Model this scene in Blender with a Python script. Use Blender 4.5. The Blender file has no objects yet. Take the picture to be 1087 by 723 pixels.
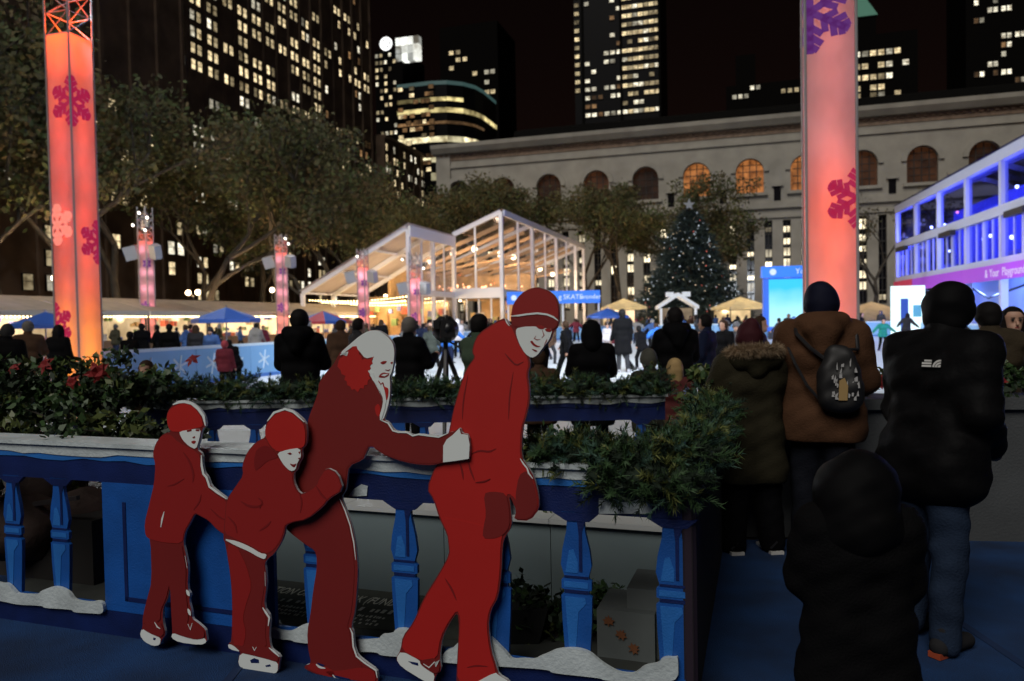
import bpy, math, random
import numpy as np
from mathutils import Vector, Matrix
R = math.radians
rnd = random.Random(7)
nrs = np.random.RandomState(11)
sc = bpy.context.scene
col = sc.collection

# ------------------------------------------------------------------ camera
FPX, CX, CY = 815.0, 543.5, 361.5           # focal length and centre in photograph pixels (1087 x 723)
CAM_H = 1.65
CAM_M = Matrix.Rotation(R(90 - 1.5), 3, 'X') @ Matrix.Rotation(R(-1.1), 3, 'Z')
cd = bpy.data.cameras.new('camera'); cam = bpy.data.objects.new('camera', cd); col.objects.link(cam)
cd.sensor_width = 36; cd.lens = 36 * FPX / 1087.0
cd.clip_start = 0.05; cd.clip_end = 3000
cam.matrix_world = Matrix.Translation((0, 0, CAM_H)) @ CAM_M.to_4x4()
cd.dof.use_dof = True; cd.dof.focus_distance = 3.7; cd.dof.aperture_fstop = 2.6
sc.camera = cam

# ------------------------------------------------------------------ night sky, soft town glow, exposure
SUN_AZ, SUN_EL = R(208), R(46)              # compass direction the glow comes from (0 = +Y), elevation
w = bpy.data.worlds.new('World'); sc.world = w; w.use_nodes = True
nt = w.node_tree; nt.nodes.clear()
sky = nt.nodes.new('ShaderNodeTexSky'); sky.sky_type = 'NISHITA'; sky.sun_disc = False
sky.sun_elevation = SUN_EL; sky.sun_rotation = SUN_AZ
tint = nt.nodes.new('ShaderNodeMixRGB'); tint.blend_type = 'MULTIPLY'; tint.inputs[0].default_value = 1
tint.inputs[2].default_value = (1.0, 0.30, 0.16, 1)
bg = nt.nodes.new('ShaderNodeBackground'); bg.inputs[1].default_value = 0.0019
wo = nt.nodes.new('ShaderNodeOutputWorld')
nt.links.new(sky.outputs[0], tint.inputs[1]); nt.links.new(tint.outputs[0], bg.inputs[0]); nt.links.new(bg.outputs[0], wo.inputs[0])
sd = bpy.data.lights.new('town_glow', 'SUN'); sd.energy = 1.65; sd.angle = R(35); sd.color = (1.0, 0.95, 0.88)
so = bpy.data.objects.new('town_glow', sd); col.objects.link(so)
sdir = Vector((math.sin(SUN_AZ) * math.cos(SUN_EL), math.cos(SUN_AZ) * math.cos(SUN_EL), math.sin(SUN_EL)))
so.rotation_euler = (-sdir).to_track_quat('-Z', 'Y').to_euler()
so.location = (0, -5, 40)
sc.view_settings.view_transform = 'Standard'; sc.view_settings.look = 'None'
sc.view_settings.exposure = 0.0; sc.view_settings.gamma = 1.0
sc.view_settings.use_curve_mapping = False
sc.cycles.use_denoising = True
sc.cycles.max_bounces = 6; sc.cycles.diffuse_bounces = 2; sc.cycles.glossy_bounces = 2
sc.cycles.transmission_bounces = 4; sc.cycles.transparent_max_bounces = 24
sc.cycles.sample_clamp_indirect = 3.0; sc.cycles.sample_clamp_direct = 12.0
sc.cycles.caustics_reflective = False; sc.cycles.caustics_refractive = False

# ------------------------------------------------------------------ placing helpers
def ray(px, py):
    return CAM_M @ Vector(((px - CX) / FPX, -(py - CY) / FPX, -1.0))
def P(px, py, d):                            # point seen at a pixel, d metres ahead
    r = ray(px, py); k = d / r.y
    return Vector((r.x * k, d, CAM_H + r.z * k))
def HOR(px):                                 # height of the horizon in the picture
    return CY - FPX * math.tan(R(1.5)) - (px - CX) * math.tan(R(1.1))
AX = R(17.0)                                 # the park's long axis, right of the view axis
A_ = Vector((math.sin(AX), math.cos(AX), 0)); B_ = Vector((math.cos(AX), -math.sin(AX), 0))
def UV(u, v, z=0.0):
    p = A_ * u + B_ * v; return Vector((p.x, p.y, z))
def toUV(p): return (p.x * A_.x + p.y * A_.y, p.x * B_.x + p.y * B_.y)

# ------------------------------------------------------------------ materials
MATS = {}
def mat(name, c, rough=0.8, metal=0.0, var=0.0, vs=6.0, bump=0.0, bs=40.0, emit=0.0, ec=None, spec=0.5, stretch=(1, 1, 1), sheen=0.0):
    if name in MATS: return MATS[name]
    m = bpy.data.materials.new(name); m.use_nodes = True; n = m.node_tree.nodes; L = m.node_tree.links
    p = n['Principled BSDF']
    p.inputs['Base Color'].default_value = (*c, 1); p.inputs['Roughness'].default_value = rough
    p.inputs['Metallic'].default_value = metal; p.inputs['Specular IOR Level'].default_value = spec
    if sheen: p.inputs['Sheen Weight'].default_value = sheen
    if var or bump:
        tc = n.new('ShaderNodeTexCoord'); mp = n.new('ShaderNodeMapping'); mp.inputs['Scale'].default_value = stretch
        L.new(tc.outputs['Object'], mp.inputs[0])
    if var:
        nz = n.new('ShaderNodeTexNoise'); nz.inputs['Scale'].default_value = vs; nz.inputs['Detail'].default_value = 5
        L.new(mp.outputs[0], nz.inputs['Vector'])
        cr = n.new('ShaderNodeValToRGB'); cr.color_ramp.elements[0].position = 0.32; cr.color_ramp.elements[1].position = 0.68
        cr.color_ramp.elements[0].color = (*[max(0, x * (1 - var)) for x in c], 1)
        cr.color_ramp.elements[1].color = (*[min(1, x * (1 + var)) for x in c], 1)
        L.new(nz.outputs[0], cr.inputs[0]); L.new(cr.outputs[0], p.inputs['Base Color'])
        if emit and ec is None: L.new(cr.outputs[0], p.inputs['Emission Color'])
    if bump:
        nb = n.new('ShaderNodeTexNoise'); nb.inputs['Scale'].default_value = bs; nb.inputs['Detail'].default_value = 4
        L.new(mp.outputs[0], nb.inputs['Vector'])
        bp = n.new('ShaderNodeBump'); bp.inputs['Strength'].default_value = bump; bp.inputs['Distance'].default_value = 0.02
        L.new(nb.outputs[0], bp.inputs['Height']); L.new(bp.outputs[0], p.inputs['Normal'])
    if emit:
        if ec is not None or not var: p.inputs['Emission Color'].default_value = (*(ec or c), 1)
        p.inputs['Emission Strength'].default_value = emit
    MATS[name] = m; return m
def light_mat(name, c, s):                   # a lamp, bulb, screen or lit pane
    if name in MATS: return MATS[name]
    m = bpy.data.materials.new(name); m.use_nodes = True; n = m.node_tree.nodes; L = m.node_tree.links
    p = n['Principled BSDF']; p.inputs['Base Color'].default_value = (0.05, 0.05, 0.05, 1)
    p.inputs['Emission Color'].default_value = (*c, 1); p.inputs['Emission Strength'].default_value = s
    MATS[name] = m; return m
def lit_room(name, c, s, scale=0.9, lo=0.25):  # a lit window: the room behind shows as brighter and dimmer shapes
    if name in MATS: return MATS[name]
    m = bpy.data.materials.new(name); m.use_nodes = True; n = m.node_tree.nodes; L = m.node_tree.links
    p = n['Principled BSDF']; p.inputs['Base Color'].default_value = (0.02, 0.02, 0.02, 1); p.inputs['Roughness'].default_value = 0.2
    tc = n.new('ShaderNodeTexCoord'); oi = n.new('ShaderNodeObjectInfo')
    ad = n.new('ShaderNodeVectorMath'); ad.operation = 'ADD'
    ml = n.new('ShaderNodeVectorMath'); ml.operation = 'SCALE'; ml.inputs[3].default_value = 91.0
    cb = n.new('ShaderNodeCombineXYZ')
    for i in range(3): L.new(oi.outputs['Random'], cb.inputs[i])
    L.new(cb.outputs[0], ml.inputs[0]); L.new(tc.outputs['Object'], ad.inputs[0]); L.new(ml.outputs[0], ad.inputs[1])
    nz = n.new('ShaderNodeTexNoise'); nz.inputs['Scale'].default_value = scale; nz.inputs['Detail'].default_value = 3
    L.new(ad.outputs[0], nz.inputs['Vector'])
    cr = n.new('ShaderNodeValToRGB'); cr.color_ramp.elements[0].position = 0.3; cr.color_ramp.elements[1].position = 0.62
    cr.color_ramp.elements[0].color = (c[0] * lo, c[1] * lo * 0.85, c[2] * lo * 0.7, 1); cr.color_ramp.elements[1].color = (*c, 1)
    L.new(nz.outputs[0], cr.inputs[0]); L.new(cr.outputs[0], p.inputs['Emission Color'])
    mr = n.new('ShaderNodeMapRange'); mr.inputs[3].default_value = s * 0.16; mr.inputs[4].default_value = s * 1.5
    L.new(oi.outputs['Random'], mr.inputs[0]); L.new(mr.outputs[0], p.inputs['Emission Strength'])
    MATS[name] = m; return m
def glass_mat(name, tintc=(1, 1, 1), refl=0.12):
    m = bpy.data.materials.new(name); m.use_nodes = True; n = m.node_tree.nodes; L = m.node_tree.links; n.clear()
    t = n.new('ShaderNodeBsdfTransparent'); t.inputs[0].default_value = (*tintc, 1)
    g = n.new('ShaderNodeBsdfGlossy'); g.inputs['Roughness'].default_value = 0.08; g.inputs[0].default_value = (0.9, 0.9, 0.95, 1)
    f = n.new('ShaderNodeFresnel'); f.inputs[0].default_value = 1.5
    ma = n.new('ShaderNodeMath'); ma.operation = 'MULTIPLY_ADD'; ma.inputs[1].default_value = 0.22; ma.inputs[2].default_value = refl; L.new(f.outputs[0], ma.inputs[0])
    mx = n.new('ShaderNodeMixShader'); o = n.new('ShaderNodeOutputMaterial')
    L.new(ma.outputs[0], mx.inputs[0]); L.new(t.outputs[0], mx.inputs[1]); L.new(g.outputs[0], mx.inputs[2]); L.new(mx.outputs[0], o.inputs[0])
    MATS[name] = m; return m
def cloth_mat(name, c, trans=0.55, var=0.12, vs=1.5):  # thin fabric that light shines through
    m = bpy.data.materials.new(name); m.use_nodes = True; n = m.node_tree.nodes; L = m.node_tree.links; n.clear()
    tc = n.new('ShaderNodeTexCoord'); nz = n.new('ShaderNodeTexNoise'); nz.inputs['Scale'].default_value = vs; nz.inputs['Detail'].default_value = 3
    mp = n.new('ShaderNodeMapping'); mp.inputs['Scale'].default_value = (1, 1, 0.5); mp.inputs['Rotation'].default_value = (0.5, 0.6, 0)
    L.new(tc.outputs['Object'], mp.inputs[0]); L.new(mp.outputs[0], nz.inputs['Vector'])
    cr = n.new('ShaderNodeValToRGB'); cr.color_ramp.elements[0].position = 0.35; cr.color_ramp.elements[1].position = 0.65
    cr.color_ramp.elements[0].color = (*[x * (1 - var) for x in c], 1); cr.color_ramp.elements[1].color = (*[min(1, x * (1 + var)) for x in c], 1)
    L.new(nz.outputs[0], cr.inputs[0])
    d = n.new('ShaderNodeBsdfDiffuse'); t = n.new('ShaderNodeBsdfTranslucent'); mx = n.new('ShaderNodeMixShader'); o = n.new('ShaderNodeOutputMaterial')
    L.new(cr.outputs[0], d.inputs[0]); L.new(cr.outputs[0], t.inputs[0]); mx.inputs[0].default_value = trans
    bp = n.new('ShaderNodeBump'); bp.inputs['Strength'].default_value = 0.5; bp.inputs['Distance'].default_value = 0.05
    L.new(nz.outputs[0], bp.inputs['Height']); L.new(bp.outputs[0], d.inputs['Normal']); L.new(bp.outputs[0], t.inputs['Normal'])
    L.new(d.outputs[0], mx.inputs[1]); L.new(t.outputs[0], mx.inputs[2]); L.new(mx.outputs[0], o.inputs[0])
    MATS[name] = m; return m

# ------------------------------------------------------------------ mesh helpers
class MB:
    def __init__(s): s.v = []; s.f = []; s.m = []
    def add(s, vs, fs, mi=0):
        o = len(s.v); s.v += [tuple(x) for x in vs]; s.f += [tuple(i + o for i in f) for f in fs]; s.m += [mi] * len(fs); return s
    def box(s, x0, x1, y0, y1, z0, z1, mi=0):
        return s.add([(x0, y0, z0), (x1, y0, z0), (x1, y1, z0), (x0, y1, z0), (x0, y0, z1), (x1, y0, z1), (x1, y1, z1), (x0, y1, z1)],
                     [(0, 3, 2, 1), (4, 5, 6, 7), (0, 1, 5, 4), (1, 2, 6, 5), (2, 3, 7, 6), (3, 0, 4, 7)], mi)
    def bar(s, a, b, wd, hg=None, mi=0):     # square bar from a to b
        a = Vector(a); b = Vector(b); d = (b - a); hg = hg or wd
        d.normalize(); up = Vector((0, 0, 1)) if abs(d.z) < 0.95 else Vector((0, 1, 0))
        x = d.cross(up).normalized() * wd / 2; y = x.normalized().cross(d).normalized() * hg / 2
        vs = [a - x - y, a + x - y, a + x + y, a - x + y, b - x - y, b + x - y, b + x + y, b - x + y]
        return s.add(vs, [(0, 1, 2, 3), (4, 7, 6, 5), (0, 4, 5, 1), (1, 5, 6, 2), (2, 6, 7, 3), (3, 7, 4, 0)], mi)
    def tube(s, pts, r, n=6, mi=0, cap=True):
        pts = [Vector(p) for p in pts]; k = len(pts)
        rs = r if isinstance(r, (list, tuple)) else [r] * k
        vs = []; prev = None
        for i, p in enumerate(pts):
            d = (pts[min(i + 1, k - 1)] - pts[max(i - 1, 0)]).normalized()
            if prev is None: x = d.cross(Vector((0.31, 0.95, 0.11))).normalized()
            else: x = (prev - d * prev.dot(d)).normalized()
            prev = x; y = d.cross(x)
            for j in range(n):
                t = 2 * math.pi * j / n; vs.append(p + (x * math.cos(t) + y * math.sin(t)) * rs[i])
        fs = [(i * n + j, i * n + (j + 1) % n, (i + 1) * n + (j + 1) % n, (i + 1) * n + j) for i in range(k - 1) for j in range(n)]
        if cap: fs += [tuple(range(n - 1, -1, -1)), tuple((k - 1) * n + j for j in range(n))]
        return s.add(vs, fs, mi)
    def prism(s, poly, y0, y1, mi=0, side=None):  # polygon in x,z extruded from y0 (front) to y1
        ar = sum(poly[i][0] * poly[(i + 1) % len(poly)][1] - poly[(i + 1) % len(poly)][0] * poly[i][1] for i in range(len(poly)))
        if ar < 0: poly = poly[::-1]
        n = len(poly); vs = [(x, y0, z) for x, z in poly] + [(x, y1, z) for x, z in poly]
        s.add(vs, [tuple(range(n)), tuple(range(2 * n - 1, n - 1, -1))], mi)
        s.add(vs, [((i + 1) % n, i, n + i, n + (i + 1) % n) for i in range(n)], mi if side is None else side)
        return s
    def lathe(s, prof, n=16, mi=0, c=(0, 0)):
        vs = [(c[0] + r * math.cos(2 * math.pi * j / n), c[1] + r * math.sin(2 * math.pi * j / n), z) for r, z in prof for j in range(n)]
        k = len(prof)
        fs = [(i * n + j, i * n + (j + 1) % n, (i + 1) * n + (j + 1) % n, (i + 1) * n + j) for i in range(k - 1) for j in range(n)]
        fs += [tuple(range(n - 1, -1, -1)), tuple((k - 1) * n + j for j in range(n))]
        return s.add(vs, fs, mi)
    def blob(s, c, r, mi=0, seed=0, amp=0.2, n=8, sq=(1, 1, 1)):
        rr = random.Random(seed); vs = []; fs = []
        for i in range(n + 1):
            ph = math.pi * i / n
            for j in range(n * 2):
                t = math.pi * j / n; k = r * (1 + amp * rr.uniform(-1, 1))
                if i in (0, n): k = r
                vs.append((c[0] + k * sq[0] * math.sin(ph) * math.cos(t), c[1] + k * sq[1] * math.sin(ph) * math.sin(t), c[2] + k * sq[2] * math.cos(ph)))
        m = n * 2
        for i in range(n):
            for j in range(m): fs.append((i * m + j, (i + 1) * m + j, (i + 1) * m + (j + 1) % m, i * m + (j + 1) % m))
        return s.add(vs, fs, mi)
    def mesh(s, name, mats, smooth=False):
        me = bpy.data.meshes.new(name); me.from_pydata(s.v, [], s.f)
        mats = mats if isinstance(mats, (list, tuple)) else [mats]
        for m in mats: me.materials.append(m)
        if len(mats) > 1: me.polygons.foreach_set('material_index', s.m)
        if smooth: me.polygons.foreach_set('use_smooth', [True] * len(me.polygons))
        me.update(); return me
    def build(s, name, mats, parent=None, loc=None, rz=0.0, smooth=False):
        return place(name, s.mesh(name, mats, smooth), parent, loc, rz)
def place(name, me, parent=None, loc=None, rz=0.0):
    o = bpy.data.objects.new(name, me); col.objects.link(o)
    if parent is not None: o.parent = parent
    if loc is not None: o.location = loc
    if rz: o.rotation_euler = (0, 0, rz)
    return o
def np_mesh(name, V, F, mats, mi=None, smooth=False):
    me = bpy.data.meshes.new(name); V = np.asarray(V, dtype=np.float32); F = np.asarray(F, dtype=np.int32); k = F.shape[1]
    me.vertices.add(len(V)); me.vertices.foreach_set('co', V.ravel())
    me.loops.add(F.size); me.loops.foreach_set('vertex_index', F.ravel())
    me.polygons.add(len(F)); me.polygons.foreach_set('loop_start', np.arange(0, F.size, k, dtype=np.int32))
    try: me.polygons.foreach_set('loop_total', np.full(len(F), k, dtype=np.int32))
    except Exception: pass
    mats = mats if isinstance(mats, (list, tuple)) else [mats]
    for m in mats: me.materials.append(m)
    if mi is not None: me.polygons.foreach_set('material_index', np.asarray(mi, dtype=np.int32))
    if smooth: me.polygons.foreach_set('use_smooth', np.ones(len(F), dtype=bool))
    me.update(calc_edges=True); me.validate(); return me
def tag(o, label=None, cat=None, group=None, kind=None):
    if label: o['label'] = label
    if cat: o['category'] = cat
    if group: o['group'] = group
    if kind: o['kind'] = kind
    return o
def thing(name, label, cat, loc=(0, 0, 0), rz=0.0, group=None):
    o = bpy.data.objects.new(name, None); col.objects.link(o); o.empty_display_size = 0.2
    o.location = loc; o.rotation_euler = (0, 0, rz); return tag(o, label, cat, group)
def struct(name, mb, m, loc=None, rz=0.0): return tag(mb.build(name, m, None, loc, rz), kind='structure')
def copy_tree(o, parent=None):
    c = o.copy(); col.objects.link(c); c.parent = parent
    for ch in list(o.children): copy_tree(ch, c)
    return c
def lamp(name, kind, loc, energy, color, parent=None, radius=0.1, spot=None, target=None, blend=0.5):
    ld = bpy.data.lights.new(name, kind); ld.energy = energy; ld.color = color
    if kind in ('POINT', 'SPOT'): ld.shadow_soft_size = radius
    if kind == 'SPOT': ld.spot_size = R(spot); ld.spot_blend = blend
    o = bpy.data.objects.new(name, ld); col.objects.link(o)
    if parent is not None: o.parent = parent
    o.location = loc
    if target is not None: o.rotation_euler = (Vector(target) - Vector(loc)).to_track_quat('-Z', 'Y').to_euler()
    return o
def text_mesh(body, size, m, name='lettering', parent=None, loc=(0, 0, 0), rot=(R(90), 0, 0), ext=0.004, align='LEFT', shear=0.0):
    cu = bpy.data.curves.new('text', 'FONT'); cu.body = body; cu.size = size; cu.extrude = ext; cu.align_x = align; cu.shear = shear
    cu.resolution_u = 2
    t = bpy.data.objects.new('text', cu); col.objects.link(t)
    dg = bpy.context.evaluated_depsgraph_get(); me = bpy.data.meshes.new_from_object(t.evaluated_get(dg))
    bpy.data.objects.remove(t); me.materials.clear(); me.materials.append(m)
    o = place(name, me, parent, loc); o.rotation_euler = rot; return o

# ------------------------------------------------------------------ common materials
M_white = mat('white_paint', (0.72, 0.74, 0.76), 0.5)
M_steel = mat('steel', (0.45, 0.46, 0.48), 0.35, 0.9)
M_black = mat('black_plastic', (0.012, 0.012, 0.014), 0.5)
M_stone = mat('library_stone', (0.33, 0.31, 0.265), 0.9, var=0.14, vs=0.35)
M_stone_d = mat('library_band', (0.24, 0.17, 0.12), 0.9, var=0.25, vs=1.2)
M_roofd = mat('dark_roof', (0.005, 0.0048, 0.0045), 0.9, spec=.05)
M_bluecarpet = mat('blue_carpet', (0.0045, 0.042, 0.15), 0.95, var=0.42, vs=2.2, bump=0.9, bs=160)
M_pave = mat('dark_paving', (0.05, 0.05, 0.052), 0.85, var=0.25, vs=0.8)
M_ice = mat('ice', (0.80, 0.87, 0.93), 0.25, var=0.05, vs=0.6)
W_WARM = lit_room('lit_office_warm', (1.0, 0.80, 0.46), 1.15)
W_PALE = lit_room('lit_office_pale', (1.0, 0.93, 0.72), 1.25)
W_DIM = lit_room('lit_office_dim', (0.9, 0.5, 0.22), 0.35)
W_DARK = mat('unlit_glass', (0.008, 0.008, 0.01), 0.15)
W_FRAME = mat('window_frame_dark', (0.02, 0.018, 0.016), 0.7)

# ------------------------------------------------------------------ ground
g = MB().add([(-900, -200, -0.02), (900, -200, -0.02), (900, 1200, -0.02), (-900, 1200, -0.02)], [(0, 1, 2, 3)])
struct('ground', g, M_pave)
g = MB().box(-8, 8, -3, 5.62, -0.014, 0.0)
cf = struct('blue_carpet_floor', g, M_bluecarpet)
for i_, x_ in enumerate((-3.2, -1.35, .5, 2.35, 4.2)):   # taped joints between the carpet lengths
    MB().box(x_ - .022, x_ + .022, -3, 5.6, .0015, .004).build('carpet_joint', mat('carpet_joint', (.004, .022, .08), .8), cf)
def uvbox(u0, u1, v0, v1, z0, z1): return MB().box(v0, v1, u0, u1, z0, z1)
struct('ice_rink', uvbox(10.2, 60, -14.7, 10, -0.012, 0.03), M_ice, (0, 0, 0), -AX)

# ------------------------------------------------------------------ rink boards: one panel after another
M_board = mat('board_pale_blue', (0.20, 0.42, 0.72), 0.4)
M_boardw = mat('board_white', (0.62, 0.74, 0.86), 0.4)
M_kick = mat('board_kick', (0.05, 0.16, 0.5), 0.5)
def board_panel_mesh(L):
    b = MB(); b.box(0.01, L - 0.01, -0.04, 0.04, 0.14, 1.02, 0); b.box(0, L, -0.055, 0.055, 1.02, 1.1, 1); b.box(0, L, -0.05, 0.05, 0.0, 0.14, 2)
    for k in range(2):                       # printed flake shapes
        cx = L * (0.28 + 0.45 * k)
        for a in range(3):
            t = math.pi * a / 3 + 0.3
            b.bar((cx - 0.3 * math.cos(t), -0.043, 0.58 - 0.3 * math.sin(t)), (cx + 0.3 * math.cos(t), -0.043, 0.58 + 0.3 * math.sin(t)), 0.01, 0.06, 1)
    return b.mesh('board_panel', [M_board, M_boardw, M_kick])
def rink_side(label, start, rz, L, n):
    t = thing('rink_board', label, 'rink board', start, rz, 'boards round the ice')
    me = board_panel_mesh(L)
    for i in range(n): place('board_panel', me, t, (i * L, 0, 0))
    return t
rink_side('long pale blue rink board running along the left of the ice', UV(10.5, -14.7), -AX + R(90), 2.45, 20)
rink_side('pale blue rink board closing the far end of the ice', UV(59.6, -14.6), -AX, 2.45, 10)
rink_side('pale blue rink board along the right of the ice before the blue lit pavilion', UV(59.5, 9.9), -AX - R(90), 2.45, 12)

# ------------------------------------------------------------------ office towers
WIN_CACHE = {}
def win_mesh(wd, hg, m):
    k = (round(wd, 2), round(hg, 2), m.name)
    if k not in WIN_CACHE:
        b = MB(); b.box(-wd / 2, wd / 2, -0.05, 0.12, 0, hg, 0)
        f = 0.12
        for (x0, x1, z0, z1) in ((-wd / 2 - f, -wd / 2, -f, hg + f), (wd / 2, wd / 2 + f, -f, hg + f), (-wd / 2, wd / 2, hg, hg + f), (-wd / 2, wd / 2, -f, 0)):
            b.box(x0, x1, -0.28, 0.1, z0, z1, 1)
        b.box(-wd / 2, wd / 2, -0.14, -0.052, hg * 0.52, hg * 0.52 + 0.1, 1)
        WIN_CACHE[k] = b.mesh('window', [m, W_FRAME])
    return WIN_CACHE[k]
def windows(root, cells, wd, hg, face_x=None, face_y=None):
    """cells: (along, z, material); face_y: wall facing -y at that y; face_x: wall facing +x at that x"""
    for (a, z, m) in cells:
        o = place('window', win_mesh(wd, hg, m), root)
        if face_y is not None: o.location = (a, face_y, z)
        else: o.location = (face_x, a, z); o.rotation_euler = (0, 0, R(90))
def tower(name, label, px0, px1, depth, ytop, mwall, rz=-AX, dp=30, z0=0.0):
    a = P(px0, 200, depth)
    ru = Vector((math.cos(rz), math.sin(rz), 0))
    r = ray(px1, 200); # intersect the front line with the ray of px1
    k = (a.x * r.y - a.y * r.x) / (ru.y * r.x - ru.x * r.y)
    H = P(px0, ytop, depth).z
    t = thing(name, label, 'office tower', (a.x, a.y, 0), rz)
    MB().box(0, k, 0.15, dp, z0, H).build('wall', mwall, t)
    return t, k, H
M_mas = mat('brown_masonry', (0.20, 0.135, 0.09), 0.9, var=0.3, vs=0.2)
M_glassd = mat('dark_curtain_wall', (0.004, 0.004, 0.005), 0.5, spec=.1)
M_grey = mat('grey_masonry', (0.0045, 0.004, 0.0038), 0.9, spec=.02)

def masonry_block(name, label, u0, u1, v, H, bay, floors, z0, fh, seed, lit, pier=True, dp=40):
    """street front facing +x (towards the park), u0 near end, windows in pairs"""
    rr = random.Random(seed); L = u1 - u0
    t = thing(name, label, 'building', UV(u0, v), -AX)
    MB().box(-dp, -0.15, 0, L, 0, H).build('wall', M_mas, t)
    nb = int(L // bay)
    if pier:
        for i in range(nb + 1):
            p = MB().box(-0.14, 0.45, i * bay - 0.35 + 0.36, i * bay + 0.35 + 0.36, 0.0, H).build('pier', M_mas, t)
    cells = []
    for fl in range(floors):
        z = z0 + fl * fh
        for i in range(nb):
            for k in (0, 1):
                m = lit(rr, fl, i, k)
                if m: cells.append((i * bay + 0.36 + bay * (0.32 if k == 0 else 0.70), z, m))
    windows(t, cells, bay * 0.27, fh * 0.62, face_x=-0.05)
    MB().box(-0.14, 1.0, 0, L, H - 1.2, H - 0.1).build('cornice', M_mas, t)
    return t
pair_state = {}
def lit_main(rr, fl, i, k):
    key = (fl, i)
    if k == 0: pair_state[key] = rr.random()
    r = pair_state[key]
    if fl in (12, 13, 14) and i < 7: return W_PALE if r < 0.13 else None
    if fl in (6, 7, 8, 9, 10, 11):
        if r < (0.55 if fl in (6, 11) else 0.93): return W_PALE if rr.random() < 0.75 else W_WARM
        return W_DIM if rr.random() < 0.25 else None
    if fl >= 15: return (W_WARM if rr.random() < 0.8 else W_PALE) if r < 0.78 else None
    return (W_WARM if rr.random() < 0.6 else W_PALE) if r < 0.62 and rr.random() < 0.85 else None
masonry_block('office_building', 'tall brown masonry office block with paired lit windows behind the left trees', 140, 204, -120, 108, 5.8, 24, 4.0, 3.75, 3, lit_main)
def lit_sparse(rr, fl, i, k):
    r = rr.random()
    if fl in (11, 12, 13, 14, 15): return W_WARM if r < 0.55 else (W_DIM if r < 0.7 else None)
    if fl in (20, 21, 24, 25): return W_WARM if r < 0.45 else None
    return W_DIM if r < 0.10 else (W_PALE if r < 0.2 else None)
masonry_block('office_building', 'narrower brown masonry block with scattered warm windows beside the paired window block', 206, 238, -121, 125, 6.2, 30, 4.0, 3.75, 5, lit_sparse)
def lit_low(rr, fl, i, k):
    r = rr.random()
    return W_WARM if r < 0.2 else (W_PALE if r < 0.28 else None)
masonry_block('office_building', 'dark pillared office block rising behind the far left trees', 78, 137, -113, 120, 7.2, 10, 4.0, 4.2, 8, lit_low)

def lit_wing(rr, fl, i, k):
    r = rr.random(); return W_WARM if r < 0.4 else (W_PALE if r < 0.5 else None)
masonry_block('office_building', 'low wing with warm windows at the foot of the curved glass tower', 240, 282, -118, 66, 6.0, 16, 4.0, 3.8, 15, lit_wing)
# curved glass tower with lit bands
def glass_curve_tower():
    d = 300.0; a = P(424, 200, d)
    t = thing('glass_tower', 'dark glass tower with glowing curved floor bands left of the library', 'office tower', (a.x, a.y, 0), -AX)
    s = d / FPX
    plan = [(0, 0), (13.5, 0), (20, 1.4), (25, 5.5), (28, 11), (29, 18), (29, 34), (0, 34)]
    def ring(pl, off): return [(x + (off if x > 1 else 0), y - (off if y < 20 else 0)) for x, y in pl]
    def slab(pl, z0, z1, m, name):
        n = len(pl); b = MB(); b.add([(x, y, z0) for x, y in pl] + [(x, y, z1) for x, y in pl],
            [tuple(range(n - 1, -1, -1)), tuple(range(n, 2 * n))] + [(i, (i + 1) % n, n + (i + 1) % n, n + i) for i in range(n)])
        return b.build(name, m, t)
    H = P(424, 92, d).z
    slab(plan, 0, H, M_glassd, 'wall')
    M_teal = light_mat('teal_roof_light', (0.10, 0.22, 0.21), 0.3)
    M_band = lit_room('lit_floor_band', (1.0, 0.82, 0.36), 1.0, 0.25, 0.1)
    M_band2 = lit_room('lit_floor_band_bright', (1.0, 0.9, 0.55), 1.6, 0.3, 0.25)
    zz = lambda y: P(440, y, d).z
    front = [(0, -0.2), (13.5, -0.2), (20.1, 1.2), (25.2, 5.3), (28.2, 11), (29.2, 18), (29.2, 34)]
    def bandwall(y0, y1, m, i0, i1, name):
        z0, z1 = zz(y1), zz(y0)
        for i in range(i0, i1):
            (x0, q0), (x1, q1) = front[i], front[i + 1]
            MB().add([(x0, q0, z0), (x1, q1, z0), (x1, q1, z1), (x0, q0, z1), (x0, q0 + .15, z0), (x1, q1 + .15, z0), (x1, q1 + .15, z1), (x0, q0 + .15, z1)],
                     [(0, 1, 2, 3), (4, 7, 6, 5), (0, 3, 7, 4), (1, 5, 6, 2), (3, 2, 6, 7), (0, 4, 5, 1)]).build(name, m, t)
    bandwall(90, 94, M_teal, 0, 6, 'roof_light')
    for (y0, y1, m, i0, i1) in ((107, 111, M_band, 0, 3), (118, 123, M_band, 0, 6), (132, 135, W_DIM, 0, 5), (148, 154, M_band2, 0, 5), (170, 175, M_band2, 0, 4), (186, 194, M_band2, 1, 4)):
        bandwall(y0, y1, m, i0, i1, 'lit_floor_band')
    rr = random.Random(4)
    for fl in range(14):
        y = 98 + fl * 7.2
        for i in range(9):
            if rr.random() < 0.34:
                o = place('window', win_mesh(2.0, 1.5, rr.choice([W_WARM, W_DIM, W_DIM])), t, (1.5 + i * 1.6, -0.35, zz(y)))
glass_curve_tower()
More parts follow.
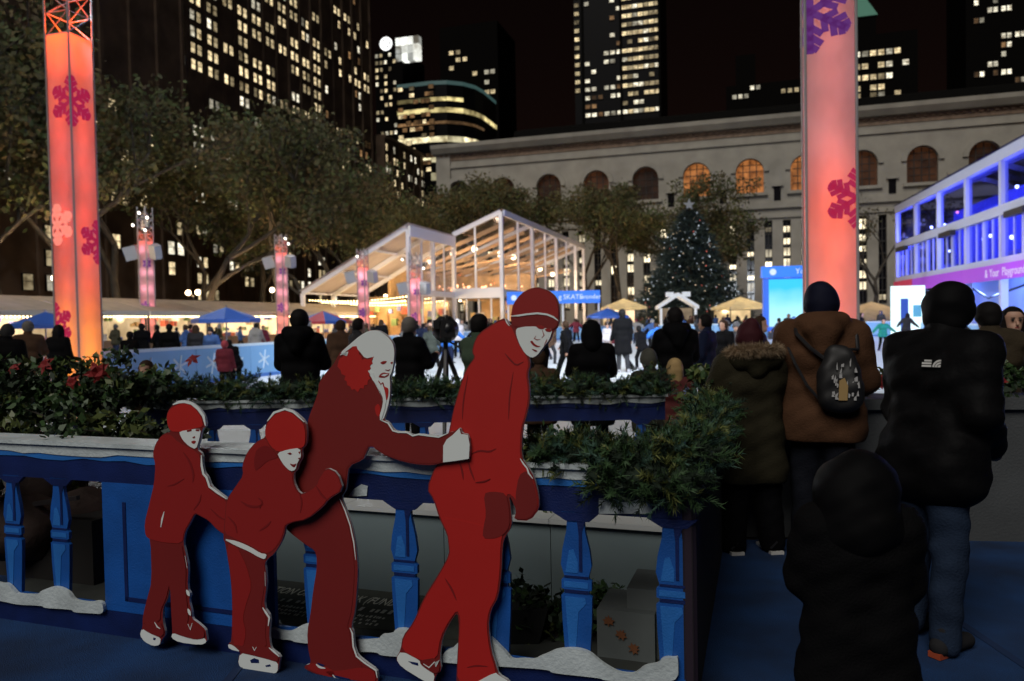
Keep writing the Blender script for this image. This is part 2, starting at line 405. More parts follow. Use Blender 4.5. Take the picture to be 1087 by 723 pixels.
def crown_tower():
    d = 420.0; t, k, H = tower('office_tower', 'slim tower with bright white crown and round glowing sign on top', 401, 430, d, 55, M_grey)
    s = d / FPX; rr = random.Random(9)
    cells = [(1.2 + i * 2.6, P(401, 62 + fl * 7.5, d).z, rr.choice([W_WARM, W_PALE])) for fl in range(17) for i in range(5) if rr.random() < (0.8 if fl in (0, 1, 5) else 0.45)]
    windows(t, cells, 1.6, 1.9, face_y=0.0)
    cr = light_mat('crown_light', (0.95, 0.97, 0.9), 1.0)
    z = P(424, 68, d).z
    for i in range(4):
        for j in range(3): MB().box(12.6 + i * 3.4, 15.7 + i * 3.4, -0.1, 4, z + j * 4.3, z + j * 4.3 + 3.9).build('crown_panel', lit_room('crown_panel_light', (0.97, 1.0, 0.93), 1.3, 0.15, 0.3), t)
    b = MB(); zc = P(415, 48, d).z
    ring = [(3.6 * math.cos(2 * math.pi * i / 20), 3.6 * math.sin(2 * math.pi * i / 20)) for i in range(20)]
    hub = MB().prism([(7 + x, zc + y) for x, y in ring], -0.5, 0.1); hub.build('round_sign', light_mat('round_sign_light', (1, 1, 1), 1.6), t)
    for i in range(6):
        q = 2 * math.pi * i / 6
        b.prism([(7 + 2.1 * math.cos(q) + 0.55 * math.cos(e), zc + 2.1 * math.sin(q) + 0.55 * math.sin(e)) for e in [k2 * math.pi / 3 for k2 in range(6)]], -0.7, -0.52)
    b.build('sign_marks', M_black, t)
crown_tower()
def dark_tower():
    d = 380.0; t, k, H = tower('office_tower', 'dark slab tower with a few lit windows between curved tower and library', 470, 531, d, 30, M_grey)
    rr = random.Random(12)
    cells = [(18.0 + i * 3.0, P(500, 84 + fl * 10.5, d).z, W_PALE if rr.random() < 0.6 else W_WARM) for fl in range(8) for i in range(4) if rr.random() < 0.62]
    cells += [(6.0 + i * 3.5, P(480, 60 + fl * 8, d).z, W_WARM) for fl in range(3) for i in range(3) if rr.random() < 0.4]
    windows(t, cells, 2.3, 2.0, face_y=0.0)
dark_tower()
def centre_tower():
    d = 350.0
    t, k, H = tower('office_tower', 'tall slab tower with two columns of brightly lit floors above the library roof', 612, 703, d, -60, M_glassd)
    rr = random.Random(21); s = d / FPX; cells = []
    sx = k / 91.0
    for fl in range(21):
        z = P(612, 126 - 9.05 * fl, d).z
        if rr.random() < 0.95 and fl > 2: cells.append((3.2 * sx, z, W_WARM))
        for i in range(6):
            if rr.random() < (0.85 if fl in (0, 2, 3) else (0.30 if fl in (5, 6, 8, 9, 13, 14, 17) else 0.26)): cells.append(((14 + i * 6.8) * sx, z, W_PALE if rr.random() < 0.8 else W_DIM))
        for i in range(7):
            if rr.random() < (0.97 if fl != 1 and fl != 4 else 0.5): cells.append(((54 + i * 5.6) * sx, z, W_WARM if rr.random() < 0.75 else W_PALE))
    windows(t, cells, 2.05, 1.7, face_y=0.0)
    for px in (9.0, 50.0, 90.0): MB().box((px - 1.2) * sx, (px + 1.2) * sx, -0.6, 0.14, 0, H).build('pier', M_roofd, t)
centre_tower()
def low_tower():
    d = 330.0; t, k, H = tower('office_building', 'low dark block with slanting rows of lit windows above library roof', 772, 850, d, 92, M_grey)
    rr = random.Random(2)
    cells = [(1.0 + i * 2.4, P(785, 98 + 0.0 * i, d).z, W_PALE) for i in range(2, 7) if rr.random() < 0.8] + [(1.0 + i * 2.4, P(785, 106, d).z, W_PALE) for i in range(0, 4) if rr.random() < 0.7] + [(23 + i * 2.6, P(815, 104, d).z, W_WARM) for i in range(4)]
    windows(t, cells, 1.6, 1.7, face_y=0.0)
    MB().box(4, 12, 0.4, 20, H, P(790, 60, d).z).build('upper_block', M_grey, t)
low_tower()
def copper_tower():
    d = 310.0; t, k, H = tower('office_tower', 'tower under a green copper pyramid roof behind the right light column', 880, 975, d, 42, M_grey)
    rr = random.Random(31); cells = []
    for y in (64, 77, 89, 100, 108):
        for i in range(11):
            x = 2.0 + i * 2.9
            if x < k - 2 and rr.random() < (0.85 if i < 8 else 0.5): cells.append((x, P(905, y, d).z, W_WARM if rr.random() < 0.7 else W_PALE))
    windows(t, cells, 2.2, 2.1, face_y=0.0)
    M_cu = mat('green_copper', (0.10, 0.30, 0.22), 0.7)
    z1 = P(912, 20, d).z; z2 = P(912, -20, d).z
    MB().box(3, 18, 2, 24, H, z1).build('upper_block', M_grey, t)
    MB().add([(2.4, 1.4, z1), (18.6, 1.4, z1), (18.6, 24.6, z1), (2.4, 24.6, z1), (10.5, 13, z2 + 5)], [(0, 1, 4), (1, 2, 4), (2, 3, 4), (3, 0, 4), (3, 2, 1, 0)]).build('roof', M_cu, t)
copper_tower()
def right_tower():
    d = 300.0; t, k, H = tower('office_tower', 'dark tower with scattered pairs of lit windows at the far right', 1026, 1140, d, -60, M_grey)
    rr = random.Random(41); cells = []
    for fl in range(24):
        for i in range(7):
            if rr.random() < 0.34:
                for q in (0, 1):
                    if rr.random() < 0.8: cells.append((3.5 + i * 4.6 + q * 1.9, P(1030, 102 - 9.5 * fl, d).z, W_PALE if rr.random() < 0.7 else W_DIM))
    windows(t, cells, 1.5, 1.9, face_y=0.0)
right_tower()

# ------------------------------------------------------------------ the library
def library():
    t = thing('library_building', 'long pale stone library front with arched windows and heavy cornice', 'library', UV(136.7, 0), -AX)
    x0, x1 = -55.5, 62.0
    arches = [0.8 + 8.75 * k for k in range(-6, 8)]
    aw, zb, zs = 2.25, 22.4, 25.9         # half width, sill, spring line
    def archpoly(c, hw, z0, zsp, n=12): return [(c - hw, z0), (c + hw, z0)] + [(c + hw * math.cos(math.pi * i / n), zsp + hw * math.sin(math.pi * i / n)) for i in range(n + 1)]
    # wall with real openings: built as bands and piers, arch heads filled by spandrel pieces
    b = MB(); D = 1.2
    b.box(x0, x1, 0, D, 0, 3.2); b.box(x0, x1, 0, D, 17.6, zb); b.box(x0, x1, 0, D, 28.4, 34.6)
    slots = [c + q * 2.92 for c in arches for q in (-1, 0, 1)]
    slots = [s_ for s_ in slots if x0 + 2 < s_ < x1 - 2]
    e = x0
    for s_ in slots:
        b.box(e, s_ - 0.62, 0, D, 3.2, 17.6); e = s_ + 0.62
    b.box(e, x1, 0, D, 3.2, 17.6)
    e = x0
    for c in arches:
        b.box(e, c - aw, 0, D, zb, 28.4); e = c + aw
        n = 10
        for i in range(n):                 # spandrel above the round head
            t0, t1 = math.pi * i / n, math.pi * (i + 1) / n
            xa, za = c + aw * math.cos(t0), zs + aw * math.sin(t0); xb, z_b = c + aw * math.cos(t1), zs + aw * math.sin(t1)
            b.prism([(xa, za), (xa, 28.4), (xb, 28.4), (xb, z_b)], 0, D)
    b.box(e, x1, 0, D, zb, 28.4)
    b.build('wall', M_stone, t)
    rr = random.Random(3)
    AO = lit_room('arch_window_amber', (1.0, 0.36, 0.10), 0.42, 0.7, 0.3); AD = lit_room('arch_window_faint', (0.4, 0.14, 0.05), 0.09, 0.5, 0.2)
    for c in arches:
        k = round((c - 0.8) / 8.75)
        lit = AO if k in (-1, 0, 1) else AD
        w_ = MB().prism(archpoly(c, aw - 0.02, zb + 0.02, zs), 0.75, 0.85).build('arched_window', lit, t)
        fr = MB()
        for q in (-1.1, 0, 1.1): fr.box(c + q - 0.07, c + q + 0.07, 0.6, 0.745, zb + 0.03, zs + math.sqrt(max(0.1, aw * aw - q * q)) - 0.1)
        for z in (23.6, 24.8, 26.0, 27.1): fr.box(c - aw * 0.86, c + aw * 0.86, 0.62, 0.74, z, z + 0.12)
        fr.build('window_bars', W_FRAME, w_)
        ar = MB(); n = 14
        for i in range(n):
            t0, t1 = math.pi * i / n, math.pi * (i + 1) / n
            ar.prism([(c + (aw + .05) * math.cos(t0), zs + (aw + .05) * math.sin(t0)), (c + (aw + 0.85) * math.cos(t0), zs + (aw + 0.85) * math.sin(t0)),
                      (c + (aw + 0.85) * math.cos(t1), zs + (aw + 0.85) * math.sin(t1)), (c + (aw + .05) * math.cos(t1), zs + (aw + .05) * math.sin(t1))], -0.32, -0.002)
        ar.build('arch_surround', M_stone, t)
        MB().box(c - aw - 0.6, c + aw + 0.6, -0.5, -0.002, zb - 0.55, zb - 0.05).build('sill', M_stone, t)
        m = c + 4.375
        MB().box(m - 0.55, m + 0.55, -0.1, -0.003, 20.9, 23.2).build('niche_window', W_DARK, t)
        MB().box(m - 0.9, m + 0.9, -0.45, -0.003, 23.25, 23.7).build('niche_hood', M_stone, t)
    SL = lit_room('stack_window_lit', (1.0, 0.86, 0.58), 2.4, 0.5, 0.12)
    for i, s_ in enumerate(slots):
        sl = thing_part = MB().box(s_ - 0.6, s_ + 0.6, 0.8, 0.9, 3.25, 17.55).build('stack_window', W_DARK, t)
        p_l = 0.85 if rr.random() < 0.72 else 0.2
        for q in range(7):
            z = 3.5 + q * 2.0
            if rr.random() < p_l * 0.85: MB().box(s_ - 0.5, s_ + 0.5, 0.7, 0.79, z + rr.uniform(0, .4), z + rr.uniform(0.9, 1.7)).build('lit_pane', SL, sl)
        fr = MB()
        for q in range(8): fr.box(s_ - 0.6, s_ + 0.6, 0.55, 0.695, 3.3 + q * 2.0, 3.5 + q * 2.0)
        fr.box(s_ - 0.06, s_ + 0.06, 0.5, 0.69, 3.3, 17.5)
        fr.build('window_bars', W_FRAME, sl)
    MB().box(x0 - 0.4, x1, -0.5, -0.002, 19.6, 20.5).build('string_course', M_stone, t)
    MB().box(x0 - 0.3, x1, -0.3, -0.002, 18.0, 18.5).build('string_course', M_stone, t)
    MB().box(x0 - 0.3, x1, -0.3, -0.002, 30.6, 31.1).build('string_course', M_stone, t)
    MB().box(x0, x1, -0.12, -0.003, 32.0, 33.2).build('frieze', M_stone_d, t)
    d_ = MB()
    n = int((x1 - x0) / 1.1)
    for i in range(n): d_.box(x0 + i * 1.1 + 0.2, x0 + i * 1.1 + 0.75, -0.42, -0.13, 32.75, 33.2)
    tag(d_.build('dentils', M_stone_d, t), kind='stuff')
    c_ = MB(); c_.prism([(0, 33.21), (-1.0, 33.3), (-1.6, 34.2), (-1.7, 34.9), (1.2, 34.9), (1.2, 33.21)], x0 - 1.2, x1 + 1)
    c_.v = [(y, x, z) for x, y, z in c_.v]; c_.f = [f[::-1] for f in c_.f]
    c_.build('cornice', M_stone, t)
    r_ = MB(); r_.prism([(2.0, 34.6), (3.0, 37.2), (10, 39.2), (30, 39.2), (30, 34.6)], x0 + 14, x1)
    r_.v = [(y, x, z) for x, y, z in r_.v]; r_.f = [f[::-1] for f in r_.f]
    r_.build('roof', M_roofd, t)
    MB().box(x0, x1, D + 0.01, 30, 0, 34.55).build('rear_mass', M_roofd, t)
    MB().box(x0 - 0.6, x0 + 2.2, -0.35, -0.004, 0, 33.2).build('corner_pier', M_stone, t)
library()

# ------------------------------------------------------------------ plane trees
M_bark = mat('plane_bark', (0.055, 0.046, 0.034), 0.9, var=0.35, vs=1.5)
LEAF = [mat('leaf_olive', (0.082, 0.080, 0.026), 0.75), mat('leaf_green', (0.060, 0.082, 0.022), 0.75), mat('leaf_brown', (0.11, 0.082, 0.034), 0.8), mat('leaf_dark', (0.055, 0.058, 0.022), 0.8)]
def leaf_cards(centres, rad, n_each, size, rs, flat=0.7):
    C = np.repeat(np.asarray(centres), n_each, axis=0); N = len(C)
    d = rs.normal(size=(N, 3)); d /= np.linalg.norm(d, axis=1)[:, None]
    rr_ = np.asarray(rad); rr_ = np.repeat(rr_, n_each) if rr_.ndim else rr_
    c = C + d * ((rs.uniform(0, 1, N) ** 0.5) * rr_)[:, None] * np.array([1, 1, flat])
    a = rs.normal(size=(N, 3)); a /= np.linalg.norm(a, axis=1)[:, None]
    b = np.cross(a, rs.normal(size=(N, 3))); b /= np.linalg.norm(b, axis=1)[:, None]
    s = size * rs.uniform(0.6, 1.35, N)[:, None]
    V = np.stack([c - a * s, c + b * s * 0.55 - a * s * .1, c + a * s, c - b * s * 0.55 + a * s * .1], axis=1).reshape(-1, 3)
    F = np.arange(N * 4).reshape(-1, 4); return V, F
def plane_tree_meshes(seed, H, n_leaf=30):
    rr = random.Random(seed); rs = np.random.RandomState(seed); b = MB(); tips = []
    def grow(p, d, L, r, lev):
        pts = [p]; q = Vector(p); dd = Vector(d)
        for i in range(3):
            dd = (dd + Vector((rr.uniform(-.22, .22), rr.uniform(-.22, .22), rr.uniform(-.08, .10)))).normalized(); q = q + dd * L / 3; pts.append(q.copy())
        b.tube(pts, [r, r * .86, r * .72, r * .6], 6 if lev < 2 else 4, 0, cap=(lev == 0))
        if lev >= 2: tips.append(pts[2]); tips.append(pts[3])
        if lev == 4: return
        for i in range(3 if lev < 3 else 2):
            an = rr.uniform(0, 2 * math.pi); sp = rr.uniform(0.45, 0.95)
            nd = (dd + Vector((math.cos(an) * sp, math.sin(an) * sp, rr.uniform(-.05, .25)))).normalized()
            grow(pts[-1] if i else pts[2], nd, L * rr.uniform(.62, .82), r * .58, lev + 1)
    grow(Vector((0, 0, 0)), (0, 0, 1), H * 0.27, H * 0.0135, 0)
    top = max(t.z for t in tips); k = H * 0.94 / top
    b.v = [(x * k, y * k, z * k) for x, y, z in b.v]
    pts = np.array([(t.x * k, t.y * k, t.z * k) for t in tips])
    trunk = b.mesh('trunk', M_bark, True)
    keep = pts[:, 2] > H * 0.24; pts = pts[keep]
    keep = rs.uniform(0, 1, len(pts)) < np.clip((pts[:, 2] / H - 0.16) * 2.6, 0.12, 1.0); pts = pts[keep]
    V, F = leaf_cards(pts, rs.uniform(1.0, 2.2, len(pts)), n_leaf, 0.21, rs)
    cl = np.repeat(rs.choice(4, len(pts), p=[.4, .25, .2, .15]), n_leaf); jit = rs.uniform(0, 1, len(F)) < 0.35
    mi = np.where(jit, rs.choice(4, len(F)), cl)
    crown = np_mesh('crown', V, F, LEAF, mi)
    return trunk, crown
TREES = [plane_tree_meshes(100 + i, 20.0, 42) for i in range(4)]
ORD = ['first','second','third','fourth','fifth','sixth','seventh','eighth','ninth','tenth']
def plane_tree(k, loc, sc_, rz, label, group):
    t = thing('plane_tree', label, 'tree', loc, rz, group); t.scale = (sc_, sc_, sc_ * 1.0)
    place('trunk', TREES[k % 4][0], t); place('crown', TREES[k % 4][1], t)
    return t
LT = 'tall plane tree with olive autumn leaves in the lamplit row at left'
for i in range(10):
    u = 24 + i * 9.5; p = UV(u + rnd.uniform(-1.5, 1.5), -43 + rnd.uniform(-1, 1))
    plane_tree(i, p, rnd.uniform(1.12, 1.22) - .032 * i, rnd.uniform(0, 6), ORD[i] + ' plane tree from the left in the front row behind the stalls', 'plane trees in the rows at left')
for i in range(9):
    u = 34 + i * 10.5; p = UV(u + rnd.uniform(-2, 2), -53 + rnd.uniform(-1.5, 1.5))
    plane_tree(i + 2, p, rnd.uniform(1.16, 1.26) - .030 * i, rnd.uniform(0, 6), ORD[i] + ' plane tree from the left in the rear row at left', 'plane trees in the rows at left')
LB = 'plane tree with thinning brown leaves standing before the library wall'
for i, (px, d, s) in enumerate(((492, 112, 1.12), (535, 118, 1.08), (572, 112, 1.05), (618, 116, 1.10), (660, 108, 1.02), (695, 112, 1.16), (742, 112, 1.0))):
    q = P(px, 300, d); plane_tree(int(px), (q.x, q.y, 0), s, rnd.uniform(0, 6), ORD[i] + ' plane tree from the left before the library wall', 'plane trees before the library')
# bare tree at right
def bare_tree(seed, H, loc, label):
    rr = random.Random(seed); b = MB(); tips = []
    def grow(p, d, L, r, lev):
        pts = [p]; q = Vector(p); dd = Vector(d)
        for i in range(3):
            dd = (dd + Vector((rr.uniform(-.25, .25), rr.uniform(-.25, .25), rr.uniform(0, .15)))).normalized(); q = q + dd * L / 3; pts.append(q.copy())
        b.tube(pts, [r, r * .84, r * .7, r * .55], 5, 0, cap=(lev == 0))
        if lev > 2: tips.append((q.x, q.y, q.z))
        if lev == 5: return
        for i in range(3 if lev < 4 else 2):
            an = rr.uniform(0, 6.28); sp = rr.uniform(.4, .9)
            grow(pts[-1 if i else 2], (dd + Vector((math.cos(an) * sp, math.sin(an) * sp, rr.uniform(0, .3)))).normalized(), L * rr.uniform(.6, .8), r * .55, lev + 1)
    grow(Vector((0, 0, 0)), (0, 0, 1), H * .28, H * .018, 0)
    t = thing('plane_tree', label, 'tree', loc, 0); b.build('trunk', M_bark, t, smooth=True)
    V, F = leaf_cards(tips, 0.8, 2, 0.2, np.random.RandomState(seed)); place('crown', np_mesh('crown', V, F, [LEAF[2], LEAF[3]], np.random.RandomState(1).randint(0, 2, len(F))), t)
q = P(928, 300, 95); bare_tree(5, 21, (q.x, q.y, 0), 'nearly bare tree beside the right light column before the library')
q = P(985, 300, 100); bare_tree(6, 21, (q.x, q.y, 0), 'nearly bare tree behind the blue lit pavilion roof')
q = P(1078, 300, 90); bare_tree(9, 28, (q.x, q.y, 0), 'nearly bare tree rising at the right edge over the pavilion')

# ------------------------------------------------------------------ park lamps under the trees
M_lampg = light_mat('lamp_globe_light', (1.0, 0.72, 0.42), 14)
M_iron = mat('cast_iron', (0.02, 0.02, 0.02), 0.6)
def park_lamp(loc, label, energy=260, h=4.4, twin=False, c=(1.0, 0.66, 0.34)):
    t = thing('park_lamp', label, 'lamp', loc, -AX, 'park lamps under the trees')
    MB().lathe([(0.22, 0), (0.2, 0.3), (0.09, 0.5), (0.06, h - 0.3), (0.12, h - 0.2), (0.05, h - 0.1)], 8).build('post', M_iron, t)
    for x in ((-0.45, 0.45) if twin else (0,)):
        MB().blob((x, 0, h + 0.1), 0.2, 0, 1, 0, 6).build('globe', M_lampg, t)
        if twin: MB().bar((0, 0, h - 0.25), (x, 0, h - 0.1), 0.05).build('arm', M_iron, t)
    lamp('lamp_light', 'POINT', (0, 0, h + 0.45), energy, c, t, 0.25)
for i, u in enumerate((36, 58, 80, 104)):
    park_lamp(UV(u, -39.5), ORD[i] + ' globe park lamp from the left under the trees behind the market stalls', 1700, 4.6)
for px, d, sd_ in ((600, 100, 'left'), (690, 96, 'right')):
    q = P(px, 330, d); park_lamp((q.x, q.y, 0), sd_ + ' globe park lamp under the trees before the library', 1400, 5.0)
q = P(205, 316, 60); park_lamp((q.x, q.y, 0), 'twin globe lamp standing behind the market stall roofs', 500, 4.2, True)

# ------------------------------------------------------------------ Christmas tree
def xmas_tree():
    q = P(733, 330, 88.0); H = P(733, 215, 88.0).z - 0.6; RB = 8.0
    t = thing('christmas_tree', 'tall dark Christmas tree with tiny white lights and a star on top', 'christmas tree', (q.x, q.y, 0))
    MB().tube([(0, 0, 0), (0, 0, H * .5), (0, 0, H)], [0.35, 0.2, 0.04], 8).build('trunk', M_bark, t)
    rs = np.random.RandomState(5); V = []; F = []; mi = []
    n = 0; lights = []; orn = []
    for lv in range(44):
        z = 1.2 + (H - 1.4) * lv / 44.0; r = RB * (1 - (z / H)) ** 0.80 * rs.uniform(0.86, 1.08) + 0.15
        for j in range(max(6, int(8 + r * 5))):
            an = rs.uniform(0, 6.283); rl = r * rs.uniform(0.72, 1.06)
            tip = np.array([math.cos(an) * rl, math.sin(an) * rl, z - 0.18 * rl]); base = np.array([0, 0, z + 0.1])
            m = 9
            for s_ in np.linspace(0.35, 1.0, m):
                c = base + (tip - base) * s_
                for e in range(3):
                    d = rs.normal(size=3) * 0.34 + np.array([math.cos(an), math.sin(an), -0.15]) * 0.42
                    p = np.cross(d, rs.normal(size=3)); p = p / np.linalg.norm(p) * 0.075
                    V += [c - p, c + p, c + d]; F.append((n, n + 1, n + 2)); n += 3; mi.append(rs.randint(0, 2))
            if rs.uniform() < 0.30: lights.append(tip + rs.normal(size=3) * 0.12)
            if rs.uniform() < 0.14: orn.append(tip * np.array([.98, .98, 1]) + rs.normal(size=3) * 0.12)
    place('foliage', np_mesh('foliage', V, F, [mat('spruce_dark', (0.018, 0.032, 0.026), 0.8), mat('spruce_blue', (0.024, 0.045, 0.042), 0.8)], mi), t)
    b = MB()
    for i, p in enumerate(lights):
        s_ = 0.06; b.add([(p[0] + s_, p[1], p[2]), (p[0] - s_, p[1], p[2]), (p[0], p[1] + s_, p[2]), (p[0], p[1] - s_, p[2]), (p[0], p[1], p[2] + s_), (p[0], p[1], p[2] - s_)],
              [(0, 2, 4), (2, 1, 4), (1, 3, 4), (3, 0, 4), (2, 0, 5), (1, 2, 5), (3, 1, 5), (0, 3, 5)], int(rs.choice(3, p=[.6, .28, .12])))
    tag(b.build('string_lights', [light_mat('tree_bulb', (0.78, 0.9, 1.0), 0.8), light_mat('tree_bulb_warm', (1, .75, .5), 1.3), light_mat('tree_bulb_red', (1, .2, .15), 1.2)], t), kind='stuff')
    b = MB()
    for p in orn: b.blob(tuple(p), 0.13, 0, 0, 0, 4)
    tag(b.build('baubles', mat('bauble_silver', (0.35, 0.42, 0.5), 0.2, 0.8), t), kind='stuff')
    pts = []
    for i in range(10):
        a = math.pi / 2 + math.pi * i / 5; rr = 0.7 if i % 2 == 0 else 0.28; pts.append((rr * math.cos(a), H + 0.35 + rr * math.sin(a)))
    MB().prism(pts, -0.12, 0.12).build('star', light_mat('star_light', (0.75, 0.8, 0.85), 0.16), t)
xmas_tree()

# ------------------------------------------------------------------ light columns
C_RED = cloth_mat('sleeve_fabric', (0.62, 0.58, 0.58), 0.9, 0.13, 1.6)
M_flake = mat('flake_print', (0.28, 0.015, 0.10), 0.7, emit=.42, ec=(.62, .012, .07)); M_flake2 = mat('flake_print_violet', (0.10, 0.03, 0.30), 0.7, emit=.16, ec=(.35, .03, .36))  # prints emit on their own, standing in for lamplight through the sleeve
M_ghost = mat('flake_print_pale', (0.6, 0.45, 0.45), 0.7, emit=.75, ec=(1, .17, .10))  # emission here also stands in for the backlight
M_can = mat('stage_light_black', (0.015, 0.015, 0.017), 0.4)
M_lens = light_mat('stage_lens', (1.0, 0.93, 0.82), 5)
M_truss = mat('truss_aluminium', (.30, .30, .31), .6)
M_spk = mat('speaker_grey', (0.42, 0.44, 0.47), 0.6)
def flake_quads(rad, seed=0):
    """six-armed snowflake out of small quads in the flat (t, z) plane"""
    out = []
    def seg(p, q, wd):
        dx, dz = q[0] - p[0], q[1] - p[1]; L = math.hypot(dx, dz); nx, nz = -dz / L * wd / 2, dx / L * wd / 2; n = max(1, int(L / 0.07))
        for i in range(n):
            a, b = i / n, (i + 1) / n
            out.append([(p[0] + dx * a - nx, p[1] + dz * a - nz), (p[0] + dx * b - nx, p[1] + dz * b - nz), (p[0] + dx * b + nx, p[1] + dz * b + nz), (p[0] + dx * a + nx, p[1] + dz * a + nz)])
    for k in range(6):
        t = math.pi / 3 * k + math.pi / 6; c, s_ = math.cos(t), math.sin(t)
        seg((0, 0), (rad * c, rad * s_), rad * 0.17)
        for f_, l in ((0.35, 0.34), (0.58, 0.34), (0.80, 0.22)):
            for sg in (-1, 1):
                a = t + sg * math.pi / 3.4; seg((rad * f_ * c, rad * f_ * s_), (rad * f_ * c + rad * l * math.cos(a), rad * f_ * s_ + rad * l * math.sin(a)), rad * 0.16)
    return out
def light_column(loc, label, s, H, Htruss, near, flakes, lights, floods=(), speakers=False):
    t = thing('light_column', label, 'light column', loc, -AX, 'light columns round the rink')
    h = s / 2
    b = MB(); n = 10
    for i in range(4):                         # sleeve: four fabric faces, slightly billowing
        c0 = [(-h, -h), (h, -h), (h, h), (-h, h)][i]; c1 = [(h, -h), (h, h), (-h, h), (-h, -h)][i]
        nx, ny = (c1[1] - c0[1]) / s, -(c1[0] - c0[0]) / s; vs = []; fs = []
        for a in range(6):
            for z in range(n + 1):
                f = a / 5; bul = -0.018 * math.sin(math.pi * f) * (1 + 0.6 * math.sin(z * 1.7 + i))
                vs.append((c0[0] + (c1[0] - c0[0]) * f + nx * bul, c0[1] + (c1[1] - c0[1]) * f + ny * bul, 0.25 + (H - 0.25) * z / n))
        for a in range(5):
            for z in range(n): k = a * (n + 1) + z; fs.append((k, k + n + 1, k + n + 2, k + 1))
        b.add(vs, fs)
    b.build('fabric_sleeve', C_RED, t, smooth=True)
    MB().box(-h - .15, h + .15, -h - .15, h + .15, 0, 0.25).build('base', M_can, t)
    for (x, y) in ((-h, -h), (h, -h), (h, h), (-h, h)):
        MB().tube([(x * 1.03, y * 1.03, 0.25), (x * 1.03, y * 1.03, Htruss)], 0.022 if near else 0.04, 6).build('chord', M_truss, t)
    dg_ = MB(); z = H; step = s * 0.75; k = 0
    while z + step <= Htruss + 0.01:
        cs = [(-h, -h), (h, -h), (h, h), (-h, h)]
        for i in range(4):
            a, c = cs[i], cs[(i + 1) % 4]
            if k % 2: a, c = c, a
            q = 0.94
            dg_.tube([(a[0] * q, a[1] * q, z), (c[0] * q, c[1] * q, z + step)], 0.014 if near else 0.03, 4)
            dg_.tube([(a[0] * q, a[1] * q, z), (c[0] * q, c[1] * q, z)], 0.014 if near else 0.03, 4)
        z += step; k += 1
    dg_.build('truss_lacing', M_truss, t)
    faces = {0: ((-h, -h), (1, 0), (0, -1)), 1: ((h, -h), (0, 1), (1, 0)), 3: ((-h, h), (0, -1), (-1, 0)), 2: ((h, h), (-1, 0), (0, 1))}
    for (tc_, zc, rad, m) in flakes:          # t measured along the unrolled faces: 0..s front, s..2s right, -s..0 left
        fb = MB(); order = {-1: 3, 0: 0, 1: 1}
        for q in flake_quads(rad):
            fi = math.floor(((q[0][0] + q[2][0]) / 2 + tc_) / s)
            if fi not in order: continue
            o, d, nn = faces[order[fi]]; vs = []
            for (a, z_) in q:
                tt = min(max(a + tc_ - fi * s, 0.0), s); off = 0.012
                vs.append((o[0] + d[0] * tt + nn[0] * off, o[1] + d[1] * tt + nn[1] * off, zc + z_))
            fb.add(vs, [(0, 1, 2, 3)])
        if fb.v: fb.build('snowflake_print', m, t)
    if near:                                   # one lamp every half metre, so the glow is even
        fine_ = []
        for (z0, e0_, c0_), (z1, e1_, c1_) in zip(lights[:-1], lights[1:]):
            fine_ += [(z0, e0_ * .5, c0_), ((z0 + z1) / 2, (e0_ + min(e1_, 2 * e0_)) / 4, tuple((a + b) / 2 for a, b in zip(c0_, c1_)))]
        lights = fine_ + [lights[-1]]
    for (z_, e, c) in lights: lamp('sleeve_light', 'POINT', (0, 0, z_), e, c, t, s * 0.18)
    for i, (x, y, z_, e) in enumerate(floods):
        f = MB(); f.tube([(x, y + 0.16, z_), (x, y, z_ - 0.03), (x, y - 0.18, z_ - 0.10)], [0.07, 0.12, 0.15], 8, 0); f.build('stage_light', M_can, t)
        MB().tube([(x, y - 0.182, z_ - 0.10), (x, y - 0.21, z_ - 0.115)], [0.09, 0.08], 8).build('lens', M_lens, t)
    if speakers:
        for sx in (-1, 1):
            sp = MB().box(-0.36, 0.36, -0.28, 0.28, -0.42, 0.42); sp.v = [(x, y * (1 - 0.25 * (x > 0)), z * (1.0)) for x, y, z in sp.v]
            o = sp.build('loudspeaker', M_spk, t, (sx * (h + 0.62), -0.2, H - 0.7)); o.rotation_euler = (R(12), R(14) * sx, R(25) * -sx)
            MB().bar((sx * h, 0, H - 0.25), (sx * (h + 0.7), -0.1, H - 0.25), 0.07).build('bracket', M_spk, t)
    return t
OR, RD, YL, PK = (1.0, 0.075, 0.005), (1.0, 0.052, 0.018), (1.0, 0.26, 0.004), (1.0, 0.20, 0.16)
# left, nearest: two faces seen across its corner
pL = P(82, 300, 17.3); sL = 0.63
HL = P(78, 40, 17.3).z
lts = [(0.7, 13, YL), (1.6, 10, YL), (2.6, 9.2, OR), (3.7, 8.8, RD), (4.8, 8.8, RD), (5.9, 8.8, RD), (6.8, 8.5, OR), (HL + 0.15, 110, OR)]
light_column((pL.x, pL.y, 0), 'tall orange red lit fabric column with snowflakes near the left edge', sL, HL, HL + 2.6, True,
             [(sL + 0.02, P(78, 112, 17.3).z, 0.56, M_flake), (0.25 * sL, P(78, 240, 17.3).z, 0.46, M_ghost), (0.0, 1.75, 0.5, M_flake), (1.95 * sL, 3.6, 0.5, M_flake)], lts)
pR = P(881, 300, 11.8); sR = 0.68; HR = 8.2
lts = [(0.8, 8.5, (1, .15, .06)), (1.7, 8.5, (1, .15, .06)), (2.6, 10, (1, .12, .03)), (3.35, 11, OR), (4.2, 6, PK), (5.2, 5.5, PK), (6.2, 5.5, PK), (7.2, 5.5, PK)]
light_column((pR.x, pR.y, 0), 'tall salmon pink lit fabric column with snowflakes right of the screen', sR, HR, HR + 2, True,
             [(0.06, P(860, 20, 11.8).z, 0.62, M_flake2), (sR + 0.02, P(900, 215, 11.8).z, 0.46, M_flake), (0.1, 7.6, 0.5, M_flake)], lts)
FL = lambda h, y: None
